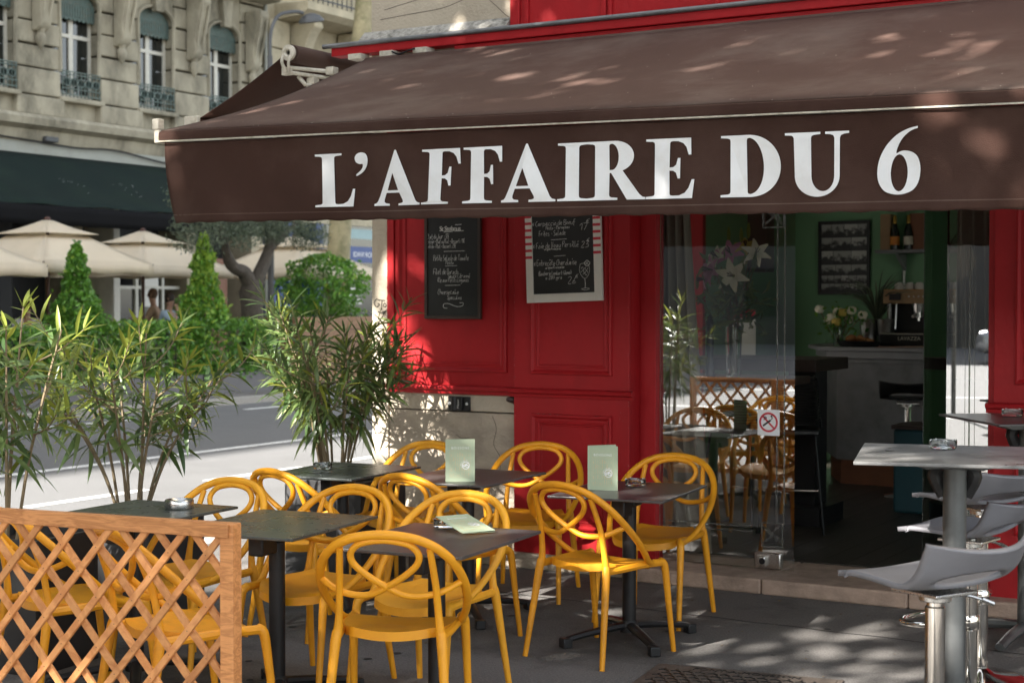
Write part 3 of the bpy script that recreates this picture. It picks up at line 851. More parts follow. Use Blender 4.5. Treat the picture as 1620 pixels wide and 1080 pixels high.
# ================================================================== main awning
XL, XR = -5.985, 1.3
def zbar(x): return 2.523 - 0.0188 * (x + 5.976)
def zhem(x): return 2.082 - 0.0140 * (x + 5.92)
def vy(x, z):
    q = max(0.0, min(1.15, (zbar(x) - z) / 0.44))
    y = 6.40 + q * (0.016 * math.sin(2.3 * x + 0.5) + 0.011 * math.sin(5.7 * x + 1.0 + 2 * q) + 0.005 * math.sin(13 * x + 4 * z)) + 0.004 * math.sin(9 * x + 14 * z)
    e = max(0.0, (-5.62 - x) / 0.36)
    return y + e * e * q * 0.05 + 0.018 * q * math.exp(-((x + 5.80 + 0.35 * (q - .6)) / 0.06) ** 2)
def vx(x, q): return x + max(0.0, (-5.72 - x) / 0.265) ** 2 * 0.034 * q * q
awn = thing('main_awning', 'brown canvas awning over the terrace with L\'AFFAIRE DU 6 in white letters', 'awning', (-2.4, 8.4, 3.2))
def top(u, v):
    x = XL + (XR - XL) * u
    y = 8.28 + (6.395 - 8.28) * v
    z = 3.215 + (zbar(x) + 0.058 - 3.215) * v
    z -= 0.028 * math.sin(PI * v) + 0.004 * math.sin(x * 6.1) * math.sin(PI * v)
    e_ = max(0.0, (0.06 - u) / 0.06)
    return V(x, y, z - 0.02 * e_ * e_ * math.sin(PI * v))
a = MB(); a.grid(top, 120, 16)
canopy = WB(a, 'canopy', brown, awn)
sol = canopy.modifiers.new('thickness', 'SOLIDIFY'); sol.thickness = 0.003
for xs in (-4.66, -3.35, -2.04, -0.73):
    a = MB(); u = (xs - XL) / (XR - XL)
    du = 0.009 / (XR - XL)
    a.grid(lambda i, j: top(u + (i - .5) * 2 * du, j) + V(0, 0, 0.0032), 1, 16)
    WB(a, 'seam', brown, awn)
a = MB()
for k in range(60):
    pass
def barshape(u, v):
    x = XL + (XR - XL) * u
    sec = [(6.395, 0.058), (6.378, 0.050), (6.374, 0.03), (6.376, 0.006), (6.39, 0.0)]
    i = min(len(sec) - 2, int(v * (len(sec) - 1))); f = v * (len(sec) - 1) - i
    y_ = sec[i][0] * (1 - f) + sec[i + 1][0] * f; dz = sec[i][1] * (1 - f) + sec[i + 1][1] * f
    return V(x, y_ + 0.001, zbar(x) + dz)
a.grid(barshape, 40, 8)
WB(a, 'bar_cover', brownv, awn)
a = MB(); a.bar((XL, 6.43, zbar(XL) + 0.03), (XR, 6.43, zbar(XR) + 0.03), 0.06, 0.05); WB(a, 'front_bar', offwhite, awn, smooth=0)
a = MB(); a.bar((XL - .01, 6.374, zbar(XL)), (XR, 6.374, zbar(XR)), 0.008, 0.007); WB(a, 'keder_rail', offwhite, awn, smooth=0)
def val(u, v):
    x = XL + 0.02 + (XR - XL - 0.02) * u
    z = zbar(x) - 0.004 + (zhem(x) - zbar(x) + 0.004) * v
    return V(vx(x, v), vy(x, z), z + 0.003 * math.sin(37 * x) * (v > 0.97))
a = MB(); a.grid(val, 260, 26)
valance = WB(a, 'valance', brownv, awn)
sol = valance.modifiers.new('thickness', 'SOLIDIFY'); sol.thickness = 0.002
a = MB(); a.grid(lambda u, v: val(u, 0.895 + 0.012 * v) + V(0, -0.0022, 0), 200, 1); WB(a, 'hem_stitching', brown, awn)
sp_ = MB(); rs2 = random.Random(31)
for k in range(150):
    u_, v_ = rs2.random(), 1 - rs2.random() ** 1.8 * .98
    p_ = top(u_, v_); r0 = rs2.uniform(.001, .003) * (2 if rs2.random() < .05 else 1)
    sp_.lathe([(r0, 0.0034), (0, 0.0046 + r0 * .3)], 5, tuple(p_))
o = WB(sp_, 'dust_speck', offwhite, awn); o['kind'] = 'stuff'
# end cap
a = MB(); a.box(-6.02, XL, 6.375, 6.45, zbar(XL) - 0.008, zbar(XL) + 0.065); a.box(-6.03, -5.985, 6.37, 6.42, zbar(XL) + 0.0651, zbar(XL) + 0.125)
WB(a, 'end_cap', offwhite, awn, bevel=0.006)
# roller, brackets, folding arms
a = MB(); a.tube([(XL, 8.31, 3.19), (XR, 8.31, 3.19)], 0.045, 14); WB(a, 'roller', brown, awn)
for xs in (-6.09, -5.84, -5.58):
    a = MB(); a.box(xs - 0.045, xs + 0.06, 8.30, 8.40, 3.232, 3.268); WB(a, 'bracket', offwhite, awn, bevel=0.004)
a = MB(); a.tube(cr([(-5.78, 8.295, 3.255), (-5.72, 8.285, 3.235), (-5.65, 8.285, 3.25), (-5.6, 8.29, 3.26)], 5), 0.006, 6); WB(a, 'cable', blackbit, awn)
for xs in (-5.5, -1.2):
    a = MB(); a.tube([(xs, 8.25, 3.08), (xs + .75, 7.5, 2.75)], 0.022, 8); a.tube([(xs + .75, 7.5, 2.75), (xs + .25, 6.45, zbar(xs) + 0.02)], 0.018, 8)
    WB(a, 'folding_arm', offwhite, awn)

# ---- lettering: serif capitals drawn as outlines (cap height 1)
def el(cx, cy, rx, ry, a0, a1, n=14): return [(cx + rx * math.cos(R(a0 + (a1 - a0) * i / n)), cy + ry * math.sin(R(a0 + (a1 - a0) * i / n))) for i in range(n + 1)]
SB = [(0, 0.035), (0.09, 0.045), (0.118, 0.06), (0.125, 0.09), (0.125, 0.91), (0.118, 0.94), (0.09, 0.955), (0, 0.965), (0, 1)]   # left side of a stem
SR = [(0.335, 0.09), (0.343, 0.06), (0.37, 0.045), (0.46, 0.035), (0.46, 0), (0, 0)]
ARM = [(0.45, 0.95), (0.52, 0.915), (0.565, 0.85), (0.60, 0.72), (0.635, 0.72), (0.625, 1.0), (0, 1.0)]
MID = [(0.335, 0.465), (0.39, 0.46), (0.43, 0.425), (0.452, 0.33), (0.485, 0.33), (0.485, 0.67), (0.452, 0.67), (0.43, 0.56), (0.39, 0.52), (0.335, 0.515)]
GL = {
 'L': [[(0, 0), (0.64, 0), (0.675, 0.33), (0.64, 0.33), (0.605, 0.20), (0.55, 0.10), (0.47, 0.052), (0.38, 0.047), (0.345, 0.055), (0.335, 0.08), (0.335, 0.91), (0.343, 0.94), (0.37, 0.955), (0.47, 0.965), (0.47, 1)] + SB[::-1][0:]],
 "'": [cr([(0.03, 0.57), (0.13, 0.64), (0.195, 0.75), (0.21, 0.88), (0.18, 0.97), (0.11, 1.0), (0.035, 0.97), (0.0, 0.90), (0.02, 0.82), (0.08, 0.785), (0.125, 0.785), (0.13, 0.74), (0.095, 0.67), (0.015, 0.595)], 3, True)],
 'A': [[(0, 0), (0.25, 0), (0.25, 0.035), (0.185, 0.048), (0.165, 0.075), (0.17, 0.12), (0.205, 0.235), (0.42, 0.235), (0.475, 0.10), (0.478, 0.06), (0.45, 0.043), (0.40, 0.035), (0.40, 0), (0.77, 0), (0.77, 0.035), (0.725, 0.05), (0.695, 0.09), (0.375, 1.02), (0.355, 1.02), (0.10, 0.18), (0.06, 0.08), (0.035, 0.047), (0, 0.035)],
       [(0.222, 0.28), (0.403, 0.28), (0.316, 0.60)]],
 'F': [[(0, 0), (0.46, 0), (0.46, 0.035), (0.37, 0.045), (0.343, 0.06), (0.335, 0.09)] + MID + [(0.335, 0.92), (0.345, 0.945), (0.37, 0.953)] + ARM + SB[::-1][1:]],
 'E': [[(0, 0), (0.65, 0), (0.685, 0.31), (0.65, 0.31), (0.605, 0.17), (0.55, 0.09), (0.47, 0.05), (0.38, 0.047), (0.345, 0.055), (0.335, 0.08)] + MID + [(0.335, 0.92), (0.345, 0.945), (0.37, 0.953)] + ARM + SB[::-1][1:]],
 'I': [[(0, 0), (0.46, 0), (0.46, 0.035), (0.37, 0.045), (0.343, 0.06), (0.335, 0.09), (0.335, 0.91), (0.343, 0.94), (0.37, 0.955), (0.46, 0.965), (0.46, 1)] + SB[::-1]],
 'R': [[(0, 0), (0.46, 0), (0.46, 0.035), (0.37, 0.045), (0.343, 0.06), (0.335, 0.09), (0.335, 0.46), (0.36, 0.46), (0.60, 0.0), (0.86, 0), (0.86, 0.035), (0.82, 0.045), (0.775, 0.09), (0.53, 0.49)] + el(0.42, 0.738, 0.275, 0.262, -66, 90, 16) + [(0, 1)] + SB[::-1][1:],
       [(0.335, 0.51), (0.37, 0.51)] + el(0.37, 0.732, 0.105, 0.222, -80, 80, 12) + [(0.37, 0.953), (0.345, 0.945), (0.335, 0.92)]],
 'D': [[(0, 0), (0.36, 0)] + el(0.36, 0.5, 0.40, 0.5, -86, 86, 24) + [(0.36, 1), (0, 1)] + SB[::-1][1:],
       [(0.335, 0.08), (0.343, 0.055), (0.37, 0.047)] + el(0.36, 0.5, 0.185, 0.452, -80, 80, 20) + [(0.37, 0.953), (0.343, 0.945), (0.335, 0.92)]],
 'U': [[(0, 1), (0.43, 1), (0.43, 0.965), (0.35, 0.955), (0.325, 0.94), (0.318, 0.91), (0.318, 0.33)] + el(0.459, 0.30, 0.141, 0.235, 180, 360, 16) + [(0.60, 0.90), (0.585, 0.94), (0.55, 0.957), (0.49, 0.965), (0.49, 1), (0.775, 1), (0.775, 0.965), (0.715, 0.957), (0.68, 0.94), (0.665, 0.90)] + el(0.387, 0.30, 0.278, 0.32, 0, -180, 20) + [(0.109, 0.91), (0.10, 0.94), (0.08, 0.957), (0, 0.965)]],
 '6': [cr([(0.475, 1.02), (0.475, 0.99)], 1) + cr([(0.475, 0.99), (0.39, 0.95), (0.30, 0.85), (0.245, 0.73), (0.222, 0.62), (0.27, 0.645), (0.33, 0.655), (0.42, 0.62), (0.48, 0.53), (0.505, 0.36), (0.48, 0.16), (0.40, 0.03), (0.25, -0.02), (0.10, 0.03), (0.02, 0.17), (0.0, 0.36), (0.03, 0.56), (0.11, 0.75), (0.23, 0.90), (0.36, 0.985), (0.475, 1.02)], 4)[1:-1],
       el(0.258, 0.315, 0.10, 0.285, 0, 360, 24)[:-1]],
}
spots = [('L', -4.937, -4.689), ("'", -4.682, -4.604), ('A', -4.573, -4.288), ('F', -4.277, -4.05), ('F', -4.032, -3.81), ('A', -3.819, -3.527), ('I', -3.517, -3.364),
         ('R', -3.364, -3.065), ('E', -3.062, -2.824), ('D', -2.701, -2.429), ('U', -2.406, -2.126), ('6', -2.004, -1.821)]
for ch, x0, x1 in spots:
    polys = [p for p in GL[ch]]
    xm = max(p[0] for q in polys for p in q); xn = min(p[0] for q in polys for p in q)
    sx = (x1 - x0) / (xm - xn)
    def tr(p):
        x = x0 + (p[0] - xn) * sx
        z0 = 2.134 - 0.0118 * (x + 4.85)
        return x, z0 + p[1] * 0.268
    me = fill([[tr(p) for p in q] for q in polys], 0.0008)
    for v in me.vertices:
        x, z, d = v.co.x, v.co.y, v.co.z
        v.co = (x, vy(x, z) - 0.0095 - d, z)
    me.materials.append(white_print)
    link('letter', me, awn, loc=-awn.location)

# ---- side awning round the corner
sa = thing('side_awning', 'brown canvas awning on the side street with its beige roller end showing', 'awning', (-6.3, 8.6, 3.25))
def st_(u, v): return V(-6.42 + (-7.12 + 6.42) * v, 8.08 + u * 4 - 0.12 * v, 3.30 - 0.43 * v - 0.02 * math.sin(PI * v))
a = MB(); a.grid(st_, 12, 8); o = WB(a, 'canopy', brownv, sa); o.modifiers.new('thickness', 'SOLIDIFY').thickness = 0.003
a = MB(); a.tube([(-6.40, 8.05, 3.26), (-6.40, 12.1, 3.26)], 0.058, 16); WB(a, 'roller', brown, sa)
a = MB(); a.box(-7.17, -7.08, 7.93, 12.1, 2.83, 2.865); WB(a, 'front_bar', brownv, sa, bevel=0.004)
a = MB(); a.box(-7.19, -7.07, 7.90, 7.929, 2.815, 2.885); a.tube([(-7.05, 7.98, 2.84), (-7.02, 8.1, 2.80)], 0.022, 8); WB(a, 'end_cap', offwhite, sa, bevel=0.006)
a = MB(); Rx = Matrix.Translation((-6.40, 8.03, 3.26)) @ Matrix.Rotation(PI / 2, 4, 'X')
a.lathe([(0.024, 0.0), (0.052, 0.0), (0.052, 0.018), (0.026, 0.026), (0.016, 0.018), (0.016, 0.0)], 18, M4=Rx)
WB(a, 'roller_cap', offwhite, sa)
a = MB()
a.box(-6.46, -6.40, 8.02, 8.06, 3.12, 3.17)
a.tube(cr([(-6.44, 8.02, 3.25), (-6.44, 8.0, 3.2), (-6.42, 8.02, 3.14)], 4), 0.012, 6)
a.tube(cr([(-6.38, 8.02, 3.25), (-6.385, 8.0, 3.2), (-6.40, 8.02, 3.14)], 4), 0.010, 6)
a.tube([(-6.42, 8.05, 3.17), (-6.2, 8.25, 3.15)], 0.014, 8); a.tube([(-6.42, 8.05, 3.14), (-6.1, 8.4, 3.09)], 0.014, 8)
a.tube([(-6.40, 8.12, 3.12), (-6.34, 8.12, 3.06)], 0.014, 8); a.tube([(-6.34, 8.12, 3.06), (-6.15, 8.4, 3.10)], 0.012, 8)
a.box(-6.35, -6.29, 8.14, 8.20, 3.07, 3.11); a.box(-6.24, -6.18, 8.2, 8.26, 3.13, 3.18)
WB(a, 'arm_bracket', offwhite, sa, bevel=0.003)

# ================================================================== boards on the red wall
bd = thing('menu_board', 'tall narrow blackboard in a dark brown frame with the daily menu chalked on it', 'menu board', (-5.615, 8.43, 1.543))
MB().box(0.022, 0.404, -0.004, 0.006, 0.022, 0.86).build('slate', board_m, bd, smooth=0)
for bx in ((0, 0.022, 0, 0.88), (0.404, 0.426, 0, 0.88), (0.0221, 0.4039, 0, 0.022), (0.0221, 0.4039, 0.86, 0.88)):
    MB().box(bx[0], bx[1], -0.016, 0.008, bx[2], bx[3]).build('frame', darkframe, bd, smooth=0, bevel=0.003)
def X1(c): return (c - 97) * 0.00075
def Z1(c): return (1042 - c) * 0.000645
L1 = [("Plat du Jour : 12€", 120, 345, 243, 46), ("Entrée + Plat ou Plat + Dessert : 19€", 120, 500, 290, 42), ("Entrée + Plat + Dessert : 23€", 120, 412, 338, 40),
      ("Petite Salade de Tomate", 185, 540, 462, 54), ("Pesto", 310, 388, 502, 38), ("Filet de Dorade", 185, 437, 598, 54), ("Sauce Citronné", 332, 552, 634, 42),
      ("Riz aux Petits Légumes", 230, 540, 676, 44), ("Cheesecake", 228, 440, 795, 48), ("Speculos", 325, 468, 847, 40)]
hw = hand([(t, X1(a), X1(b), Z1(c), h * 0.000645) for t, a, b, c, h in L1], 0.0023)
for a, b, c in ((290, 503, 373), (305, 425, 518), (305, 458, 710)):
    stroke(hw, [(X1(a), Z1(c)), (X1(b), Z1(c - 3))], 0.003)
stroke(hw, cr([(X1(325), Z1(935)), (X1(290), Z1(930)), (X1(290), Z1(895)), (X1(340), Z1(890)), (X1(420), Z1(918)), (X1(480), Z1(910)), (X1(482), Z1(882)), (X1(448), Z1(882))], 4), 0.003)
hw.build('chalk_writing', chalk, bd, smooth=0, loc=(0, -0.0042, 0))['kind'] = 'stuff'
me = txt("St Stefanus", 0.044, 0.0003, 'LEFT', 0.0, 0.86)
put('header_print', me, chalk, bd, Matrix.Translation((X1(245), -0.0052, Z1(172))) @ FRONT)
me = txt("St Stefanus", 0.044, 0.0003, 'LEFT', 0.0, 0.86)
put('header_print', me, chalk, bd, Matrix.Translation((X1(248), -0.0056, Z1(170))) @ FRONT)
hl = MB()
for a, b, c in ((290, 380, 180), (400, 492, 174), (405, 470, 112)): stroke(hl, [(X1(a), Z1(c)), (X1(b), Z1(c - 2))], 0.004)
hl.build('header_rule', chalk, bd, smooth=0, loc=(0, -0.0045, 0))

bd = thing('menu_board', 'white framed blackboard with red stripes and prices chalked on it, hung slightly crooked', 'menu board', (-4.815, 8.366, 1.645))
bd.rotation_euler = (0, R(-1.7), 0)
MB().box(0.047, 0.470, -0.004, 0.006, 0.052, 0.86).build('slate', board_m, bd, smooth=0)
for bx in ((0, 0.047, 0, 0.9), (0.470, 0.522, 0, 0.9), (0.0471, 0.4699, 0, 0.052), (0.0471, 0.4699, 0.86, 0.9)):
    MB().box(bx[0], bx[1], -0.012, 0.010, bx[2], bx[3]).build('frame', whiteframe, bd, smooth=0, bevel=0.002)
st2 = MB()
for k in range(8):
    z = (1005 - 485) * 0.000535 + k * 0.0415
    st2.box(0.0005, 0.0465, -0.0128, -0.0124, z - 0.008, z + 0.008)
    st2.box(0.4705, 0.5215, -0.0128, -0.0124, z + 0.004, z + 0.020)
st2.build('red_stripe', stripe_red, bd, smooth=0)
def X2(c): return (c - 118) * 0.000605
def Z2(c): return (1005 - c) * 0.000535
L2 = [("* Carpaccio de Boeuf", 195, 690, 128, 54), ("Pesto - Parmesan", 355, 625, 175, 40), ("Frites - Salade", 275, 578, 245, 56), ("* Foie de Veau Persillé", 197, 722, 385, 62),
      ("origine Française", 330, 522, 410, 26), ("* Entrecôte Charolaise", 205, 695, 585, 64), ("origine Française", 340, 555, 622, 28), ("Boucherie Lambert (6eme)", 262, 635, 695, 46),
      ("~ 280 grs", 338, 525, 742, 36), ("17", 735, 820, 205, 74), ("€", 820, 850, 125, 42), ("23", 755, 835, 400, 68), ("€", 820, 845, 332, 32), ("26", 595, 680, 800, 78), ("€", 682, 710, 732, 34)]
hw = hand([(t, X2(a), X2(b), Z2(c), h * 0.000535) for t, a, b, c, h in L2], 0.0024)
for a, b, c in ((410, 592, 296), (440, 572, 483)): stroke(hw, [(X2(a), Z2(c)), (X2(b), Z2(c - 3))], 0.003)
def ln(pts, w=0.0024): stroke(hw, cr([(X2(a), Z2(b)) for a, b in pts], 4), w)
ln([(738, 585), (728, 650), (745, 710), (787, 750), (828, 710), (842, 650), (832, 600)]); ln([(738, 585), (790, 578), (832, 600)]); ln([(786, 750), (790, 800), (788, 860)], 0.004)
ln([(745, 868), (790, 858), (836, 866), (790, 882), (745, 868)]); ln([(815, 545), (848, 578), (815, 612), (784, 578), (815, 545)], 0.004); ln([(800, 560), (830, 595)]); ln([(830, 560), (800, 595)])
ln([(745, 640), (765, 620), (775, 650), (795, 625), (800, 660), (825, 635)]); ln([(745, 680), (770, 655), (785, 690), (810, 660), (822, 690)]); ln([(765, 705), (785, 690), (800, 715), (812, 700)])
hw.build('chalk_writing', chalk, bd, smooth=0, loc=(0, -0.0042, 0))['kind'] = 'stuff'

# small black wall fitting and hook
lk = thing('wall_bracket', 'small black wall fitting with two white bolt heads on the stone below the boards', 'wall fitting', (-5.46, 8.47, 0.955))
b = MB(); b.box(0, 0.166, -0.014, -0.001, 0, 0.092); b.build('back_plate', blackbit, lk, bevel=0.004)
b = MB(); b.tube([(0.052, -0.018, 0.001), (0.052, -0.018, 0.091)], 0.022, 12); b.box(0.062, 0.115, -0.03, -0.0141, 0.003, 0.089); b.build('hinge_block', blackbit, lk, bevel=0.004)
for x in (0.014, 0.144):
    b = MB(); b.lathe([(0.006, 0), (0.0095, 0), (0.0095, 0.004), (0.0045, 0.005), (0.0045, 0.0)], 14, M4=Matrix.Translation((x, -0.0142, 0.046)) @ Matrix.Rotation(PI / 2, 4, 'X')); b.build('bolt', white_print, lk)
put('lettering', txt('Master', 0.021, 0.0003), white_print, lk, Matrix.Translation((0.094, -0.0307, 0.046)) @ FRONT @ Matrix.Rotation(PI / 2, 4, 'Z'))
hk = thing('iron_hook', 'dark rusty hook stub under the belt moulding beside the red pilaster', 'hook', (-4.95, 8.45, 1.04))
b = MB(); b.tube(cr([(0.0, 0.01, 0.01), (-0.015, -0.02, 0.0), (-0.035, -0.05, 0.004)], 3), [0.02, 0.024, 0.012], 7); b.tube([(0.01, 0.0, 0.02), (-0.005, -0.01, -0.03)], [0.018, 0.008], 7); b.build('stub', darkframe, hk)

# ================================================================== yellow chairs
def mir(p): return (-p[0], p[1], p[2])
def SZ(P): return [(p[0], p[1], .45 + (p[2] - .45) * .925 if p[2] > .45 else p[2]) for p in P]
def make_chair():
    t = thing('plastic_chair', 'chair', 'chair')
    # seat: rounded, dished, waterfall front edge, with a skirt
    def shape(u, v):
        a, b_ = 2 * u - 1, 2 * v - 1
        w_ = 0.205 + 0.018 * b_ - 0.012 * b_ * b_
        # squircle mapping
        x = a * math.sqrt(max(0, 1 - (0.46 if b_ > 0 else 0.30) * b_ * b_)) * w_ * 1.02
        y = b_ * math.sqrt(max(0, 1 - (0.46 if b_ > 0 else 0.25) * a * a)) * 0.215 + 0.014
        z = 0.445 - 0.016 * (1 - a * a) * (1 - b_ * b_ * 0.6) + 0.006 * a * a
        z -= 0.022 * max(0, b_ - 0.55) ** 2 / 0.2
        z += 0.012 * max(0, -b_ - 0.6) / 0.4
        return V(x, y, z)
    n = 16
    sb = MB(); sb.grid(shape, n, n)
    rim = [(i, 0) for i in range(n)] + [(n, j) for j in range(n)] + [(n - i, n) for i in range(n)] + [(0, n - j) for j in range(n)]
    top_ = [shape(i / n, j / n) for i, j in rim]
    c0 = V(0, 0.012, 0)
    lo = [p + V(0, 0, -0.034) + (p - V(0, 0.012, p.z)) * 0.01 for p in top_]
    inn = [V(p.x * 0.93, 0.012 + (p.y - 0.012) * 0.93, p.z) for p in lo]
    inn2 = [V(p.x, p.y, p.z + 0.022) for p in inn]
    m = len(rim)
    loops = [top_, lo, inn, inn2]
    vs = [p for L in loops for p in L]
    fs = [(i * m + k, i * m + (k + 1) % m, (i + 1) * m + (k + 1) % m, (i + 1) * m + k) for i in range(3) for k in range(m)]
    sb.add(vs, fs)
    sb.add([V(p.x, p.y, p.z) for p in inn2], [tuple(range(m))])
    sb.build('seat', yellow, t, smooth=50)
    for s in (1, -1):
        f = (lambda p: p) if s > 0 else mir
        MB().tube([f(p) for p in cr([(0.232, 0.268, 0.0), (0.226, 0.240, 0.2), (0.221, 0.215, 0.39), (0.216, 0.203, 0.425), (0.206, 0.186, 0.437)], 4)],
                  [0.0125, 0.015, 0.0185, 0.020, 0.018], 10).build('leg', yellow, t)
        MB().tube([f(p) for p in cr([(0.228, -0.275, 0.0), (0.212, -0.238, 0.22), (0.197, -0.207, 0.41), (0.191, -0.198, 0.45)], 4)],
                  [0.0125, 0.016, 0.020, 0.019], 10).build('leg', yellow, t)
        MB().tube([f(p) for p in cr(SZ([(0.191, -0.198, 0.44), (0.184, -0.203, 0.52), (0.178, -0.222, 0.63), (0.171, -0.252, 0.72), (0.164, -0.280, 0.795)]), 4)],
                  [0.0185, 0.014, 0.0135, 0.013, 0.0125], 10).build('upright', yellow, t)
        MB().tube([f(p) for p in cr([(0.191, -0.198, 0.43), (0.203, -0.08, 0.432), (0.209, 0.06, 0.434), (0.216, 0.200, 0.430)], 4)], 0.0165, 8, flat=1.1).build('side_rail', yellow, t)
    half = [(0.213, 0.150, 0.432), (0.219, 0.105, 0.437), (0.234, 0.058, 0.459), (0.256, 0.00, 0.510), (0.270, -0.075, 0.580), (0.266, -0.155, 0.660), (0.240, -0.222, 0.735), (0.190, -0.270, 0.795), (0.125, -0.297, 0.832), (0.06, -0.307, 0.847)]
    hoop = SZ(half + [(0, -0.309, 0.851)] + [mir(p) for p in half[::-1]])
    MB().tube(cr(hoop, 5), [0.0125] + [0.0155] * 3 + [0.0175] * 5 + [0.0185] + [0.0175] * 5 + [0.0155] * 3 + [0.0125], 12, flat=0.92).build('back_hoop', yellow, t)
    hl_ = [(-0.262, -0.150, 0.650), (-0.215, -0.182, 0.622), (-0.172, -0.203, 0.606), (-0.11, -0.214, 0.597), (-0.055, -0.224, 0.605), (0.0, -0.238, 0.636), (0.062, -0.252, 0.678), (0.112, -0.266, 0.725), (0.125, -0.278, 0.768), (0.100, -0.291, 0.806), (0.055, -0.300, 0.823)]
    loop = SZ(hl_ + [(0, -0.302, 0.829)] + [mir(p) for p in hl_[::-1]])
    MB().tube(cr(loop, 5), 0.0128, 10).build('back_loop', yellow, t)
    return t

chairs = [
    ((-3.345, 4.84), 24, 'yellow plastic chair nearest the camera, back turned, at the table with the flat menu'),
    ((-3.59, 5.42), 181, 'yellow plastic chair facing the camera across the table with the flat menu card'),
    ((-3.36, 6.52), -11, 'yellow plastic chair with a sunlit seat, seen from behind, in front of the glass door'),
    ((-3.50, 7.42), 184, 'yellow plastic chair pushed under the glass ashtray table, backing onto the glass door'),
    ((-4.40, 7.66), 196, 'yellow plastic chair standing against the red pilaster'),
    ((-5.05, 7.38), 184, 'yellow plastic chair half hidden behind the standing menu card, against the stone wall'),
    ((-4.16, 6.45), -12, 'yellow plastic chair with its back turned at the table with the left standing menu'),
    ((-4.15, 5.36), 179, 'yellow plastic chair facing the camera across the bare green grey table'),
    ((-4.84, 6.30), -12, 'yellow plastic chair with its back to the camera at the black table beside the oleander'),
    ((-4.80, 5.30), 180, 'yellow plastic chair facing the camera behind the steel ashtray table'),
    ((-4.03, 4.42), -20, 'yellow plastic chair behind the trellis nearest the trellis end post'),
    ((-4.80, 4.60), -18, 'yellow plastic chair behind the trellis beside the dark planter'),
]
chair_objs = []
proto = make_chair()
for i, ((x, y), rz, lab) in enumerate(chairs):
    o = proto if i == 0 else copy_tree(proto)
    o.location = (x, y, 0); o.rotation_euler = (0, 0, R(rz))
    tag(o, lab, 'chair', 'yellow chairs on the terrace')
    chair_objs.append(o)

for i, o in enumerate(chair_objs):
    mt = (yellow, yellow_b, yellow_c, yellow)[i % 4]
    for c in kids(o):
        c.material_slots[0].link = 'OBJECT'
        c.material_slots[0].material = mt

# ================================================================== low tables
def make_table():
    t = thing('bistro_table', 'table', 'table')
    top_ = MB(); top_.box(-0.287, 0.287, -0.36, 0.36, 0.723, 0.735)
    top_.build('tabletop', tabletop_m, t, smooth=0, bevel=0.003)
    b = MB(); b.box(-0.13, 0.13, -0.16, 0.16, 0.705, 0.7225); b.box(-0.035, 0.035, -0.17, -0.05, 0.62, 0.7045); b.box(-0.05, 0.05, -0.06, 0.06, 0.66, 0.7045)
    b.build('tilt_bracket', blackmetal, t, bevel=0.01)
    b = MB(); b.tube([(0, 0, 0.05), (0, 0, 0.70)], 0.034, 16); b.lathe([(0.048, 0.045), (0.048, 0.075), (0.036, 0.10)], 16); b.build('column', blackmetal, t)
    for a in (52, 128, 232, 308):
        c, s_ = math.cos(R(a)), math.sin(R(a))
        m = MB()
        path = [(0.02 * c, 0.02 * s_, 0.075), (0.15 * c, 0.15 * s_, 0.066), (0.30 * c, 0.30 * s_, 0.048), (0.355 * c, 0.355 * s_, 0.036)]
        m.tube(cr(path, 3), [0.028, 0.025, 0.022, 0.02], 8, flat=0.75)
        m.build('foot', blackmetal, t)
        m = MB(); m.box(0.335, 0.385, -0.026, 0.026, 0.0, 0.048, Matrix.Rotation(R(a), 4, 'Z')); m.build('foot_pad', blackmetal, t, bevel=0.006)
    return t
tables = [
    ((-3.32, 5.06), 6, tabletop_m, 'bistro table with a menu card lying on a glass ashtray'),
    ((-3.37, 6.85), 7, tabletop_m, 'bistro table with a standing menu card and glass ashtray in front of the red pilaster'),
    ((-4.125, 5.08), 8, tabletop_g, 'bare green grey bistro table beside the trellis end post'),
    ((-4.87, 5.03), 5, tabletop_g, 'bistro table with the round steel ashtray behind the trellis'),
    ((-5.12, 6.87), 4, tabletop_g, 'black bistro table with a glass ashtray in front of the oleander'),
    ((-4.375, 6.97), 4, tabletop_m, 'bistro table carrying only a standing menu card near the stone wall'),
]
proto = make_table()
allt = []
for i, ((x, y), rz, tm, lab) in enumerate(tables):
    o = proto if i == 0 else copy_tree(proto)
    o.location = (x, y, 0); o.rotation_euler = (0, 0, R(rz))
    tag(o, lab, 'table', 'low bistro tables on the terrace')
    allt.append(o)
bpy.context.view_layer.update()
for o, (_, _, tm, _) in zip(allt, tables):
    for c in kids(o):
        if c.name.startswith('tabletop'):
            if tm is not tabletop_m:
                c.data = c.data.copy(); c.data.materials[0] = tm

# ================================================================== ashtrays and menu cards
def ashtray(x, y, z, label, grp='glass ashtrays'):
    t = thing('glass_ashtray', label, 'ashtray', (x, y, z), random.uniform(0, 90), grp)
    MB().lathe([(0.0, 0.0005), (0.044, 0.0005), (0.050, 0.006), (0.053, 0.03), (0.052, 0.035), (0.046, 0.035), (0.042, 0.012), (0.0, 0.009)], 20).build('bowl', clear, t, smooth=30)
    for k in range(4):
        a = k * PI / 2
        MB().bar((math.cos(a) * 0.041, math.sin(a) * 0.041, 0.0355), (math.cos(a) * 0.054, math.sin(a) * 0.054, 0.0355), 0.010, 0.004).build('rest', clear, t, smooth=0)
    return t
def butts(t, n=4):
    m = MB(); r_ = random.Random(n)
    for k in range(n):
        a = r_.uniform(0, 6.28); x, y = r_.uniform(-.02, .02), r_.uniform(-.02, .02)
        m.tube([(x, y, 0.015 + .002 * k), (x + .022 * math.cos(a), y + .022 * math.sin(a), 0.017 + .002 * k)], 0.0035, 7)
    m.build('cigarette_butt', orange, t)
butts(ashtray(-3.45, 5.33, 0.7355, 'glass ashtray under the flat menu card'))
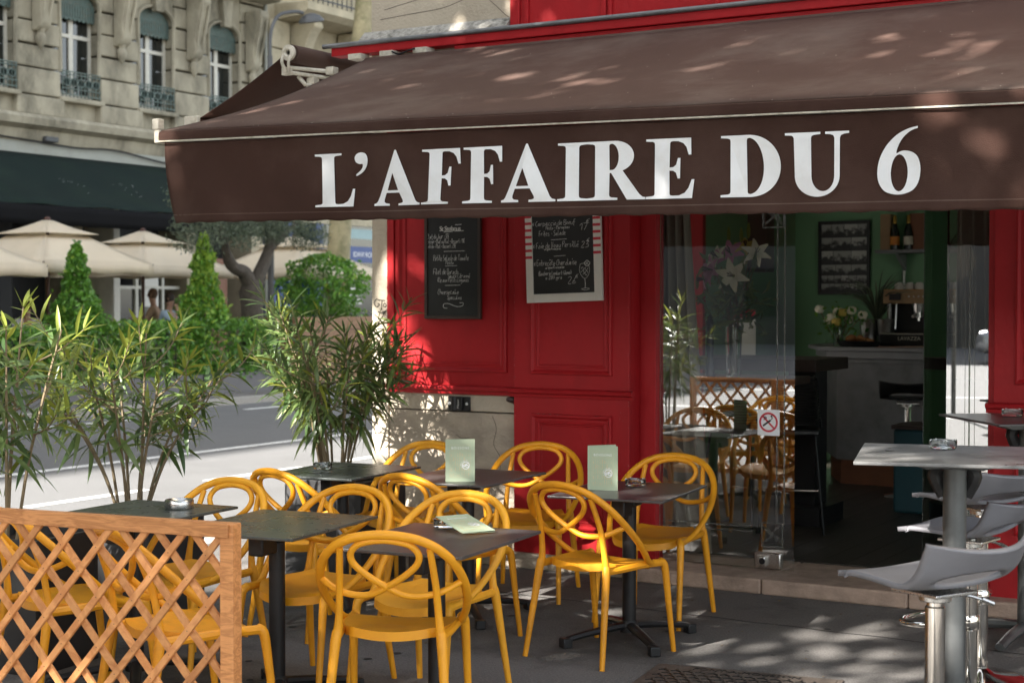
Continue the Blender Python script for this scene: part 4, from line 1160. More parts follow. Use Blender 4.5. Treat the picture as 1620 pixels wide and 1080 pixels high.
butts(ashtray(-3.42, 7.02, 0.7355, 'glass ashtray with cigarette butts beside the right standing menu card'), 6)
ashtray(-5.24, 6.85, 0.7355, 'glass ashtray on the black table by the oleander')
ashtray(-1.62, 6.02, 1.0855, 'glass ashtray on the front high bar table')
ashtray(-1.79, 7.92, 1.0855, 'glass ashtray on the rear high bar table')
sa_ = thing('steel_ashtray', 'round brushed steel ashtray on the table behind the trellis', 'ashtray', (-4.79, 5.22, 0.7355))
MB().lathe([(0.0, 0.0005), (0.062, 0.0005), (0.064, 0.003), (0.064, 0.036), (0.060, 0.041), (0.052, 0.041), (0.046, 0.034), (0.0, 0.020)], 32).build('bowl', steel, sa_, smooth=40)

def card_face(t, sgn, y, parent):
    """printed sage cover: title, gold drawing, round seal. local x 0..w, z 0..h, print facing -Y"""
    w_, h_ = 0.15, 0.216
    g = MB()
    for x0, x1, z0, z1 in ((.022, .128, .022, .0232), (.022, .128, .1580, .1592), (.022, .0232, .0232, .158), (.1268, .128, .0232, .158),
                           (.022, .128, .1875, .1883), (.022, .0228, .16, .1875), (.1272, .128, .16, .1875)):
        g.box(x0, x1, y - .0006, y - .0002, z0, z1)
    r_ = random.Random(3)
    for k in range(46):
        x = .027 + .096 * (k % 9) / 8.6; z = .03 + .12 * (k // 9) / 4.8
        hh = r_.uniform(.006, .022); ww = r_.uniform(.001, .0055)
        g.box(x, min(.126, x + ww), y - .0006, y - .0002, z, min(.156, z + hh))
        if k % 3 == 0: g.box(x, min(.126, x + .011), y - .0006, y - .0002, z - .0012, z)
    g.build('gold_drawing', menu_art, parent, smooth=0)
    put('title', txt('BOISSONS', 0.0165, 0.0002, 'CENTER', 0, 1.25), white_print, parent, Matrix.Translation((0.075, y - .0006, 0.1665)) @ FRONT)
    sgm = MB()
    disc_ring(sgm, .104, .083, 0.0165, 0.0200, y - .0009, 26)
    stroke(sgm, cr([(.094, .088), (.090, .082), (.095, .076), (.101, .083), (.106, .092)], 4), .0032, 0, y - .0009)
    stroke(sgm, cr([(.114, .095), (.106, .088), (.104, .077), (.112, .073), (.117, .080), (.110, .086), (.105, .081)], 4), .0034, 0, y - .0009)
    stroke(sgm, cr([(.094, .074), (.097, .086), (.102, .089)], 3), .0025, 0, y - .0009)
    sgm.build('round_seal', white_print, parent, smooth=0)
    mt = MB()
    for k, ch in enumerate("L'AFFAIRE DU 6"):
        if ch == ' ': continue
        a = R(200 - k * 11.5)
        me = txt(ch, 0.0085, 0.0001)
        me.transform(Matrix.Translation((.104 + .0225 * math.cos(a), y - .0008, .083 + .0225 * math.sin(a))) @ FRONT @ Matrix.Rotation(a - PI / 2, 4, 'Z'))
        o_ = len(mt.v)
        mt.v += [tuple(v.co) for v in me.vertices]; mt.f += [tuple(i + o_ for i in p.vertices) for p in me.polygons]; mt.mi += [0] * len(me.polygons)
    mt.build('ring_lettering', white_print, parent, smooth=0)
def menu(loc, rz, opening, label, rot=None):
    t = thing('menu_card', label, 'menu', loc, rz, 'sage green drinks menus')
    c = MB(); c.box(0, 0.15, -0.0006, 0.0006, 0, 0.216); f = c.build('cover', menu_m, t, smooth=0)
    card_face(t, 1, -0.0006, f)
    b = MB(); b.box(0, 0.15, -0.0006, 0.0006, 0, 0.216)
    bk = b.build('back_leaf', menu_m, t, smooth=0); bk.rotation_euler.z = R(opening); bk.location = (0.0005, 0.0015, 0)
    if rot is not None:
        t.rotation_euler = rot.to_euler()
    return t
menu((-4.335, 6.69, 0.7355), 31, 8, 'sage green drinks menu standing upright on the table near the stone wall')
menu((-3.55, 6.755, 0.7355), 14, 38, 'sage green drinks menu standing half open beside the glass ashtray with butts')
Lx = V(-0.21, 0.105, 0.045).normalized(); Wx = V(0.447, 0.894, 0).normalized(); Nx = Wx.cross(Lx)
Mx = Matrix((Wx, -Nx * 1.0, Lx)).transposed()
if Mx.determinant() < 0: Mx = Matrix((Wx, Nx, Lx)).transposed()
cen = V(-3.325, 5.268, 0.768)
menu(cen - Wx * 0.07 - Lx * 0.108, 0, 2, 'sage green drinks menu lying flat, propped on a glass ashtray', Mx)

# ================================================================== trellis fence
def trellis(name, label, x0, y0, rz, length, grp):
    t = thing(name, label, 'trellis', (x0, y0, 0), rz, grp)
    MB().box(-0.05, 0.0, -0.028, 0.024, 0, 0.942).build('post', railwood, t, smooth=0, bevel=0.003)
    MB().box(-length, -length + 0.05, -0.028, 0.024, 0, 0.942).build('post', railwood, t, smooth=0, bevel=0.003)
    MB().box(-length + 0.0501, -0.014, -0.036, -0.0285, 0.898, 0.946).build('top_rail', railwood, t, smooth=0, bevel=0.003)
    MB().box(-length + 0.0501, -0.0501, -0.0284, 0.024, 0.917, 0.942).build('rail_core', railwood, t, smooth=0, bevel=0.003)
    MB().box(-length + 0.0501, -0.0501, -0.03, 0.024, 0.05, 0.095).build('bottom_rail', railwood, t, smooth=0, bevel=0.003)
    zb, zt, xl, xr = 0.085, 0.917, -length + 0.045, -0.045
    k_ = 1.16
    for sgn, y in ((1, -0.012), (-1, 0.003)):
        c = xl - zt / k_ - 0.2
        while c < xr + zt / k_ + 0.2:
            # x = c + sgn*z/k
            pts = []
            for z in (zb, zt):
                pts.append((c + sgn * z / k_, z))
            (xa, za), (xb, zb_) = pts
            if xa > xb: xa, za, xb, zb_ = xb, zb_, xa, za
            if xb > xl and xa < xr:
                if xa < xl: za += (xl - xa) / (xb - xa) * (zb_ - za); xa = xl
                if xb > xr: zb_ = za + (xr - xa) / (xb - xa) * (zb_ - za); xb = xr
                if xb - xa > 0.02:
                    m = MB(); L_ = math.hypot(xb - xa, zb_ - za)
                    m.box(0, L_, -0.0068, 0.0068, -0.0118, 0.0118)
                    o = m.build('slat', slatwood, t, smooth=0, bevel=0.002)
                    o.location = (xa, y, za); o.rotation_euler = (0, -math.atan2(zb_ - za, xb - xa), 0)
            c += 0.144
    nl = MB()
    c1 = xl - zt / k_ - 0.2
    fr_, bk_ = [], []
    c = xl - zt / k_ - 0.2
    while c < xr + zt / k_ + 0.2:
        fr_.append(c); c += 0.144
    for a in fr_:
        for b_ in fr_:
            z = (b_ - a) * k_ / 2; x = (a + b_) / 2
            if zb < z < zt and xl < x < xr:
                nl.lathe([(.0022, 0), (.0015, .001), (0, .001)], 5, M4=Matrix.Translation((x, -.0188, z)) @ Matrix.Rotation(PI / 2, 4, 'X'))
    o = nl.build('nail', darkframe, t); o['kind'] = 'stuff'
    return t
trellis('trellis_fence', 'orange larch trellis with a wooden end post in the left foreground', -3.295, 3.86, 7.8, 1.9, 'trellis panels along the terrace edge')
trellis('trellis_fence', 'continuing larch trellis panel beyond the planter corner', -5.19, 3.59, 5, 0.9, 'trellis panels along the terrace edge')

# ================================================================== high bar tables and stools
def bartable(x, y, rz, wx, wy, tm, label):
    t = thing('bar_table', label, 'bar table', (x, y, 0), rz, 'high bar tables')
    MB().box(-wx / 2, wx / 2, -wy / 2, wy / 2, 1.073, 1.085).build('tabletop', tm, t, smooth=0, bevel=0.003)
    b = MB(); b.prism([(-0.15, 1.072), (0.15, 1.072), (0.15, 1.045), (0.10, 1.03), (0.05, 1.033), (-0.05, 1.033), (-0.10, 1.03), (-0.15, 1.045)], -0.06, 0.06, 'y')
    b.build('tilt_bracket', greymetal, t, bevel=0.004)
    b = MB(); b.tube(cr([(0.05, 0.03, 1.03), (0.07, 0.03, 1.0), (0.035, 0.03, 0.93)], 3), 0.03, 8); b.tube(cr([(-0.05, 0.03, 1.03), (-0.07, 0.03, 1.0), (-0.035, 0.03, 0.93)], 3), 0.03, 8); b.build('hinge_lug', blackmetal, t)
    for s in (-1, 1):
        b = MB(); b.lathe([(0.0, 0), (0.008, 0), (0.008, 0.006), (0, 0.008)], 10, M4=Matrix.Translation((s * 0.125, -0.0605, 1.053)) @ Matrix.Rotation(PI / 2, 4, 'X')); b.build('bolt', chrome, t)
    b = MB(); b.tube([(0, 0, 0.05), (0, 0, 1.035)], 0.043, 20); b.build('column', greymetal, t)
    for a in (45, 135, 225, 315):
        c, s_ = math.cos(R(a)), math.sin(R(a))
        b = MB(); b.tube(cr([(0.02 * c, 0.02 * s_, 0.07), (0.2 * c, 0.2 * s_, 0.055), (0.36 * c, 0.36 * s_, 0.025)], 3), [0.032, 0.024], 8, flat=0.8); b.build('foot', greymetal, t)
    return t
bartable(-1.53, 5.85, 15, 0.70, 0.76, tabletop_l, 'front high bar table with a pale concrete look top and grey column')
bartable(-1.70, 7.85, 38, 0.62, 0.70, tabletop_m, 'rear high bar table with a dark top beside the red pillar')

def make_stool():
    t = thing('bar_stool', 'stool', 'bar stool')
    # shell: bent sheet, seat at front (+y), low wrapped back with an oval opening
    prof = cr([(0.235, 0.772), (0.16, 0.782), (0.05, 0.780), (-0.06, 0.772), (-0.12, 0.782), (-0.18, 0.815), (-0.225, 0.862), (-0.262, 0.905)], 4)
    n = len(prof)
    NU = 28
    def f(u, v):
        k = v * (n - 1); i = min(n - 2, int(k)); q = k - i
        y = prof[i][0] * (1 - q) + prof[i + 1][0] * q; z = prof[i][1] * (1 - q) + prof[i + 1][1] * q
        a = 2 * u - 1
        wd = 0.205 + 0.014 * math.sin(v * PI)
        if v > 0.62: wd += 0.02 * (v - 0.62) / 0.38
        back = max(0, (v - 0.42) / 0.58)
        y += back * 0.085 * a * a
        z += 0.012 * a * a * (1 - back) + back * 0.03 * a * a
        if v < 0.12: y -= 0.02 * (abs(a) ** 4)
        return V(a * wd, y, z)
    NV = 64
    m = MB()
    vs = [f(i / NU, j / NV) for j in range(NV + 1) for i in range(NU + 1)]
    def dd(u, v): return math.hypot((u - .5) / .34, (v - .66) / .13)
    keep = [(i, j) for j in range(NV) for i in range(NU) if dd((i + .5) / NU, (j + .5) / NV) >= 1]
    for i, j in keep:
        for a, b_ in ((i, j), (i + 1, j), (i, j + 1), (i + 1, j + 1)):
            u, v = a / NU, b_ / NV; d = dd(u, v)
            if d < 1: vs[b_ * (NU + 1) + a] = f(.5 + (u - .5) / d, .66 + (v - .66) / d)
    # smooth the rim: nearest ring of outside vertices that border the opening also go onto the oval
    gone = {(i, j) for j in range(NV) for i in range(NU)} - set(keep)
    for i, j in gone:
        for a, b_ in ((i, j), (i + 1, j), (i, j + 1), (i + 1, j + 1)):
            u, v = a / NU, b_ / NV; d = dd(u, v)
            if d >= 1: vs[b_ * (NU + 1) + a] = f(.5 + (u - .5) / d, .66 + (v - .66) / d)
    fs = [(j * (NU + 1) + i, j * (NU + 1) + i + 1, (j + 1) * (NU + 1) + i + 1, (j + 1) * (NU + 1) + i) for i, j in keep]
    m.add(vs, fs)
    o = m.build('seat_shell', stoolplastic, t, smooth=60)
    so_ = o.modifiers.new('thickness', 'SOLIDIFY'); so_.thickness = 0.018; so_.offset = -1
    b = MB(); b.box(-0.09, 0.09, -0.09, 0.10, 0.745, 0.757); b.lathe([(0.05, 0.72), (0.05, 0.744)], 16); b.build('seat_plate', steel, t, bevel=0.003)
    b = MB(); b.lathe([(0.031, 0.02), (0.031, 0.70), (0.026, 0.705), (0.026, 0.735)], 24); b.build('column', chrome, t)
    b = MB(); b.lathe([(0.0, 0.0), (0.195, 0.0), (0.195, 0.006), (0.17, 0.014), (0.06, 0.028), (0.032, 0.045), (0.032, 0.05), (0, 0.05)], 36); b.build('base_disc', chrome, t)
    b = MB(); ring_ = [(0.03, 0.02, 0.36), (0.10, 0.05, 0.36), (0.155, 0.14, 0.355), (0.12, 0.235, 0.35), (0.0, 0.265, 0.35), (-0.12, 0.235, 0.35), (-0.155, 0.14, 0.355), (-0.10, 0.05, 0.36), (-0.03, 0.02, 0.36)]
    b.tube(cr(ring_, 5), 0.0125, 10); b.lathe([(0.034, 0.33), (0.038, 0.335), (0.038, 0.385), (0.034, 0.39)], 20); b.build('footrest', chrome, t)
    b = MB(); b.tube(cr([(0.03, -0.02, 0.74), (0.09, -0.05, 0.735), (0.15, -0.07, 0.715)], 4), 0.005, 8); b.tube([(0.135, -0.066, 0.722), (0.175, -0.078, 0.705)], 0.008, 8); b.build('lift_lever', steel, t)
    return t
stool = make_stool()
for i, (x, y, rz, dz, lab) in enumerate([
        (-1.33, 4.86, 62, 0.0, 'grey bar stool nearest the camera, chrome post in front of the high table column'),
        (-1.60, 6.36, 80, -0.055, 'grey bar stool lowest of the three, half hidden behind the high table column'),
        (-1.70, 6.95, 58, 0.0, 'grey bar stool farthest from the camera, its oval back opening against the red pillar')]):
    o = stool if i == 0 else copy_tree(stool)
    o.location = (x, y, 0); o.rotation_euler = (0, 0, R(rz))
    tag(o, lab, 'bar stool', 'grey bar stools')
    if dz:
        bpy.context.view_layer.update()
        for c in kids(o):
            if c.name.split('.')[0] in ('seat_shell', 'seat_plate', 'lift_lever'): c.location.z += dz

# ================================================================== foliage helpers
import numpy as np
def leafcloud(pts, size, mat, name, parent, rnd, aspect=0.55, stuff=True, up=0.4):
    """many leaf-sized faces; every leaf is a bent diamond of two triangles pairs"""
    n = len(pts)
    P = np.array(pts, float)
    rs = np.random.RandomState(rnd)
    d = rs.normal(size=(n, 3)); d[:, 2] += up; d /= np.linalg.norm(d, axis=1)[:, None]
    q = rs.normal(size=(n, 3)); s = np.cross(d, q); s /= np.linalg.norm(s, axis=1)[:, None]
    nn = np.cross(s, d)
    L = size * rs.uniform(0.7, 1.35, n)[:, None]
    a = P - d * L * .5; c = P + d * L * .5
    b = P + s * L * aspect * .5 + nn * L * .10; e = P - s * L * aspect * .5 + nn * L * .10
    vs = np.stack([a, b, c, e], 1).reshape(-1, 3)
    idx = np.arange(n)[:, None] * 4
    f = np.concatenate([idx + np.array([[0, 1, 2]]), idx + np.array([[0, 2, 3]])], 1).reshape(-1, 3)
    me = bpy.data.meshes.new(name)
    me.from_pydata(vs.tolist(), [], f.tolist())
    me.materials.append(mat)
    o = link(name, me, parent)
    if stuff: o['kind'] = 'stuff'
    return o

# ================================================================== far side of the street
FX = -25.0
apt = thing('apartment_building', 'weathered limestone apartment building with arched windows across the street', 'building', (FX, 24, 0))
b = MB(); b.box(-34, FX - 0.45, 12, 30.3, 4.4, 24); WB(b, 'wall', facade, apt, smooth=0)
openings = [(21.34 + 2.32 * k, 22.50 + 2.32 * k) for k in range(-2, 4)]
piers = []
for i in range(len(openings) - 1): piers.append((openings[i][1], openings[i + 1][0]))
piers.append((openings[-1][1], 30.3))
course = [5.5, 5.93, 6.50, 6.98, 7.46, 7.94, 8.42, 8.9, 9.5]
rb = random.Random(2)
for y0, y1 in piers:
    if y1 < 21: continue
    for k in range(len(course) - 1):
        big = k == 0
        pr = 0.10 if k == 0 else (0.04 if k % 2 else 0.0)
        m = MB(); m.box(FX - 0.45, FX + pr + rb.uniform(-.008, .008), y0 + (0 if k else -.06), y1 + (0 if k else .06), course[k] + 0.018, course[k + 1] - 0.018)
        WB(m, 'stone_block', facade, apt, smooth=0, bevel=0.03)
def consol(y, z0, sc=1.0):
    m = MB()
    pts = [(0.0, 1.75), (0.50, 1.75), (0.52, 1.60), (0.44, 1.48), (0.40, 1.25), (0.33, 1.0), (0.28, 0.72), (0.30, 0.5), (0.24, 0.36), (0.14, 0.30), (0.0, 0.28)]
    m.prism([(FX + 0.03 + a * sc, z0 + b_ * sc) for a, b_ in pts], y - 0.0, y + 0.0, 'y') if False else None
    # prism along y: outline in (x, z)
    m.prism([(FX + 0.03 + a * sc, z0 + b_ * sc) for a, b_ in pts], y - 0.15 * sc, y + 0.15 * sc, 'y')
    WB(m, 'console', facade, apt, smooth=40, bevel=0.03)
    m = MB()
    for s in (-1, 1):
        m.tube(cr([(FX + .52 * sc, y + s * .11 * sc, z0 + 1.55 * sc), (FX + .45 * sc, y + s * .11 * sc, z0 + 1.2 * sc), (FX + .35 * sc, y + s * .1 * sc, z0 + .8 * sc), (FX + .30 * sc, y + s * .08 * sc, z0 + .5 * sc)], 4), 0.035 * sc, 6)
    m.lathe([(0, -.28), (.05, -.22), (.10, -.1), (.11, 0.0), (.07, .08), (.10, .16), (.12, .24), (.06, .3)], 10, (FX + .14, y, z0 + .18 * sc))
    WB(m, 'console_scroll', facade, apt)
for y0, y1 in piers[1:-1]:
    if y1 > 21: consol((y0 + y1) / 2 - 0.05, 6.95)
consol(29.75, 6.95)
for k, (y0, y1) in enumerate(openings):
    if y1 < 21: continue
    yc = (y0 + y1) / 2
    # arch head: rectangle with a segmental cut
    arc = [(yc + (y1 - y0) / 2 * math.cos(R(a)), 7.98 + 0.33 * math.sin(R(a))) for a in range(180, -1, -15)]
    m = MB(); m.prism([(y0, 9.5)] + [(y0, 7.98)] + arc[1:-1] + [(y1, 7.98), (y1, 9.5)], FX - 0.45, FX - 0.02, 'x'); WB(m, 'arch_head', facade, apt, smooth=0)
    m = MB(); arc2 = [(yc + (y1 - y0 + .0) / 2 * math.cos(R(a)), 7.98 + 0.33 * math.sin(R(a))) for a in range(180, -1, -15)]
    m.tube([(FX + 0.0, y0 + .03, 6.5)] + [(FX + 0.0, p[0], p[1] + .03) for p in arc2] + [(FX + 0.0, y1 - .03, 6.5)], 0.05, 6); WB(m, 'arch_trim', facade, apt)
    m = MB(); m.prism([(yc - .12, 8.2), (yc + .12, 8.2), (yc + .18, 8.85), (yc - .18, 8.85)], FX - 0.02, FX + 0.14, 'x'); WB(m, 'keystone', facade, apt, smooth=0, bevel=0.02)
    m = MB(); m.box(FX - 0.45, FX - 0.06, y0, y1, 5.4, 5.88); WB(m, 'spandrel', facade, apt, smooth=0)
    m = MB(); m.box(FX - 0.45, FX + 0.12, y0 - 0.05, y1 + 0.05, 5.88, 5.98); WB(m, 'sill', facade, apt, smooth=0, bevel=0.02)
    # window
    fr = MB(); xw = FX - 0.30
    for a0, a1, z0, z1 in ((y0, y0 + .07, 5.98, 8.0), (y1 - .07, y1, 5.98, 8.0), (yc - .06, yc + .06, 5.98, 7.75), (y0 + .0701, yc - .0601, 5.98, 6.12), (yc + .0601, y1 - .0701, 5.98, 6.12),
                           (y0 + .0701, yc - .0601, 7.30, 7.38), (yc + .0601, y1 - .0701, 7.30, 7.38), (y0 + .0701, y1 - .0701, 7.7501, 8.0)):
        fr.box(xw - 0.03, xw + 0.04, a0, a1, z0, z1)
    fr_o = WB(fr, 'window', winwhite, apt, smooth=0)
    for a0, a1, z0, z1 in ((y0 + .07, yc - .06, 6.12, 7.30), (yc + .06, y1 - .07, 6.12, 7.30), (y0 + .07, yc - .06, 7.38, 7.75), (yc + .06, y1 - .07, 7.38, 7.75)):
        m = MB(); m.box(xw - 0.01, xw, a0, a1, z0, z1); m.build('pane', darkpane, fr_o, smooth=0)
    # scalloped lambrequin
    m = MB()
    low = []
    ns = 9
    for i in range(ns * 4 + 1):
        u = i / (ns * 4); ph = (i % 4) / 4
        low.append((y0 + .02 + (y1 - y0 - .04) * u, 7.70 - 0.05 * abs(math.sin(PI * u * ns))))
    arcu = [(yc + (y1 - y0 - .04) / 2 * math.cos(R(a)), 7.97 + 0.31 * math.sin(R(a))) for a in range(0, 181, 15)]
    m.prism(low + arcu, FX - 0.16, FX - 0.13, 'x'); WB(m, 'lambrequin', verdigris, apt, smooth=0)
    m = MB()
    for i in range(15):
        yy = y0 + .06 + (y1 - y0 - .12) * i / 14
        m.tube([(FX - .1285, yy, 7.72), (FX - .1285, yy, 8.0)], 0.012, 5)
    WB(m, 'lambrequin_rib', verdigris, apt)
    # balconette
    m = MB()
    for z in (6.04, 6.16, 6.46, 6.52): m.box(FX + 0.03, FX + 0.055, y0 + .02, y1 - .02, z, z + .022)
    for i in range(11):
        yy = y0 + .05 + (y1 - y0 - .10) * i / 10
        m.box(FX + 0.032, FX + 0.050, yy - .008, yy + .008, 6.0, 6.52)
    for i in range(5):
        yy = y0 + .16 + (y1 - y0 - .32) * i / 4
        m.lathe([(.075, -.01), (.095, -.01), (.095, .01), (.075, .01), (.075, -.01)], 14, M4=Matrix.Translation((FX + .041, yy, 6.31)) @ Matrix.Rotation(PI / 2, 4, 'Y'))
    WB(m, 'railing', verdigris, apt)
m = MB(); m.prism([(FX - .3, 4.95), (FX + .06, 4.95), (FX + .10, 5.05), (FX + .12, 5.2), (FX + .30, 5.28), (FX + .33, 5.42), (FX + .25, 5.5), (FX - .3, 5.52)], 12, 30.35, 'y'); WB(m, 'cornice', facade, apt, smooth=25)
m = MB(); m.prism([(FX - .3, 8.95), (FX + .5, 9.0), (FX + .75, 9.15), (FX + .75, 9.3), (FX - .3, 9.4)], 12, 30.35, 'y'); WB(m, 'balcony_slab', facade, apt, smooth=25)
m = MB(); m.box(FX - .3, FX + .06, 12, 30.3, 4.66, 4.95); WB(m, 'fascia_band', fascia, apt, smooth=0)
m = MB(); m.tube(cr([(FX + .12, 20, 5.05), (FX + .12, 22.5, 4.98), (FX + .12, 24, 4.92), (FX + .12, 25.2, 4.96), (FX + .12, 26.9, 4.80), (FX + .12, 29, 4.85)], 6), 0.02, 5); WB(m, 'cable', blackbit, apt)
m = MB(); m.box(FX + .05, FX + .2, 23.1, 23.45, 4.98, 5.09); WB(m, 'junction_box', lamp_m, apt, smooth=0, bevel=0.02)
# ground floor of the apartment building
m = MB(); m.box(-26.4, -25.9, 12, 30.2, 0, 4.66); WB(m, 'shop_back_wall', darkwall, apt, smooth=0)
for y0, y1, mm in ((22.0, 22.35, darkwall), (25.2, 25.4, winwhite), (27.55, 27.85, facade2), (29.85, 30.3, facade2), (24.05, 24.3, facade2), (20.2, 20.6, facade2)):
    m = MB(); m.box(-25.9, FX, y0, y1, 0.02, 4.65); WB(m, 'shopfront_pier', mm, apt, smooth=0, bevel=0.02)
fr = MB()
for y0, y1, z0, z1 in ((25.41, 27.54, 1.95, 2.02), (25.41, 27.54, 2.75, 2.85), (26.1, 26.18, 0.1, 1.949), (26.1, 26.18, 2.021, 2.749), (26.95, 27.02, 0.1, 1.949), (26.95, 27.02, 2.021, 2.749)): fr.box(-25.3, -25.22, y0, y1, z0, z1)
f_ = WB(fr, 'shop_window', winwhite, apt, smooth=0)
m = MB(); m.box(-25.29, -25.28, 25.41, 26.1, 0.4, 1.95); m.box(-25.29, -25.28, 26.18, 26.95, 0.4, 2.75); m.build('pane', darkpane, f_, smooth=0)
m = MB(); m.box(-25.26, -25.24, 26.3, 26.85, 1.55, 2.45); m.build('notice', whiteframe, f_, smooth=0)  # white plate standing in for the bright reflection in the shop window
m = MB(); m.box(-25.5, -25.30, 28.45, 29.3, 0.02, 2.7); d_ = WB(m, 'door', doorbrown, apt, smooth=0)
m = MB(); ring(m, 0, 0, 0, 0, 0, [(0, 0)]) if False else None
m = MB(); m.box(-25.2999, -25.27, 28.55, 28.83, 0.3, 2.5); m.box(-25.2999, -25.27, 28.92, 29.2, 0.3, 2.5); m.build('door_panel', doorbrown, d_, smooth=0, bevel=0.02)
m = MB(); m.tube([(FX + .06, 30.35, 0), (FX + .06, 30.35, 9.2)], 0.045, 8); WB(m, 'drain_pipe', fascia, apt)
# big shop awning
ga = thing('shop_awning', 'large dark green canvas awning above the shopfront across the street', 'awning', (-24, 22, 4))
m = MB(); m.grid(lambda u, v: V(-24.9 + 2.4 * v, 12 + 16.0 * u, 4.70 - 1.22 * v - .03 * math.sin(PI * v) + .012 * math.sin(u * 60) * v), 60, 8); o = WB(m, 'canopy', gawn, ga); o.modifiers.new('t', 'SOLIDIFY').thickness = .01
m = MB(); m.grid(lambda u, v: V(-22.5 + .01 * math.sin(u * 90) * v, 12 + 16.0 * u, 3.475 - .37 * v), 80, 3); o = WB(m, 'valance', gawnv, ga); o.modifiers.new('t', 'SOLIDIFY').thickness = .008
m = MB(); m.grid(lambda u, v: V(-24.9 + 2.4 * v, 28.0, 4.70 - 1.22 * v - .5 * v * u), 1, 4); WB(m, 'side_cheek', gawnv, ga)
bd_ = MB(); rr_ = random.Random(8)
for cy, cnt in ((22.6, 8), (24.3, 12), (25.6, 5)):
    for k in range(cnt):
        v = rr_.uniform(.45, .72); yy = cy + rr_.gauss(0, .22)
        bd_.lathe([(0, .001), (rr_.uniform(.012, .03), .001), (0, .006)], 6, (-24.9 + 2.4 * v, yy, 4.70 - 1.22 * v - .03 * math.sin(PI * v) + .02))
o = WB(bd_, 'bird_dropping', white_print, ga); o['kind'] = 'stuff'

# neighbouring building
nb = thing('neighbour_building', 'warm limestone building with an iron balcony and blue shopfront farther up the street', 'building', (FX, 36, 0))
m = MB(); m.box(-34, FX - .1, 30.5, 60, 3.9, 24); WB(m, 'wall', facade2, nb, smooth=0)
for k in range(6):
    m = MB(); m.box(FX - .1, FX + .04, 30.55, 31.35, 4.4 + k * .72, 5.09 + k * .72); WB(m, 'stone_block', facade2, nb, smooth=0, bevel=.03)
m = MB(); m.prism([(FX - .2, 8.70), (FX + .75, 8.78), (FX + .95, 8.9), (FX + .95, 9.08), (FX - .2, 9.12)], 30.9, 45, 'y'); WB(m, 'balcony_slab', facade2, nb, smooth=25)
for yc in (31.6, 33.6, 35.6):
    m = MB(); pts = [(0, 1.2), (.8, 1.2), (.82, 1.05), (.66, .9), (.5, .6), (.42, .25), (.2, .05), (0, 0)]
    m.prism([(FX - .05 + a, 7.5 + b_) for a, b_ in pts], yc - .17, yc + .17, 'y'); WB(m, 'console', facade2, nb, smooth=40, bevel=.03)
for yc in (32.6, 34.6):
    m = MB(); m.prism([(yc - .75, 4.5), (yc + .75, 4.5), (yc + .75, 7.6), (yc + .4, 8.05), (yc, 8.2), (yc - .4, 8.05), (yc - .75, 7.6)], FX - .0999, FX + .05, 'x'); wsu = WB(m, 'window_surround', facade2, nb, smooth=0, bevel=.03)
    m = MB(); m.prism([(yc - .5, 4.6), (yc + .5, 4.6), (yc + .5, 7.3), (yc + .25, 7.6), (yc, 7.7), (yc - .25, 7.6), (yc - .5, 7.3)], FX + .0501, FX + .056, 'x'); m.build('pane', darkpane, wsu, smooth=0)
m = MB()
for z in (9.2, 9.55, 9.95): m.box(FX + .86, FX + .89, 31.0, 45, z, z + .035)
for k in range(70): m.box(FX + .865, FX + .885, 31.0 + k * .2, 31.02 + k * .2, 9.12, 9.95)
WB(m, 'railing', blackmetal, nb, smooth=0)
m = MB(); m.box(-25.3, -25.2, 31, 45, 9.13, 11.5); WB(m, 'balcony_door', darkpane, nb, smooth=0)
# blue shop at street level
bs = thing('blue_shopfront', 'blue painted shopfront with a lettered sign board beyond the olive tree', 'shopfront', (FX, 34, 0))
m = MB(); m.box(-26.0, -25.55, 30.4, 60, 0, 3.9); WB(m, 'shop_back_wall', darkwall, bs, smooth=0)
m = MB(); m.box(-25.5499, -24.98, 30.45, 60, 3.7, 4.35); WB(m, 'fascia', facade2, bs, smooth=0)
for y0, y1 in ((30.6, 30.8), (30.95, 31.12), (31.3, 31.48), (32.45, 32.75), (33.35, 33.55), (36.2, 36.5)):
    m = MB(); m.box(-25.5, FX, y0, y1, 0.02, 3.699); WB(m, 'pilaster', blue, bs, smooth=0, bevel=.015)
m = MB(); m.box(-25.4, FX - .06, 32.751, 33.349, .02, 3.69); WB(m, 'pane', darkpane, bs, smooth=0)
m = MB(); m.box(-25.3, FX - .05, 33.551, 36.199, 2.72, 3.15); sb_ = WB(m, 'sign_board', blue, bs, smooth=0)
put('lettering', txt('IDAVI ROI', .20, .004), white_print, sb_, Matrix.Translation((FX - .045, 34.55, 2.87)) @ Matrix.Rotation(PI / 2, 4, 'Z') @ Matrix.Rotation(PI / 2, 4, 'X'))
m = MB(); m.box(-25.3, FX - .06, 33.551, 36.199, .1, 2.719); m.box(-25.3, FX - .06, 33.551, 36.199, 3.151, 3.698); pn_ = WB(m, 'pane', darkpane, bs, smooth=0)
m = MB()
for k, (a_, z_) in enumerate(((.35, 2.1), (.45, 1.95), (.6, 1.82), (.6, 1.7), (.55, 1.6))): m.box(FX - .059, FX - .055, 33.95, 33.95 + a_, z_, z_ + (.035 if k != 1 else .09))
m.build('window_lettering', whiteframe, pn_, smooth=0)
m = MB(); m.box(FX - .059, FX - .055, 34.0, 35.2, 3.36, 3.62); m.build('pale_sign', M('pale_teal_sign', (.30, .42, .42), .6), pn_, smooth=0)
m = MB(); m.box(FX - .049, FX - .03, 33.62, 33.70, 2.78, 3.02); m.build('small_light', whiteframe, sb_, smooth=0)

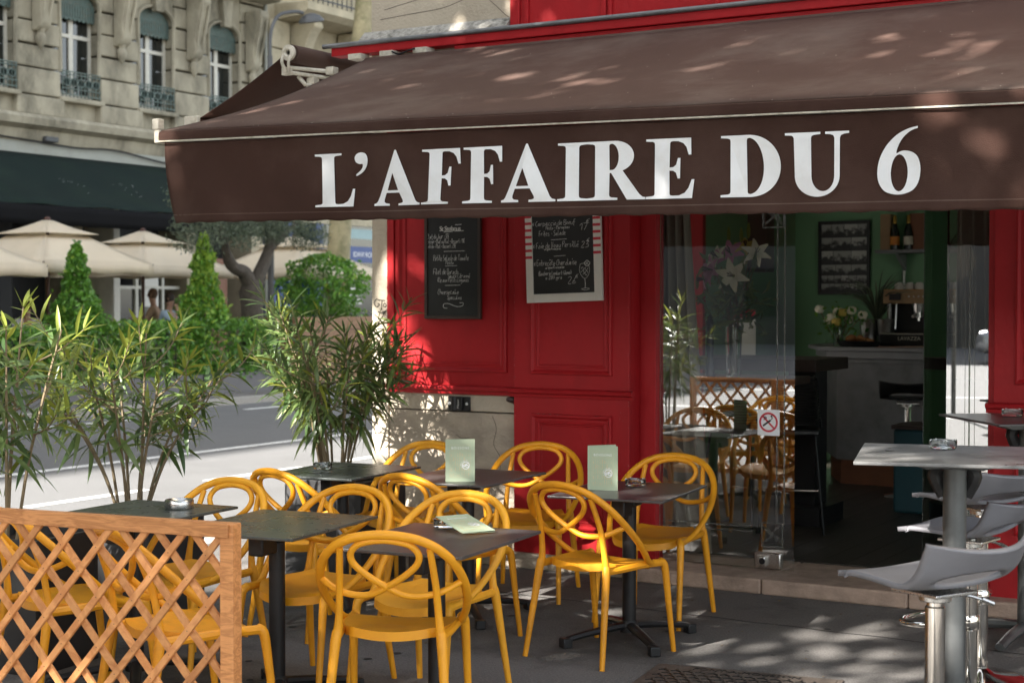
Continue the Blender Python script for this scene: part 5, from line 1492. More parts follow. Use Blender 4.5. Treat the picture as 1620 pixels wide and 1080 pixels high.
# ---- out of frame: tall block that shades the far half of the street
tb = thing('street_shade_block', 'unseen tall block added to shade the street, left of the limestone apartment building', 'building', (-25, 0, 0))
m = MB(); m.box(-40, -24.3, -60, 11.9, 0, 31); WB(m, 'wall', bluebld, tb, smooth=0)
m = MB(); m.box(-40, -25.5, 12.0, 30.3, 24, 31); m.box(-40, -25.5, 30.31, 60, 24, 31); WB(m, 'shade_attic', facade2, tb, smooth=0)

# ---- parasols
def parasol(x, y, half, label, ztop=2.98, dz=0.0):
    t = thing('parasol', label, 'parasol', (x, y, 0), 0, 'cream parasols across the street')
    z0, z1 = 2.30 + dz, 2.78 + dz
    hs = half * .42
    m = MB()
    def roof(m, h0, za, h1, zb, sag):
        for k in range(4):
            c0, s0 = [(1, -1), (1, 1), (-1, 1), (-1, -1)][k]; c1, s1 = [(1, 1), (-1, 1), (-1, -1), (1, -1)][k]
            def g(u, v):
                hh = h0 + (h1 - h0) * v
                a = V(c0 * hh, s0 * hh, 0); b_ = V(c1 * hh, s1 * hh, 0)
                p = a.lerp(b_, u)
                p *= 1 - 0.014 * math.sin(PI * u) * (1 - v)
                p.z = za + (zb - za) * v - sag * math.sin(PI * v)
                return p
            m.grid(g, 8, 6)
    roof(m, half, z0, hs * .92, z1 - .03, 0.018)
    o = m.build('canopy', parasol_m, t); o.modifiers.new('t', 'SOLIDIFY').thickness = .006
    m = MB(); roof(m, hs * 1.15, z1 + .01, 0.06, z1 + .24, .02); o = m.build('vent_roof', parasol_m, t); o.modifiers.new('t', 'SOLIDIFY').thickness = .006
    m = MB()
    for k in range(4):
        c0, s0 = [(1, -1), (1, 1), (-1, 1), (-1, -1)][k]; c1, s1 = [(1, 1), (-1, 1), (-1, -1), (1, -1)][k]
        def g(u, v):
            p = V(c0, s0, 0).lerp(V(c1, s1, 0), u) * half * 1.002
            p *= 1 - 0.014 * math.sin(PI * u)
            p.z = z0 - .001 - v * (.17 + .012 * math.sin(u * 14)) 
            return p
        m.grid(g, 16, 2)
    o = m.build('valance', parasol_m, t); o.modifiers.new('t', 'SOLIDIFY').thickness = .005
    MB().tube([(0, 0, 0.02), (0, 0, z1 + .25)], 0.032, 10).build('pole', pole_m, t)
    MB().lathe([(.05, z1 + .23), (.06, z1 + .26), (.03, z1 + .30), (0, z1 + .30)], 10).build('finial', pole_m, t)
    m = MB()
    for k in range(4):
        c0, s0 = [(1, -1), (1, 1), (-1, 1), (-1, -1)][k]
        m.bar((0, 0, z1 - .06), (c0 * half, s0 * half, z0 - .02), .025, .03)
    m.build('rib', pole_m, t, smooth=0)
    m = MB(); m.box(-.3, .3, -.3, .3, .02, .1); m.build('base', pot_dark, t, bevel=.01)
parasol(-20.0, 18.64, 1.22, 'large cream parasol with a double roof, left of the pointed topiary')
parasol(-21.5, 22.45, 1.22, 'cream parasol partly behind the bright tipped topiary and the olive tree')
parasol(-20.4, 25.75, 1.28, 'cream parasol behind the olive tree trunk and the round topiary')
parasol(-19.6, 15.85, 1.25, 'cream parasol cut off at the left edge of the picture', dz=-.08)

# ---- hedge in planters
hedge_rnd = np.random.RandomState(4)
def shrub(y0, y1, x0, x1, z0, z1, label, n=2600, name='hedge_shrub', planter=True, lab2=None):
    t = thing(name, label, 'hedge', ((x0 + x1) / 2, (y0 + y1) / 2, 0), 0, 'clipped hedge across the street')
    pts = []
    cx, cy = (x0 + x1) / 2, (y0 + y1) / 2
    hx, hy = (x1 - x0) / 2, (y1 - y0) / 2
    while len(pts) < n:
        p = hedge_rnd.uniform(-1, 1, 3)
        a = np.abs(p).max()
        if a < .62: continue
        q = V(p[0] * hx, p[1] * hy, (z0 + z1) / 2 + p[2] * (z1 - z0) / 2)
        nz = noise.noise(V(q.x + cx, q.y + cy, q.z) * 2.6) * .14 + noise.noise(V(q.x + cx, q.y + cy, q.z) * 7) * .06
        s = 1 + nz
        if abs(p[0]) > .9 and abs(p[2]) > .9 and hedge_rnd.rand() < .6: continue
        pts.append((q.x * s, q.y * (1 + nz * .4), (z0 + z1) / 2 + (q.z - (z0 + z1) / 2) * s))
    leafcloud(pts[:int(n * .9)], .088, leaf_hedge, 'foliage', t, 1)
    leafcloud([(p[0], p[1], p[2] + .02) for p in pts[int(n * .9):]], .090, leaf_tip, 'bright_foliage', t, 2)
    m = MB()
    for k in range(5):
        yy = -hy + (k + .5) * 2 * hy / 5
        m.tube(cr([(0, yy, .3), (hedge_rnd.uniform(-.1, .1), yy + .05, (z0 + z1) / 2), (hedge_rnd.uniform(-.2, .2), yy - .05, z1 - .1)], 3), [.02, .008], 5)
    m.build('stem', bark_ol, t)
    if planter:
        m = MB(); m.box(-hx * .86, hx * .86, -hy + .01, hy - .01, .02, .42); m.build('planter', pot_grey, t, smooth=0, bevel=.012)
    return t
shrub(14.2, 15.7, -18.75, -18.0, .38, 1.30, 'low clipped hedge at the far left behind the oleander leaves')
shrub(15.7, 17.2, -18.75, -18.0, .38, 1.28, 'clipped hedge just left of the darker pointed topiary')
shrub(17.2, 18.8, -18.75, -18.0, .36, 1.32, 'clipped hedge under the darker pointed topiary')
shrub(18.8, 20.3, -18.75, -18.0, .36, 1.34, 'clipped hedge between the two pointed topiaries')
shrub(20.3, 22.2, -18.80, -17.95, .34, 1.36, 'clipped hedge in a grey planter under the bright tipped topiary', n=3400)
shrub(23.4, 25.9, -19.3, -18.6, .7, 1.55, 'clipped hedge in the wooden planter beside the round topiary', n=2600, planter=False)
def topiary(x, y, z0, z1, r0, label, tip=.15, ball=False, n=2200):
    t = thing('topiary', label, 'topiary', (x, y, 0), 0, 'clipped topiaries across the street')
    rs = np.random.RandomState(int(abs(y * 10)))
    pts = []; tips = []
    while len(pts) < n:
        v = rs.rand(); a = rs.uniform(0, 2 * PI)
        if ball:
            r = r0 * math.sqrt(max(0, 1 - (2 * v - 1) ** 2)) * 1.0
        else:
            r = r0 * (1 - v) ** .9 * (.9 + .1 * math.sin(v * 9)) + .05 * rs.rand()
        r *= rs.uniform(.55, 1.0) ** .5
        z = z0 + v * (z1 - z0)
        s = 1 + noise.noise(V(math.cos(a) * 2, math.sin(a) * 2, z * 4 + y)) * (.6 if ball else .42) + noise.noise(V(a * 2, z * 9, y)) * .22
        p = (r * s * math.cos(a), r * s * math.sin(a), z)
        if rs.rand() < .07: p = (p[0] * rs.uniform(1.0, 1.28), p[1] * rs.uniform(1.0, 1.28), z + rs.uniform(0, .07))
        (tips if rs.rand() < tip * (0.3 + v * 1.6) else pts).append(p)  # brighter leaves become more frequent towards the top
    leafcloud(pts, .092, leaf_hedge, 'foliage', t, 3)
    if tips: leafcloud(tips, .098, leaf_tip, 'bright_foliage', t, 4)
    MB().tube([(0, 0, .3), (0, 0, z1 - .25)], [.03, .012], 6).build('stem', bark_ol, t)
    return t
topiary(-18.35, 17.70, 1.20, 2.56, .46, 'darker pointed topiary in front of the large cream parasol', .05)
topiary(-18.35, 20.64, 1.20, 2.80, .43, 'bright green pointed topiary left of the olive trunk', .42)
topiary(-18.75, 24.55, 1.42, 2.58, .78, 'round dark topiary ball above the wooden planter', .05, True, 3300)
for x_, y_, z1_, r_0, lab_ in ((-22.6, 21.75, 1.95, .55, 'dark leafy shrub in the shade under the parasols beside the people'), (-22.8, 19.3, 2.1, .42, 'dark leafy shrub in the shade behind the large parasol pole'), (-22.7, 25.0, 1.7, .5, 'dark leafy shrub in the shade behind the olive trunk')):
    t = thing('potted_shrub', lab_, 'shrub', (x_, y_, 0), 0, 'shaded shrubs by the far shopfront')
    rs = np.random.RandomState(int(y_ * 7)); P_ = []
    for _ in range(900):
        d = rs.normal(size=3); d /= np.linalg.norm(d); q = rs.rand() ** .4 * (1 + .35 * noise.noise(V(*d) * 2.2 + V(y_, 0, 0)))
        P_.append((d[0] * r_0 * q, d[1] * r_0 * q, (z1_ + .5) / 2 + d[2] * (z1_ - .5) / 2 * q))
    leafcloud(P_, .10, leaf_hedge, 'foliage', t, 12)
    MB().tube([(0, 0, .3), (0, 0, z1_ - .3)], [.03, .015], 6).build('stem', bark_ol, t)
    MB().lathe([(0, .075), (.17, .075), (.22, .48), (.19, .48), (.17, .42), (0, .42)], 16).build('pot', pot_dark, t)
wp = thing('wooden_planter', 'large wooden plank planter with the round topiary', 'planter', (-18.9, 24.7, 0))
for k in range(5):
    z0 = .10 + k * .255
    m = MB(); m.box(.36, .40, -1.35, 1.75, z0, z0 + .245); m.build('plank', planterwood, wp, smooth=0, bevel=.006)
    m = MB(); m.box(-.4, .359, -1.39, -1.351, z0, z0 + .245); m.build('plank', planterwood, wp, smooth=0, bevel=.006)
m = MB(); m.box(-.4, .359, -1.35, 1.75, .1, 1.33); m.build('liner', pot_dark, wp, smooth=0)
# ---- olive tree
ol = thing('olive_tree', 'gnarled old olive tree with a forked trunk and silvery leaves', 'tree', (-18.6, 22.2, 0))
m = MB()
trunk = [(0, .05, .35), (.0, -.02, 1.0), (.03, -.02, 1.5), (.0, .02, 1.85), (0, 0.02, 2.05)]
m.tube(cr(trunk, 4), [.21, .19, .20, .23, .16], 12)
m.tube(cr([(0, 0, 1.9), (0, -.18, 2.18), (0, -.45, 2.26), (0, -.62, 2.42), (0, -.75, 2.75), (0, -.9, 3.2)], 4), [.15, .13, .11, .10, .07, .04], 10)
m.tube(cr([(0, .05, 1.9), (.05, .2, 2.2), (.05, .42, 2.55), (.05, .5, 2.8), (0, .75, 3.3)], 4), [.16, .13, .11, .09, .05], 10)
m.tube(cr([(.05, .45, 2.6), (.1, .9, 2.95), (.1, 1.3, 3.2)], 4), [.07, .03], 8)
for v in range(len(m.v)):
    p = Vector(m.v[v]); k = 1 + .18 * noise.noise(V(p.x * 9, p.y * 9, p.z * 4))
    m.v[v] = (p.x * k, p.y * (1 + (k - 1) * .25), p.z)
m.build('trunk', bark_ol, ol)
rs = np.random.RandomState(6)
pts = []
for (cx, cy, cz, r) in ((0, -1.0, 3.05, .75), (.1, -1.6, 2.85, .55), (0, -.3, 3.3, .7), (.1, .6, 3.2, .65), (.2, 1.2, 3.05, .6), (.2, .35, 2.95, .35), (.1, 1.6, 2.9, .4), (0, -1.3, 3.5, .7), (.3, -.6, 2.85, .4)):
    for _ in range(int(1500 * r)):
        d = rs.normal(size=3); d /= np.linalg.norm(d); q = d * r * rs.rand() ** .4
        pts.append((cx + q[0], cy + q[1], cz + q[2] * .75))
leafcloud(pts, .075, leaf_olive, 'crown', ol, 7, aspect=.28)
# ---- plane tree with a mottled trunk up the street
pt = thing('plane_tree', 'tall plane tree with a mottled leaning trunk in front of the blue shop', 'tree', (-19.5, 26.0, 0))
m = MB(); m.tube(cr([(0, -.15, 0), (0, 0, 1.7), (0, .12, 3.3), (0, .62, 6.0), (0, 1.0, 8.0), (-.2, 1.5, 11.0), (-.3, 2.2, 14)], 5), [.30, .25, .23, .21, .20, .16, .1], 14); m.build('trunk', bark_pl, pt)
m = MB(); m.tube(cr([(-.2, 1.2, 9.5), (-1.2, .2, 11.5), (-1.8, -.6, 13)], 4), [.12, .05], 8); m.tube(cr([(-.2, 1.4, 10.5), (1.0, 2.6, 12.5), (1.8, 3.2, 14)], 4), [.12, .05], 8); m.build('limb', bark_pl, pt)
pts = []
for k in range(26):
    c = rs.normal(size=3) * (1.5, 1.8, 1.3) + (-.2, 1.6, 13.6)
    for _ in range(130):
        d = rs.normal(size=3) * .45; pts.append(tuple(c + d))
leafcloud(pts, .20, leaf_plane, 'crown', pt, 9, aspect=.8)
# ---- street lamp
sl_ = thing('street_lamp', 'grey street lamp on a curved arm in front of the limestone buildings', 'street lamp', (-19.0, 23.25, 0))
MB().tube([(0, 0, .02), (0, 0, 6.3)], [.07, .05], 10).build('pole', lamp_m, sl_)
MB().tube(cr([(0, 0, 6.25), (.0, .03, 6.75), (.05, .2, 7.08), (.15, .55, 7.2), (.2, .75, 7.2)], 5), .035, 8).build('arm', lamp_m, sl_)
m = MB(); m.lathe([(0, .12), (.08, .11), (.18, .06), (.24, -.01), (.25, -.05), (.22, -.07), (0, -.06)], 20, M4=Matrix.Translation((.2, 1.0, 7.12)) @ Matrix.Rotation(R(12), 4, 'X')); m.build('lamp_head', lamp_m, sl_)

# ---- people at the far cafe tables
def person(x, y, rz, label, top_m, hair, pose, dz=0.0):
    t = thing('person', label, 'person', (x, y, dz), rz)
    def skinmesh(name, verts, edges, radii, mat, root=0, parent=t):
        me = bpy.data.meshes.new(name); me.from_pydata(verts, edges, []); me.materials.append(mat)
        o = link(name, me, parent); o.modifiers.new('skin', 'SKIN').use_smooth_shade = True
        for i, r in enumerate(radii): me.skin_vertices[0].data[i].radius = (r if isinstance(r, tuple) else (r, r))
        me.skin_vertices[0].data[root].use_root = True
        sb = o.modifiers.new('sub', 'SUBSURF'); sb.levels = 1; sb.render_levels = 2
        return o
    lean = .06
    J = dict(pel=(0, 0, .50), wai=(0, .0, .70), che=(0, lean, .92), nec=(0, lean + .02, 1.10), hd0=(0, lean + .04, 1.20), hd1=(0, lean + .05, 1.32),
             sl=(-.18, lean, 1.02), sr=(.18, lean, 1.02), el=(-.25, lean + .12, .80), er=(.25, lean + .12, .80))
    J['wl'] = (-.12, lean + .34, .82); J['wr'] = (.12, lean + .34, .82); J['hl'] = (-.09, lean + .42, .83); J['hr'] = (.09, lean + .42, .83)
    if pose == 'chin':
        J['er'] = (.22, lean + .26, .82); J['wr'] = (.08, lean + .24, 1.06); J['hr'] = (.05, lean + .20, 1.15)
    J['kl'] = (-.11, .44, .52); J['kr'] = (.11, .44, .52); J['fl'] = (-.11, .46, .08); J['fr'] = (.11, .46, .08); J['tl'] = (-.11, .60, .05); J['tr'] = (.11, .60, .05); J['pl'] = (-.1, .03, .5); J['pr'] = (.1, .03, .5)
    keys = list(J)
    idx = {k: i for i, k in enumerate(keys)}
    E_ = [('pel', 'wai'), ('wai', 'che'), ('che', 'nec'), ('nec', 'hd0'), ('hd0', 'hd1'), ('che', 'sl'), ('che', 'sr'), ('sl', 'el'), ('sr', 'er'), ('el', 'wl'), ('er', 'wr'), ('wl', 'hl'), ('wr', 'hr'),
          ('pel', 'pl'), ('pel', 'pr'), ('pl', 'kl'), ('pr', 'kr'), ('kl', 'fl'), ('kr', 'fr'), ('fl', 'tl'), ('fr', 'tr')]
    rad = dict(pel=.13, wai=.115, che=.125, nec=.05, hd0=.075, hd1=.085, sl=.06, sr=.06, el=.042, er=.042, wl=.028, wr=.028, hl=.03, hr=.03, kl=.065, kr=.065, fl=.04, fr=.04, tl=.03, tr=.03, pl=.09, pr=.09)
    body = skinmesh('body', [J[k] for k in keys], [(idx[a], idx[b_]) for a, b_ in E_], [rad[k] for k in keys], skin)
    # clothes: slightly larger shells over torso/upper arms and legs
    ck = ['pel', 'wai', 'che', 'sl', 'sr', 'el', 'er']; ci = {k: i for i, k in enumerate(ck)}
    def inset(k): 
        return J[k]
    cv = [J['pel'], J['wai'], J['che'], J['sl'], J['sr'], tuple(Vector(J['sl']).lerp(Vector(J['el']), .8)), tuple(Vector(J['sr']).lerp(Vector(J['er']), .8))]
    skinmesh('shirt', cv, [(0, 1), (1, 2), (2, 3), (2, 4), (3, 5), (4, 6)], [.145, .13, .14, .073, .073, .058, .058], top_m)
    skinmesh('trousers', [J['pel'], J['pl'], J['pr'], J['kl'], J['kr'], J['fl'], J['fr']], [(0, 1), (0, 2), (1, 3), (2, 4), (3, 5), (4, 6)], [.14, .10, .10, .078, .078, .055, .055], trousers)
    m = MB(); m.lathe([(0, .115), (.05, .105), (.088, .06), (.098, 0), (.092, -.05), (.075, -.08)], 16, M4=Matrix.Translation((0, lean + .03, 1.315)) @ Matrix.Rotation(R(18), 4, 'X')); m.build('hair', hair, t)
    f = MB()
    f.lathe([(0, -.02), (.014, -.012), (.010, .02), (0, .03)], 8, M4=Matrix.Translation((0, lean + .135, 1.28)))
    for s in (-1, 1): f.lathe([(0, -.025), (.012, -.012), (.014, .012), (0, .025)], 8, M4=Matrix.Translation((s * .088, lean + .045, 1.285)))
    f.build('face_feature', skin, t)
    e_ = MB()
    for s in (-1, 1): e_.lathe([(0, -.008), (.009, 0), (0, .008)], 8, M4=Matrix.Translation((s * .033, lean + .128, 1.305)))
    e_.build('eye', blackbit, t)
    hm = MB()
    for hk, sd in (('hl', -1), ('hr', 1)):
        h = Vector(J[hk]); w_ = Vector(J['wl' if sd < 0 else 'wr']); d = (h - w_).normalized(); sx = d.cross(V(0, 0, 1)).normalized()
        for q in range(4):
            o_ = h + sx * ((q - 1.5) * .016)
            hm.tube([o_, o_ + d * (.045 + .008 * (q in (1, 2))) , o_ + d * .07 + V(0, 0, -.015)], [.008, .007, .006], 6)
        hm.tube([h - sx * sd * .02, h - sx * sd * .045 + d * .03], [.009, .007], 6)
    hm.build('finger', skin, t)
    # the chair they sit on
    c = thing('terrace_chair', 'tall dark chair under the ' + label.split(' sitting')[0], 'chair', (x, y, 0), rz)
    m = MB(); m.box(-.22, .22, -.22, .22, .36 + dz, .40 + dz); m.build('seat', darkframe, c, bevel=.01)
    m = MB(); m.box(-.22, .22, -.25, -.221, .40 + dz, .72 + dz); m.build('backrest', darkframe, c, bevel=.01)
    for sx in (-1, 1):
        for sy in (-1, 1): MB().tube([(sx * .2, sy * .2, .02), (sx * .2, sy * .2, .36 + dz)], .016, 6).build('leg', darkframe, c)
person(-20.6, 18.75, 60, 'person in a white shirt sitting with their back half turned under the large parasol', shirt_w, hair_b, 'rest', .30)
person(-20.9, 22.42, -75, 'person in a pale blue shirt sitting with a hand at the chin behind the hedge', shirt_b, hair_m, 'chin', .42)
person(-21.6, 22.95, 120, 'person in a tan top sitting behind the one in the pale blue shirt', shirt_k, hair_b, 'rest', .50)
# grey folding chair beside the hedge
gc = thing('grey_chair', 'grey metal terrace chair between the hedge planter and the wooden planter', 'chair', (-18.3, 22.95, 0), -70)
m = MB(); m.box(-.2, .2, -.2, .2, .45, .48); m.build('seat', lamp_m, gc, bevel=.01)
m = MB(); m.grid(lambda u, v: V(-.2 + .4 * u, -.2 - .12 * v - .04 * math.sin(PI * u), .5 + .45 * v), 6, 6); o = m.build('backrest', lamp_m, gc); o.modifiers.new('t', 'SOLIDIFY').thickness = .02
for sx in (-1, 1):
    for sy in (-1, 1): MB().tube([(sx * .22, sy * .24, .02), (sx * .18, sy * .16, .46)], .016, 6).build('leg', lamp_m, gc)

# ================================================================== oleanders
def leaf_mesh(mat, droop, fold, wid=.140):
    m = MB(); n = 5
    rows = []
    for i in range(n + 1):
        t = i / n
        w_ = wid * .5 * (math.sin(PI * min(1, t * 1.02) ** .82) ** .75 if 0 < t < 1 else 0.02)
        z = -droop * t * t
        rows.append((V(t, w_, z + fold * w_), V(t, 0, z), V(t, -w_, z + fold * w_)))
    vs = [p for r_ in rows for p in r_]
    fs = []
    for i in range(n):
        for k in (0, 1): fs.append((i * 3 + k, i * 3 + k + 1, (i + 1) * 3 + k + 1, (i + 1) * 3 + k))
    m.add(vs, fs)
    return m.mesh('leaf', mat, 80)
LEAVES = [[leaf_mesh(mt, d, f) for d, f in ((.05, .35), (.25, .3), (.50, .2), (.14, .5), (.75, .2))] for mt in (leaf_dk, leaf_yg)]
CAM = V(0, 0, 1.65)
def oleander(x, y, zb, label, seed, nst, spread, height, lean=(0, 0), dens=1.0, young=.5, lscale=1.0, bare=.40):
    t = thing('oleander_bush', label, 'oleander', (x, y, 0), 0, 'potted oleanders along the terrace')
    r = random.Random(seed)
    todo = []          # (matrix, variant, young?)
    def leafat(p, d, L, yg, var):
        d = d.normalized(); up = V(0, 0, 1)
        s = up.cross(d)
        if s.length < .05: s = V(1, 0, 0)
        s.normalize(); s = (Matrix.Rotation(r.uniform(-.7, .7), 3, d) @ s); u = d.cross(s).normalized()
        todo.append((Matrix(((d.x, s.x, u.x, p.x), (d.y, s.y, u.y, p.y), (d.z, s.z, u.z, p.z), (0, 0, 0, 1))) @ Matrix.Scale(L, 4), var, yg))
    def dress(path, start, tipyoung, k=1.0):
        n = len(path)
        Ltot = sum((Vector(path[i + 1]) - Vector(path[i])).length for i in range(n - 1))
        step = .040 / dens
        pos = Ltot * start
        phase = r.uniform(0, 6.28)
        while pos < Ltot:
            acc = 0
            for i in range(n - 1):
                a, b_ = Vector(path[i]), Vector(path[i + 1]); l = (b_ - a).length
                if acc + l >= pos: break
                acc += l
            p = a.lerp(b_, (pos - acc) / max(l, 1e-6)); tg = (b_ - a).normalized()
            rem = Ltot - pos
            f = 1 - min(1, rem / .30)                         # 1 at the tip
            for q in range(3):
                if r.random() < .12: continue
                phase += 2.094 + r.uniform(-.3, .3)
                a1 = tg.orthogonal().normalized(); a2 = tg.cross(a1)
                rad = a1 * math.cos(phase) + a2 * math.sin(phase)
                ang = R(78 - 46 * f + r.uniform(-18, 18) + (26 if rem > .30 else 0))
                d = tg * math.cos(ang) + rad * math.sin(ang)
                L = (.125 + .065 * min(1, rem / .18)) * r.uniform(.8, 1.2) * k * lscale
                yg = 1 if (rem < .12 and r.random() < tipyoung) or r.random() < .04 else 0
                var = 0 if rem < .05 else r.choice((1, 1, 2, 3) if rem < .25 else (1, 2, 2, 4))
                leafat(p, d, L, yg, var)
            phase += .9
            pos += step * (0.8 + 1.2 * min(1, rem / .35)) * r.uniform(.8, 1.2)
    for s in range(nst):
        a = 2 * PI * s / nst + r.uniform(-.5, .5)
        k = r.uniform(.35, 1.0) if s else .15
        H = height * r.uniform(.74, 1.0)
        ex, ey = math.cos(a) * spread * k + lean[0], math.sin(a) * spread * k + lean[1]
        b0 = V(math.cos(a) * .07, math.sin(a) * .07, zb)
        P = cr([tuple(b0), (b0.x + ex * .22, b0.y + ey * .22, zb + (H - zb) * .35), (b0.x + ex * .58, b0.y + ey * .58, zb + (H - zb) * .72), (b0.x + ex * .9, b0.y + ey * .9, H)], 5)
        MB().tube(P, [.0085, .007, .0035], 6).build('stem', stem_m, t)
        dress(P, bare, young)
        for q in range(r.choice((2, 3, 4, 4))):
            i = int(len(P) * r.uniform(bare - .02, .80)); p = Vector(P[i])
            aa = a + r.uniform(-1.6, 1.6)
            L = r.uniform(.22, .42) * height / 1.65
            e = p + V(math.cos(aa) * L * .75, math.sin(aa) * L * .75, L * r.uniform(.25, .9))
            Q = cr([tuple(p), tuple(p.lerp(e, .5) + V(math.cos(aa) * .03, math.sin(aa) * .03, -.01)), tuple(e)], 4)
            MB().tube(Q, [.005, .0025], 5).build('branch', stem_m, t)
            dress(Q, .25, young, .9)
    loc = V(x, y, 0)
    todo.sort(key=lambda q: (q[0].translation + loc - CAM).length)
    for M4, var, yg in todo[:290]:
        o = bpy.data.objects.new('leaf', LEAVES[yg][var]); COL.objects.link(o); o.parent = t; o.matrix_local = M4
    for yg in (0, 1):
        m = MB()
        for M4, var, y_ in todo[290:]:
            if y_ != yg: continue
            src = LEAVES[yg][var]
            m.add([M4 @ v.co for v in src.vertices], [tuple(p.vertices) for p in src.polygons])
        if m.v:
            o = m.build('foliage' if not yg else 'young_foliage', leaf_yg if yg else leaf_dk, t, smooth=80); o['kind'] = 'stuff'
    return len(todo)
def planter(x, y, w_, d_, h, rz, label):
    t = thing('tall_planter', label, 'planter', (x, y, 0), rz, 'dark planters along the terrace edge')
    m = MB()
    for bx in ((-w_ / 2, w_ / 2, -d_ / 2, -d_ / 2 + .025), (-w_ / 2, w_ / 2, d_ / 2 - .025, d_ / 2), (-w_ / 2, -w_ / 2 + .025, -d_ / 2 + .0251, d_ / 2 - .0251), (w_ / 2 - .025, w_ / 2, -d_ / 2 + .0251, d_ / 2 - .0251)):
        m.box(*bx, 0.0, h)
    m.build('box', pot_dark, t, smooth=0, bevel=.004)
    m = MB(); m.grid(lambda u, v: V((u - .5) * (w_ - .04), (v - .5) * (d_ - .04), h - .05 + .015 * noise.noise(V(u * 6, v * 6, x))), 8, 8); m.build('soil', soil_m, t)
planter(-5.55, 5.02, .50, .42, .60, 6, 'dark planter of the oleander at the left edge, behind the trellis')
planter(-5.78, 5.98, .52, .45, .58, 4, 'dark planter of the middle oleander, behind the steel ashtray table')
planter(-5.64, 7.60, .54, .50, .60, 3, 'dark planter of the right oleander, beside the corner of the cafe wall')
oleander(-5.66, 4.98, .55, 'potted oleander at the left edge with tall upright yellow green tips', 21, 8, .32, 1.68, (-.02, 0), .85, .85, 1.05, .42)
oleander(-5.78, 5.95, .55, 'potted oleander left of centre, broad and bushy above bare stems', 36, 11, .56, 1.50, (-.02, 0), .85, .8, 1.0, .50)
oleander(-5.74, 7.62, .55, 'potted oleander against the corner of the cafe wall with drooping dark leaves', 47, 15, .45, 1.72, (.0, -.05), 1.05, .25)

# ================================================================== trees that shade the terrace (behind the camera)
def shade_tree(x, y, label, cen, rad, ncl, nleaf, seed, extra=None):
    t = thing('plane_tree', label, 'tree', (x, y, 0), 0, 'plane trees shading the terrace')
    rs_ = np.random.RandomState(seed)
    c0 = V(*cen) - V(x, y, 0)
    m = MB(); m.tube(cr([(0, 0, -.1), (.05, 0, 2.2), (.0, .1, 4.2), (c0.x * .3, c0.y * .3, 6.2)], 5), [.34, .26, .24, .18], 14); m.build('trunk', bark_pl, t)
    for k in range(7):
        a = k * .9; e = c0 + V(math.cos(a) * rad[0] * .6, math.sin(a) * rad[1] * .6, rs_.uniform(-.5, 1.2))
        m = MB(); m.tube(cr([(0, .05, 3.8 + .25 * k), tuple(V(0, 0, 4.8).lerp(e, .5) + V(0, 0, .6)), tuple(e)], 5), [.12, .08, .02], 8); m.build('limb', bark_pl, t)
    pts = []
    for k in range(ncl):
        while True:
            d = rs_.uniform(-1, 1, 3)
            if (d ** 2).sum() < 1: break
        c = (c0.x + d[0] * rad[0], c0.y + d[1] * rad[1], c0.z + d[2] * rad[2])
        rr = rs_.uniform(.5, .95)
        q = rs_.normal(size=(nleaf, 3)) * rr * .55 * (1, 1, .7) + c
        pts += q.tolist()
    for ex in extra or ():
        for k in range(ex[2]):
            c = [ex[0][q] + rs_.uniform(-1, 1) * ex[1][q] - (x, y, 0)[q] for q in range(3)]
            pts += (rs_.normal(size=(nleaf, 3)) * .42 * (1, 1, .7) + c).tolist()
    leafcloud(pts, .24, leaf_plane, 'crown', t, seed, aspect=.85)
shade_tree(-2.6, -6.2, 'plane tree behind the terrace whose crown throws dappled shade on the awning', (-4.3, -3.4, 8.6), (4.6, 5.9, 2.4), 122, 105, 3, [((-7.5, .3, 9.1), (1.5, 1.3, .9), 19), ((-5.2, .4, 9.2), (1.2, 1.3, .9), 10), ((-8.9, -7.6, 9.0), (1.3, 1.3, .8), 11)])
shade_tree(4.2, -5.4, 'second plane tree farther right behind the terrace', (2.0, -3.2, 8.8), (4.6, 5.8, 2.4), 100, 105, 5)

# ================================================================== inside the bar
room = thing('bar_room', 'green walled bar interior behind the glass doors', 'room', (-3, 12, 0))
fl = MB(); fl.box(-5.75, 3, 8.985, 15.2, -.1, .080); o = WB(fl, 'subfloor', darkwall, room, smooth=0)
pk = MB().box(-.078, .078, 0, 6.1, 0, .012).mesh('floor_board', darkwood, 0)
for k in range(34):
    o = link('floor_board', pk, room, loc=(-5.65 + k * .16 + 3, 8.99 - 12, .0805))
m = MB(); m.box(-5.75, 3, 14.9, 15.1, .08, 3.3); WB(m, 'back_wall', green_wall, room, smooth=0)
m = MB(); m.box(-5.7499, -5.70, 8.9, 9.3, .08, 3.3); m.box(-5.7499, -5.70, 13.1, 14.9, .08, 3.3); WB(m, 'left_wall', green_wall, room, smooth=0)
m = MB(); m.box(2.9, 3, 8.86, 14.9, .08, 3.3); WB(m, 'right_wall', green_wall, room, smooth=0)
m = MB(); m.box(-5.75, 3, 8.86, 15.1, 3.05, 3.29); WB(m, 'ceiling', M('ceiling_paint', (.62, .63, .58), .8), room, smooth=0)
m = MB(); m.box(-5.69, 3, 14.87, 14.899, .08, .20); WB(m, 'skirting', green_wall, room, smooth=0)
m = MB(); m.box(-3.93, -3.80, 9.75, 9.9, 1.85, 3.04); WB(m, 'post', darkframe, room, smooth=0)
m = MB(); m.box(-5.42, -5.22, 11.98, 12.04, .09, 2.6); WB(m, 'red_panel', red, room, smooth=0, bevel=.005)  # plain red upright panel behind the left pane
m = MB(); m.box(-5.45, -5.15, 12.2, 12.3, 2.45, 3.04); WB(m, 'red_beam', red, room, smooth=0)
ct = thing('bar_counter', 'angular bar counter with a concrete look front and pale top inside the bar', 'bar counter', (-3, 13, 0))
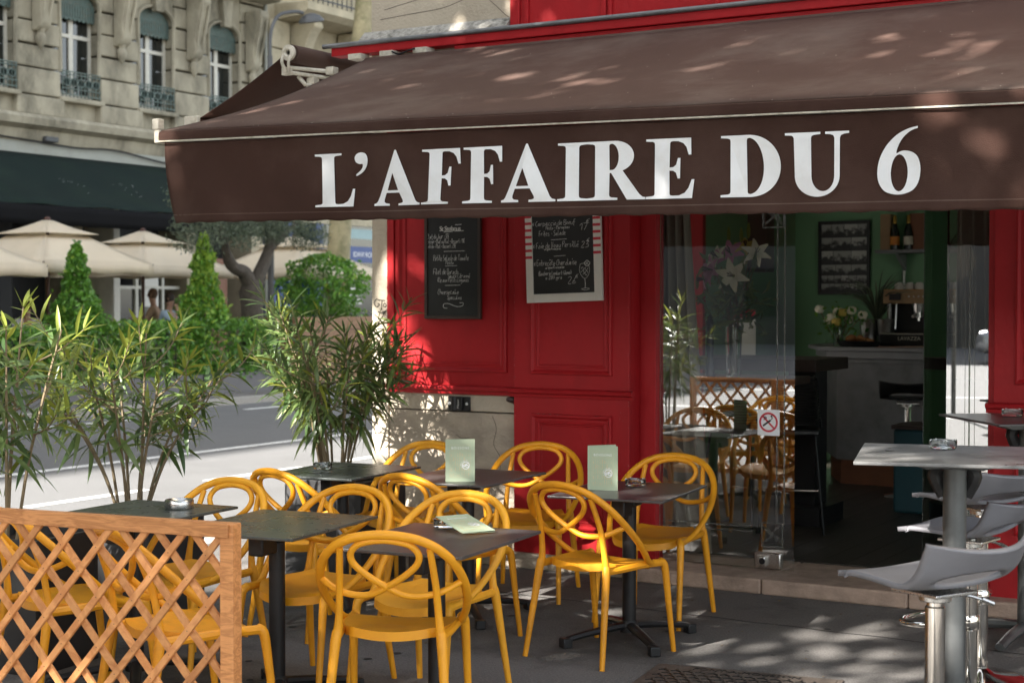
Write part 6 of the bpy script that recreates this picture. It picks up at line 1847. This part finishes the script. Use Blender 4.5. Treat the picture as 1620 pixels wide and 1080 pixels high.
poly = [(-4.42, 13.02), (-4.72, 13.62), (-4.72, 14.2), (-.5, 14.2), (-.5, 12.75)]
def shrink(P, d, c=(-2.6, 13.5)): return [(p[0] + (c[0] - p[0]) * d, p[1] + (c[1] - p[1]) * d) for p in P]
m = MB(); m.prism(poly, .30, 1.13, 'z'); WB(m, 'front', counter_m, ct, smooth=0)
m = MB(); m.prism(shrink(poly, .02), .09, .2999, 'z'); WB(m, 'kickboard', boxwood2, ct, smooth=0)
m = MB(); m.prism(shrink(poly, -.03), 1.1301, 1.17, 'z'); WB(m, 'moulding', counter_m, ct, smooth=0, bevel=.01)
m = MB(); m.prism(shrink(poly, -.05), 1.1701, 1.235, 'z'); WB(m, 'upper_band', counter_l, ct, smooth=0, bevel=.01)
m = MB(); m.prism(shrink(poly, -.085), 1.2351, 1.268, 'z'); WB(m, 'countertop', counter_l, ct, smooth=0, bevel=.006)
# espresso machine
em = thing('espresso_machine', 'black and steel espresso machine with cups on top, standing on the bar counter', 'coffee machine', (-3.72, 13.55, 1.2685))
m = MB(); m.prism([(-.22, .37), (-.20, .485), (.22, .485), (.22, .37)], -.40, .42, 'x'); m.build('hood', boxwood, em, smooth=0, bevel=.008)
m = MB(); m.box(-.395, .415, -.206, .20, .4855, .492); m.build('top_trim', amber, em, smooth=0)
m = MB(); m.box(-.38, .40, -.02, .22, .03, .37); m.build('body', blackbit, em, smooth=0)
m = MB(); m.box(-.42, .44, -.24, .22, .0, .115); m.build('drip_tray', blackbit, em, smooth=0, bevel=.01)
m = MB(); m.box(-.42, .44, -.243, -.2401, .105, .113); m.build('tray_rim', steel, em, smooth=0)
m = MB(); m.box(-.34, -.24, -.232, -.224, .40, .455); m.build('display', blackbit, em, smooth=0)
for k in range(12):
    m = MB(); m.lathe([(0, 0), (.009, 0), (.007, .008), (0, .009)], 8, M4=Matrix.Translation((-.17 + k * .042 + (.05 if k > 4 else 0), -.222, .43)) @ Matrix.Rotation(PI / 2, 4, 'X')); m.build('button', steel, em)
for xx in (-.12, .2):
    m = MB(); m.lathe([(.05, .30), (.06, .37)], 16, (xx, -.10, 0)); m.lathe([(.04, .25), (.04, .30)], 14, (xx, -.10, 0)); m.tube([(xx, -.13, .275), (xx, -.27, .26)], .014, 8); m.tube([(xx, -.10, .25), (xx, -.10, .22)], .012, 6); m.build('brew_group', steel, em)
m = MB(); m.tube([(-.36, -.15, .37), (-.36, -.15, .12)], .02, 8); m.tube([(-.30, -.15, .37), (-.30, -.18, .15)], .008, 6); m.build('steam_pipe', steel, em)
put('lettering', txt('LAVAZZA', .045, .0005), cream, em, Matrix.Translation((-.16, -.2432, .055)) @ FRONT)
r_ = random.Random(4)
for k in range(8):
    c = thing('coffee_cup', 'white coffee cup upside down on the espresso machine, ' + ('at the left end of the row', 'second from the left end', 'third from the left end', 'fourth from the left end', 'fifth from the left end', 'third from the right end', 'second from the right end', 'at the right end of the row')[k], 'cup', (-4.02 + k * .092, 13.50 + r_.uniform(-.05, .05), 1.2685 + .4925), r_.uniform(0, 360), 'coffee cups on the espresso machine')
    MB().lathe([(.040, 0), (.042, .01), (.036, .045), (.024, .062), (0, .062)], 16).build('bowl', cupwhite, c)
    MB().tube(cr([(.038, 0, .045), (.062, 0, .04), (.060, 0, .018), (.041, 0, .014)], 4), .005, 6).build('handle', cupwhite, c)
# buckets, spiky plant, flowers, bread
for k, xx in enumerate((-4.27, -4.12)):
    c = thing('steel_bucket', ('left' if k == 0 else 'right') + ' one of the two steel wine buckets on the bar counter', 'bucket', (xx, 13.42, 1.2685), 0, 'steel buckets on the bar')
    MB().lathe([(.065, 0), (.085, .23), (.088, .235), (.082, .235), (.062, .01), (0, .01)], 20).build('bucket', steel, c)
sp = thing('spiky_plant', 'spiky leaved house plant in the steel bucket before the framed photographs', 'house plant', (-4.20, 13.44, 1.40))
m = MB()
for k in range(70):
    a = r_.uniform(0, 6.28); l = r_.uniform(.35, .62); e = r_.uniform(.12, .42)
    P = cr([(0, 0, .05), (math.cos(a) * e * .35, math.sin(a) * e * .35, l * .6), (math.cos(a) * e, math.sin(a) * e, l * (1 - e * .8))], 4)
    m.tube(P, [.007, .006, .001], 4, flat=.3)
o = m.build('blade', leaf_olive, sp); o['kind'] = 'stuff'
fv = thing('flower_vase', 'small glass vase with white and yellow round flowers on the bar counter', 'vase of flowers', (-4.48, 13.22, 1.2685))
MB().lathe([(0, .002), (.04, .002), (.045, .12), (.04, .16), (.035, .16), (.04, .12), (.035, .01), (0, .01)], 16).build('vase', clear, fv)
for k in range(9):
    p = [(-.17, 0, .32), (-.05, -.04, .25), (.04, 0, .29), (.12, 0, .31), (-.10, .04, .22), (0, -.05, .21), (.08, .04, .23), (.22, 0, .27), (-.02, .06, .30)][k]
    m = MB(); m.lathe([(0, -.035), (.03, -.028), (.045, 0), (.038, .025), (.02, .034), (0, .03)], 12, p)
    for i in range(len(m.v)):
        q = Vector(m.v[i]); m.v[i] = tuple(q + V(*[noise.noise(q * 60 + V(9 * j, k, 0)) * .008 for j in range(3)]))
    m.build('blossom', petal_y if k in (2, 5) else petal_w, fv)
    MB().tube(cr([(p[0] * .1, p[1] * .1, .03), (p[0] * .5, p[1] * .5, .15), p], 3), .004, 5).build('flower_stem', stem_m, fv)
leafcloud([tuple(q) for q in (np.random.RandomState(3).normal(size=(160, 3)) * (.10, .05, .06) + (.03, 0, .22))], .05, leaf_hedge, 'foliage', fv, 5)
br = thing('bread_basket', 'black tray with brown croissants on the bar counter', 'tray of croissants', (-4.26, 13.12, 1.2685))
MB().lathe([(0, .001), (.16, .001), (.19, .05), (.185, .05), (.155, .008), (0, .008)], 20).build('tray', blackbit, br)
for k in range(5):
    a = k * 1.3; m = MB()
    m.tube(cr([(-.06, .02, 0), (-.03, -.005, .01), (0, -.012, .014), (.03, -.005, .01), (.06, .02, 0)], 4), [.008, .024, .03, .024, .008], 8)
    o = m.build('croissant', bread, br); o.location = (.075 * math.cos(a), .05 * math.sin(a), .035 + .025 * (k > 2)); o.rotation_euler.z = a
np_ = thing('napkin_pile', 'pinkish paper napkins lying on the bar counter', 'napkins', (-3.95, 12.98, 1.2685))
for k in range(3):
    m = MB(); m.box(-.11 + k * .12, .07 + k * .12, -.05, .05, .001 + .004 * k, .005 + .004 * k); m.build('napkin', M('napkin_paper', (.42, .27, .19), .8), np_, smooth=0)
# framed photographs
pf = thing('photo_frame', 'black framed collage of black and white photographs on the green wall', 'picture frame', (-4.985, 14.885, 1.735))
MB().box(-.25, .25, -.012, .0, 0, .70).build('backing', blackbit, pf, smooth=0)
for bx in ((-.26, -.238, -.01, .71), (.238, .26, -.01, .71), (-.2379, .2379, -.01, .012), (-.2379, .2379, .688, .71)): MB().box(bx[0], bx[1], -.03, .005, bx[2], bx[3]).build('frame', blackbit, pf, smooth=0)
cells = []
rows = [(.02, .10, (.0, .18, .30, .45, .62, .80, 1)), (.10, .18, (0, .14, .28, .44, .6, .78, 1)), (.185, .285, (0, .32, .66, 1)), (.29, .42, (0, .26, .66, 1)), (.425, .55, (0, .24, .66, 1)), (.555, .68, (0, .22, .5, .8, 1))]
for z0, z1, xs in rows:
    for a, b_ in zip(xs[:-1], xs[1:]):
        MB().box(-.23 + .46 * a + .003, -.23 + .46 * b_ - .003, -.0155, -.0121, z0 + .003, z1 - .003).build('photo', r_.choice((photo_g, photo_g, photo_l)), pf, smooth=0)
# shelf with boxes and bottles
sh = thing('wall_shelf', 'dark wall shelf above the espresso machine', 'shelf', (-4.1, 14.72, 2.115))
MB().box(-.48, 1.0, -.16, .17, 0, .03).build('board', counter_m, sh, smooth=0)
MB().prism([(-.13, -.001), (.17, -.001), (.17, -.16)], -.30, -.27, 'x').build('shelf_bracket', counter_l, sh, smooth=0)
MB().tube([(-.28, .12, -.85), (-.28, .12, -.161)], .02, 8).build('support_post', steel, sh)
def bottle(x, y, z, label, lab):
    t = thing('champagne_bottle', label, 'bottle', (x, y, z), 0, 'champagne bottles on the shelf')
    MB().lathe([(0, .002), (.043, .002), (.044, .01), (.044, .16), (.030, .215), (.016, .25), (.0155, .31), (0, .31)], 20).build('glass', bottle_m, t)
    MB().lathe([(.0165, .235), (.018, .25), (.017, .318), (.012, .326), (0, .326)], 16).build('foil', gold, t)
    MB().lathe([(.0447, .045), (.0447, .125)], 20).build('label', lab, t)
bottle(-4.405, 14.62, 2.1455, 'champagne bottle with the orange label on the shelf', orange)
bottle(-4.275, 14.62, 2.1455, 'champagne bottle with the cream label on the shelf', cream)
for x0, w_, mm, lab in ((-4.50, .10, boxwood, 'pale wooden wine box with a printed emblem on the shelf'), (-4.20, .14, boxwood2, 'dark reddish wooden box on the shelf beside the champagne bottles')):
    t = thing('wine_box', lab, 'box', (x0, 14.68, 2.1455))
    MB().box(-w_ / 2, w_ / 2, -.05, .06, 0, .34).build('body', mm, t, smooth=0, bevel=.003)
    MB().box(-w_ / 2 + .008, w_ / 2 - .008, -.054, -.0501, .008, .332).build('lid', mm, t, smooth=0)
for k in range(2):
    t = thing('carafe', ('left' if k == 0 else 'right') + ' one of the two clear glass carafes on the shelf behind the open door', 'carafe', (-3.98 + k * .17, 14.66, 2.1455), 0, 'glass carafes on the shelf')
    MB().lathe([(0, .002), (.085, .002), (.09, .04), (.06, .09), (.02, .15), (.018, .24), (.03, .28), (.027, .28), (.015, .24), (.017, .15), (.056, .09), (.085, .04), (.08, .008), (0, .008)], 18).build('bulb', clear, t)
# dark high table with mesh-backed stools just inside
dt = thing('dark_bar_table', 'dark wooden high table inside the bar behind the door edge', 'bar table', (-4.15, 10.65, 0))
MB().box(-.55, .50, -.35, .35, 1.17, 1.255).build('tabletop', darkframe, dt, smooth=0, bevel=.006)
MB().box(.22, .42, -.12, .12, .09, 1.17).build('leg', blackbit, dt, smooth=0)
MB().box(.14, .50, -.25, .25, .09, .22).build('base', blackbit, dt, smooth=0)
def meshstool(x, y, rz, label):
    t = thing('mesh_bar_stool', label, 'bar stool', (x, y, .0925), rz, 'black mesh bar stools inside')
    MB().box(-.19, .19, -.18, .20, .66, .70).build('seat', blackbit, t, bevel=.012)
    m = MB()
    for k in range(16):
        z = .74 + k * .019; w_ = .20 - .03 * k / 16
        m.tube(cr([(-w_, -.06, z), (-w_ * .8, -.20 - .004 * k, z), (0, -.23 - .004 * k, z), (w_ * .8, -.20 - .004 * k, z), (w_, -.06, z)], 4), .0045, 5)
    m.build('woven_back', blackbit, t)
    m = MB(); m.tube(cr([(-.20, -.05, .70), (-.17, -.12, 1.03), (-.13, -.25, 1.05), (0, -.30, 1.055), (.13, -.25, 1.05), (.17, -.12, 1.03), (.20, -.05, .70)], 4), .009, 6); m.build('back_frame', blackbit, t)
    for sx in (-1, 1):
        for sy in (-1, 1): MB().tube([(sx * .22, sy * .21, 0), (sx * .16, sy * .14, .665)], .009, 6).build('leg', blackbit, t)
    MB().tube([(-.2, .185, .25), (.2, .185, .25)], .009, 6).build('footrest', chrome, t)
    MB().tube(cr([(-.22, -.21, .01), (-.22, .21, .01)], 2), .009, 6).build('sled_rail', blackbit, t)
meshstool(-3.78, 10.18, 20, 'black mesh backed bar stool at the dark high table, nearest the door')
meshstool(-4.12, 10.12, -10, 'black mesh backed bar stool behind the glass, left at the dark high table')
o = stool_in = copy_tree(stool); stool_in.location = (-3.62, 12.4, .0925); stool_in.rotation_euler.z = R(15)
tag(stool_in, 'black bar stool with a chrome post standing at the bar counter inside', 'bar stool', 'bar counter stools')
bpy.context.view_layer.update()
for c in kids(stool_in):
    if c.name.startswith('seat_shell'): c.data = c.data.copy(); c.data.materials[0] = blackbit
tp = thing('teal_panel', 'dark teal upholstered panel inside beside the open glass door', 'bench end', (-3.28, 11.6, .0925))
MB().box(-.16, .16, -.2, .2, 0, .62).build('panel', teal, tp, bevel=.02)
MB().box(-.17, .17, -.21, .21, .6201, .65).build('cap', darkframe, tp, smooth=0)
# table with lilies behind the left pane
lt = thing('window_table', 'dark high table behind the glass carrying the lilies and pepper mill', 'table', (-4.05, 9.6, 0))
MB().box(-.55, .48, -.38, .38, 1.11, 1.16).build('tabletop', darkframe, lt, smooth=0, bevel=.006)
for sx in (-.42, .36): MB().box(sx - .03, sx + .03, -.03, .03, .0925, 1.11).build('leg', blackbit, lt, smooth=0)
ly = thing('lily_vase', 'tall glass vase of cream and mauve lilies on the window table', 'vase of flowers', (-3.93, 9.52, 1.1605))
MB().lathe([(0, .002), (.045, .002), (.055, .33), (.050, .33), (.040, .012), (0, .012)], 20).build('vase', clear, ly)
def lily(p, d, s, mat):
    m = MB(); d = Vector(d).normalized(); a1 = d.orthogonal().normalized(); a2 = d.cross(a1)
    for k in range(6):
        an = k * PI / 3; rad = a1 * math.cos(an) + a2 * math.sin(an); tn = d.cross(rad)
        rows = []
        for i in range(6):
            t_ = i / 5; w_ = .44 * s * math.sin(PI * (.12 + .88 * t_) ** 1.1) * .5 if t_ < 1 else .004
            c = Vector(p) + d * (s * (.55 * t_ - .35 * t_ ** 3)) + rad * (s * (.08 + .85 * t_ ** 1.6))
            rows.append((c + tn * w_, c + d * -.02 * s, c - tn * w_))
        vs = [q for r0 in rows for q in r0]
        m.add(vs, [(i * 3 + j, i * 3 + j + 1, i * 3 + j + 4, i * 3 + j + 3) for i in range(5) for j in (0, 1)])
    o = m.build('lily', mat, ly, smooth=80)
    m = MB()
    for k in range(5):
        an = k * 1.256; rad = a1 * math.cos(an) + a2 * math.sin(an)
        m.tube([Vector(p) + d * .05 * s, Vector(p) + d * s * .7 + rad * s * .12], [.0015, .004], 4)
    m.build('stamen', darkframe, o)
lily((.02, -.06, .66), (.1, -1, .1), .13, petal_w); lily((-.10, -.02, .78), (-.4, -.8, .5), .10, petal_w); lily((.15, 0, .80), (.5, -.8, .4), .11, petal_w)
lily((-.13, -.03, .70), (-.6, -.8, .1), .12, petal_p); lily((-.02, 0, .80), (.0, -.9, .5), .12, petal_p); lily((-.18, 0, .64), (-.9, -.5, .0), .11, petal_p); lily((.07, .03, .84), (.2, -.7, .7), .09, petal_y)
for p in ((-.26, 0, .62), (.05, 0, .92), (.1, 0, .95), (-.05, .03, .93)):
    MB().lathe([(0, -.05), (.012, -.03), (.014, .01), (.006, .05), (0, .055)], 8, p).build('bud', leaf_yg, ly)
m = MB()
for k in range(9):
    a = k * .7; m.tube(cr([(.02 * math.cos(a), .02 * math.sin(a), .03), (.03 * math.cos(a + 1), .03 * math.sin(a + 1), .35), (.14 * math.cos(a), .06 * math.sin(a), .72)], 4), .005, 5)
m.build('flower_stem', stem_m, ly)
leafcloud([tuple(q) for q in (np.random.RandomState(8).normal(size=(150, 3)) * (.11, .06, .12) + (0, 0, .50))], .13, leaf_dk, 'foliage', ly, 6, aspect=.25)
pm = thing('pepper_mill', 'tall dark blue turned pepper mill beside the lily vase', 'pepper mill', (-4.075, 9.47, 1.1605))
MB().lathe([(0, .0), (.034, 0), (.036, .02), (.03, .06), (.020, .13), (.026, .20), (.022, .26), (.017, .29), (.027, .31), (.027, .36), (.018, .385), (.012, .40), (0, .41)], 20).build('body', navy, pm)
po = thing('notice_board', 'white notice with a red heading hanging inside behind the lilies', 'notice', (-4.86, 12.0, 1.22))
MB().box(-.10, .10, -.01, .0, 0, .37).build('sheet', whiteframe, po, smooth=0)
MB().box(-.10, .10, -.014, -.0101, .30, .37).build('heading', stripe_red, po, smooth=0)
# curtains
def curtain(x0, x1, xb0, xb1, y, z0, z1, label, folds):
    t = thing('curtain', label, 'curtain', ((x0 + x1) / 2, y, 0), 0, 'grey brown curtains inside the glass')
    cx = (x0 + x1) / 2
    def f(u, v):
        k = v ** 1.4
        a = x0 + (x1 - x0) * u; b_ = xb0 + (xb1 - xb0) * u
        return V(a + (b_ - a) * k - cx, .045 * math.sin(u * folds * 2 * PI + .6 * math.sin(v * 3)) + .01 * math.sin(u * 23 + v * 5), z1 + (z0 - z1) * v)
    m = MB(); m.grid(f, folds * 12, 24); o = m.build('cloth', curtain_m, t, smooth=80); o.modifiers.new('t', 'SOLIDIFY').thickness = .003
    MB().tube([(x0 - cx - .05, 0, z1 + .01), (x1 - cx + .05, 0, z1 + .01)], .012, 8).build('rod', blackmetal, t)
curtain(-4.16, -3.98, -4.18, -3.80, 8.86, .11, 2.86, 'long grey brown curtain gathered at the left edge of the glass door', 4)
curtain(-2.32, -2.0, -2.32, -1.98, 8.86, 1.22, 2.86, 'short grey brown curtain bunched at the top of the side pane', 5)

# ================================================================== what the glass mirrors: the sunlit street behind the camera
ob = thing('street_building', 'grey rendered building on the far side of the main street behind the camera', 'building', (-10, -42, 0))
m = MB(); m.box(-45, 25, -52, -42, -.1, 11); WB(m, 'wall', bluebld, ob, smooth=0)
for k in range(18):
    for fl_ in range(3):
        m = MB(); x0 = -43 + k * 3.8; m.box(x0, x0 + 1.5, -41.999, -41.95, 1.0 + fl_ * 3.3, 3.1 + fl_ * 3.3); wi = WB(m, 'window', darkwall, ob, smooth=0)
        m = MB(); m.box(x0 + .1, x0 + 1.4, -41.9499, -41.94, 1.1 + fl_ * 3.3, 3.0 + fl_ * 3.3); m.build('pane', darkpane, wi, smooth=0)
car = thing('parked_car', 'silver hatchback parked on the sunlit main street, mirrored in the side pane', 'car', (-2.55, -27.5, -.03), 90)
def carsec(u, v):
    prof = [(-2.05, .35, .55, .80), (-1.98, .30, .72, .86), (-1.5, .25, .92, .90), (-.9, .24, .98, .90), (-.2, .24, 1.0, .90), (.8, .24, 1.0, .90), (1.5, .25, .98, .88), (1.95, .30, .9, .84), (2.05, .36, .7, .78)]
    k = v * (len(prof) - 1); i = min(len(prof) - 2, int(k)); f = k - i
    yy, zl, zh, hw_ = [prof[i][j] * (1 - f) + prof[i + 1][j] * f for j in range(4)]
    a = 2 * PI * u
    c, s_ = math.cos(a), math.sin(a)
    e = .45
    return V(hw_ * math.copysign(abs(c) ** e, c), yy, (zl + zh) / 2 + (zh - zl) / 2 * math.copysign(abs(s_) ** e, s_))
m = MB(); m.grid(carsec, 28, 24); m.build('body', silver, car)
m = MB(); m.prism([(-1.45, .93), (-.75, 1.38), (-.2, 1.46), (.9, 1.44), (1.75, 1.0), (1.8, .93)], -.70, .70, 'x'); m.build('glasshouse', darkpane, car, bevel=.08)
m = MB(); m.prism([(-.72, 1.40), (-.2, 1.475), (.9, 1.455), (1.05, 1.39), (.9, 1.385), (-.2, 1.40)], -.68, .68, 'x'); m.build('roof', silver, car, bevel=.03)
for sx in (-1, 1):
    for yy in (-1.25, 1.25):
        m = MB(); m.lathe([(.0, -.09), (.30, -.09), (.32, -.06), (.32, .06), (.30, .09), (0, .09)], 24, M4=Matrix.Translation((sx * .80, yy, .32)) @ Matrix.Rotation(PI / 2, 4, 'Y')); w_o = m.build('wheel', tyre_m, car)
        m = MB(); m.lathe([(0, -.10), (.2, -.10), (.2, .10), (0, .10)], 18, M4=Matrix.Translation((sx * .80, yy, .32)) @ Matrix.Rotation(PI / 2, 4, 'Y')); m.build('rim', steel, w_o)
    m = MB(); m.lathe([(0, -.03), (.13, -.02), (.15, .03), (0, .05)], 14, M4=Matrix.Translation((sx * .62, -1.97, .68)) @ Matrix.Rotation(PI / 2, 4, 'X')); m.build('headlight', clear, car)
    m = MB(); m.tube([(sx * .88, -.62, .98), (sx * .98, -.60, 1.02)], [.05, .07], 8); m.build('mirror', silver, car)
post = thing('sign_post', 'slim grey sign post on the main street, mirrored in the side pane', 'sign post', (-3.5, -6.5, -.03))
MB().tube([(0, 0, 0), (0, 0, 2.6)], .035, 10).build('pole', lamp_m, post)
MB().lathe([(0, -.01), (.3, -.01), (.3, .01), (0, .01)], 28, M4=Matrix.Translation((0, .045, 2.3)) @ Matrix.Rotation(PI / 2, 4, 'X')).build('sign_disc', lamp_m, post)
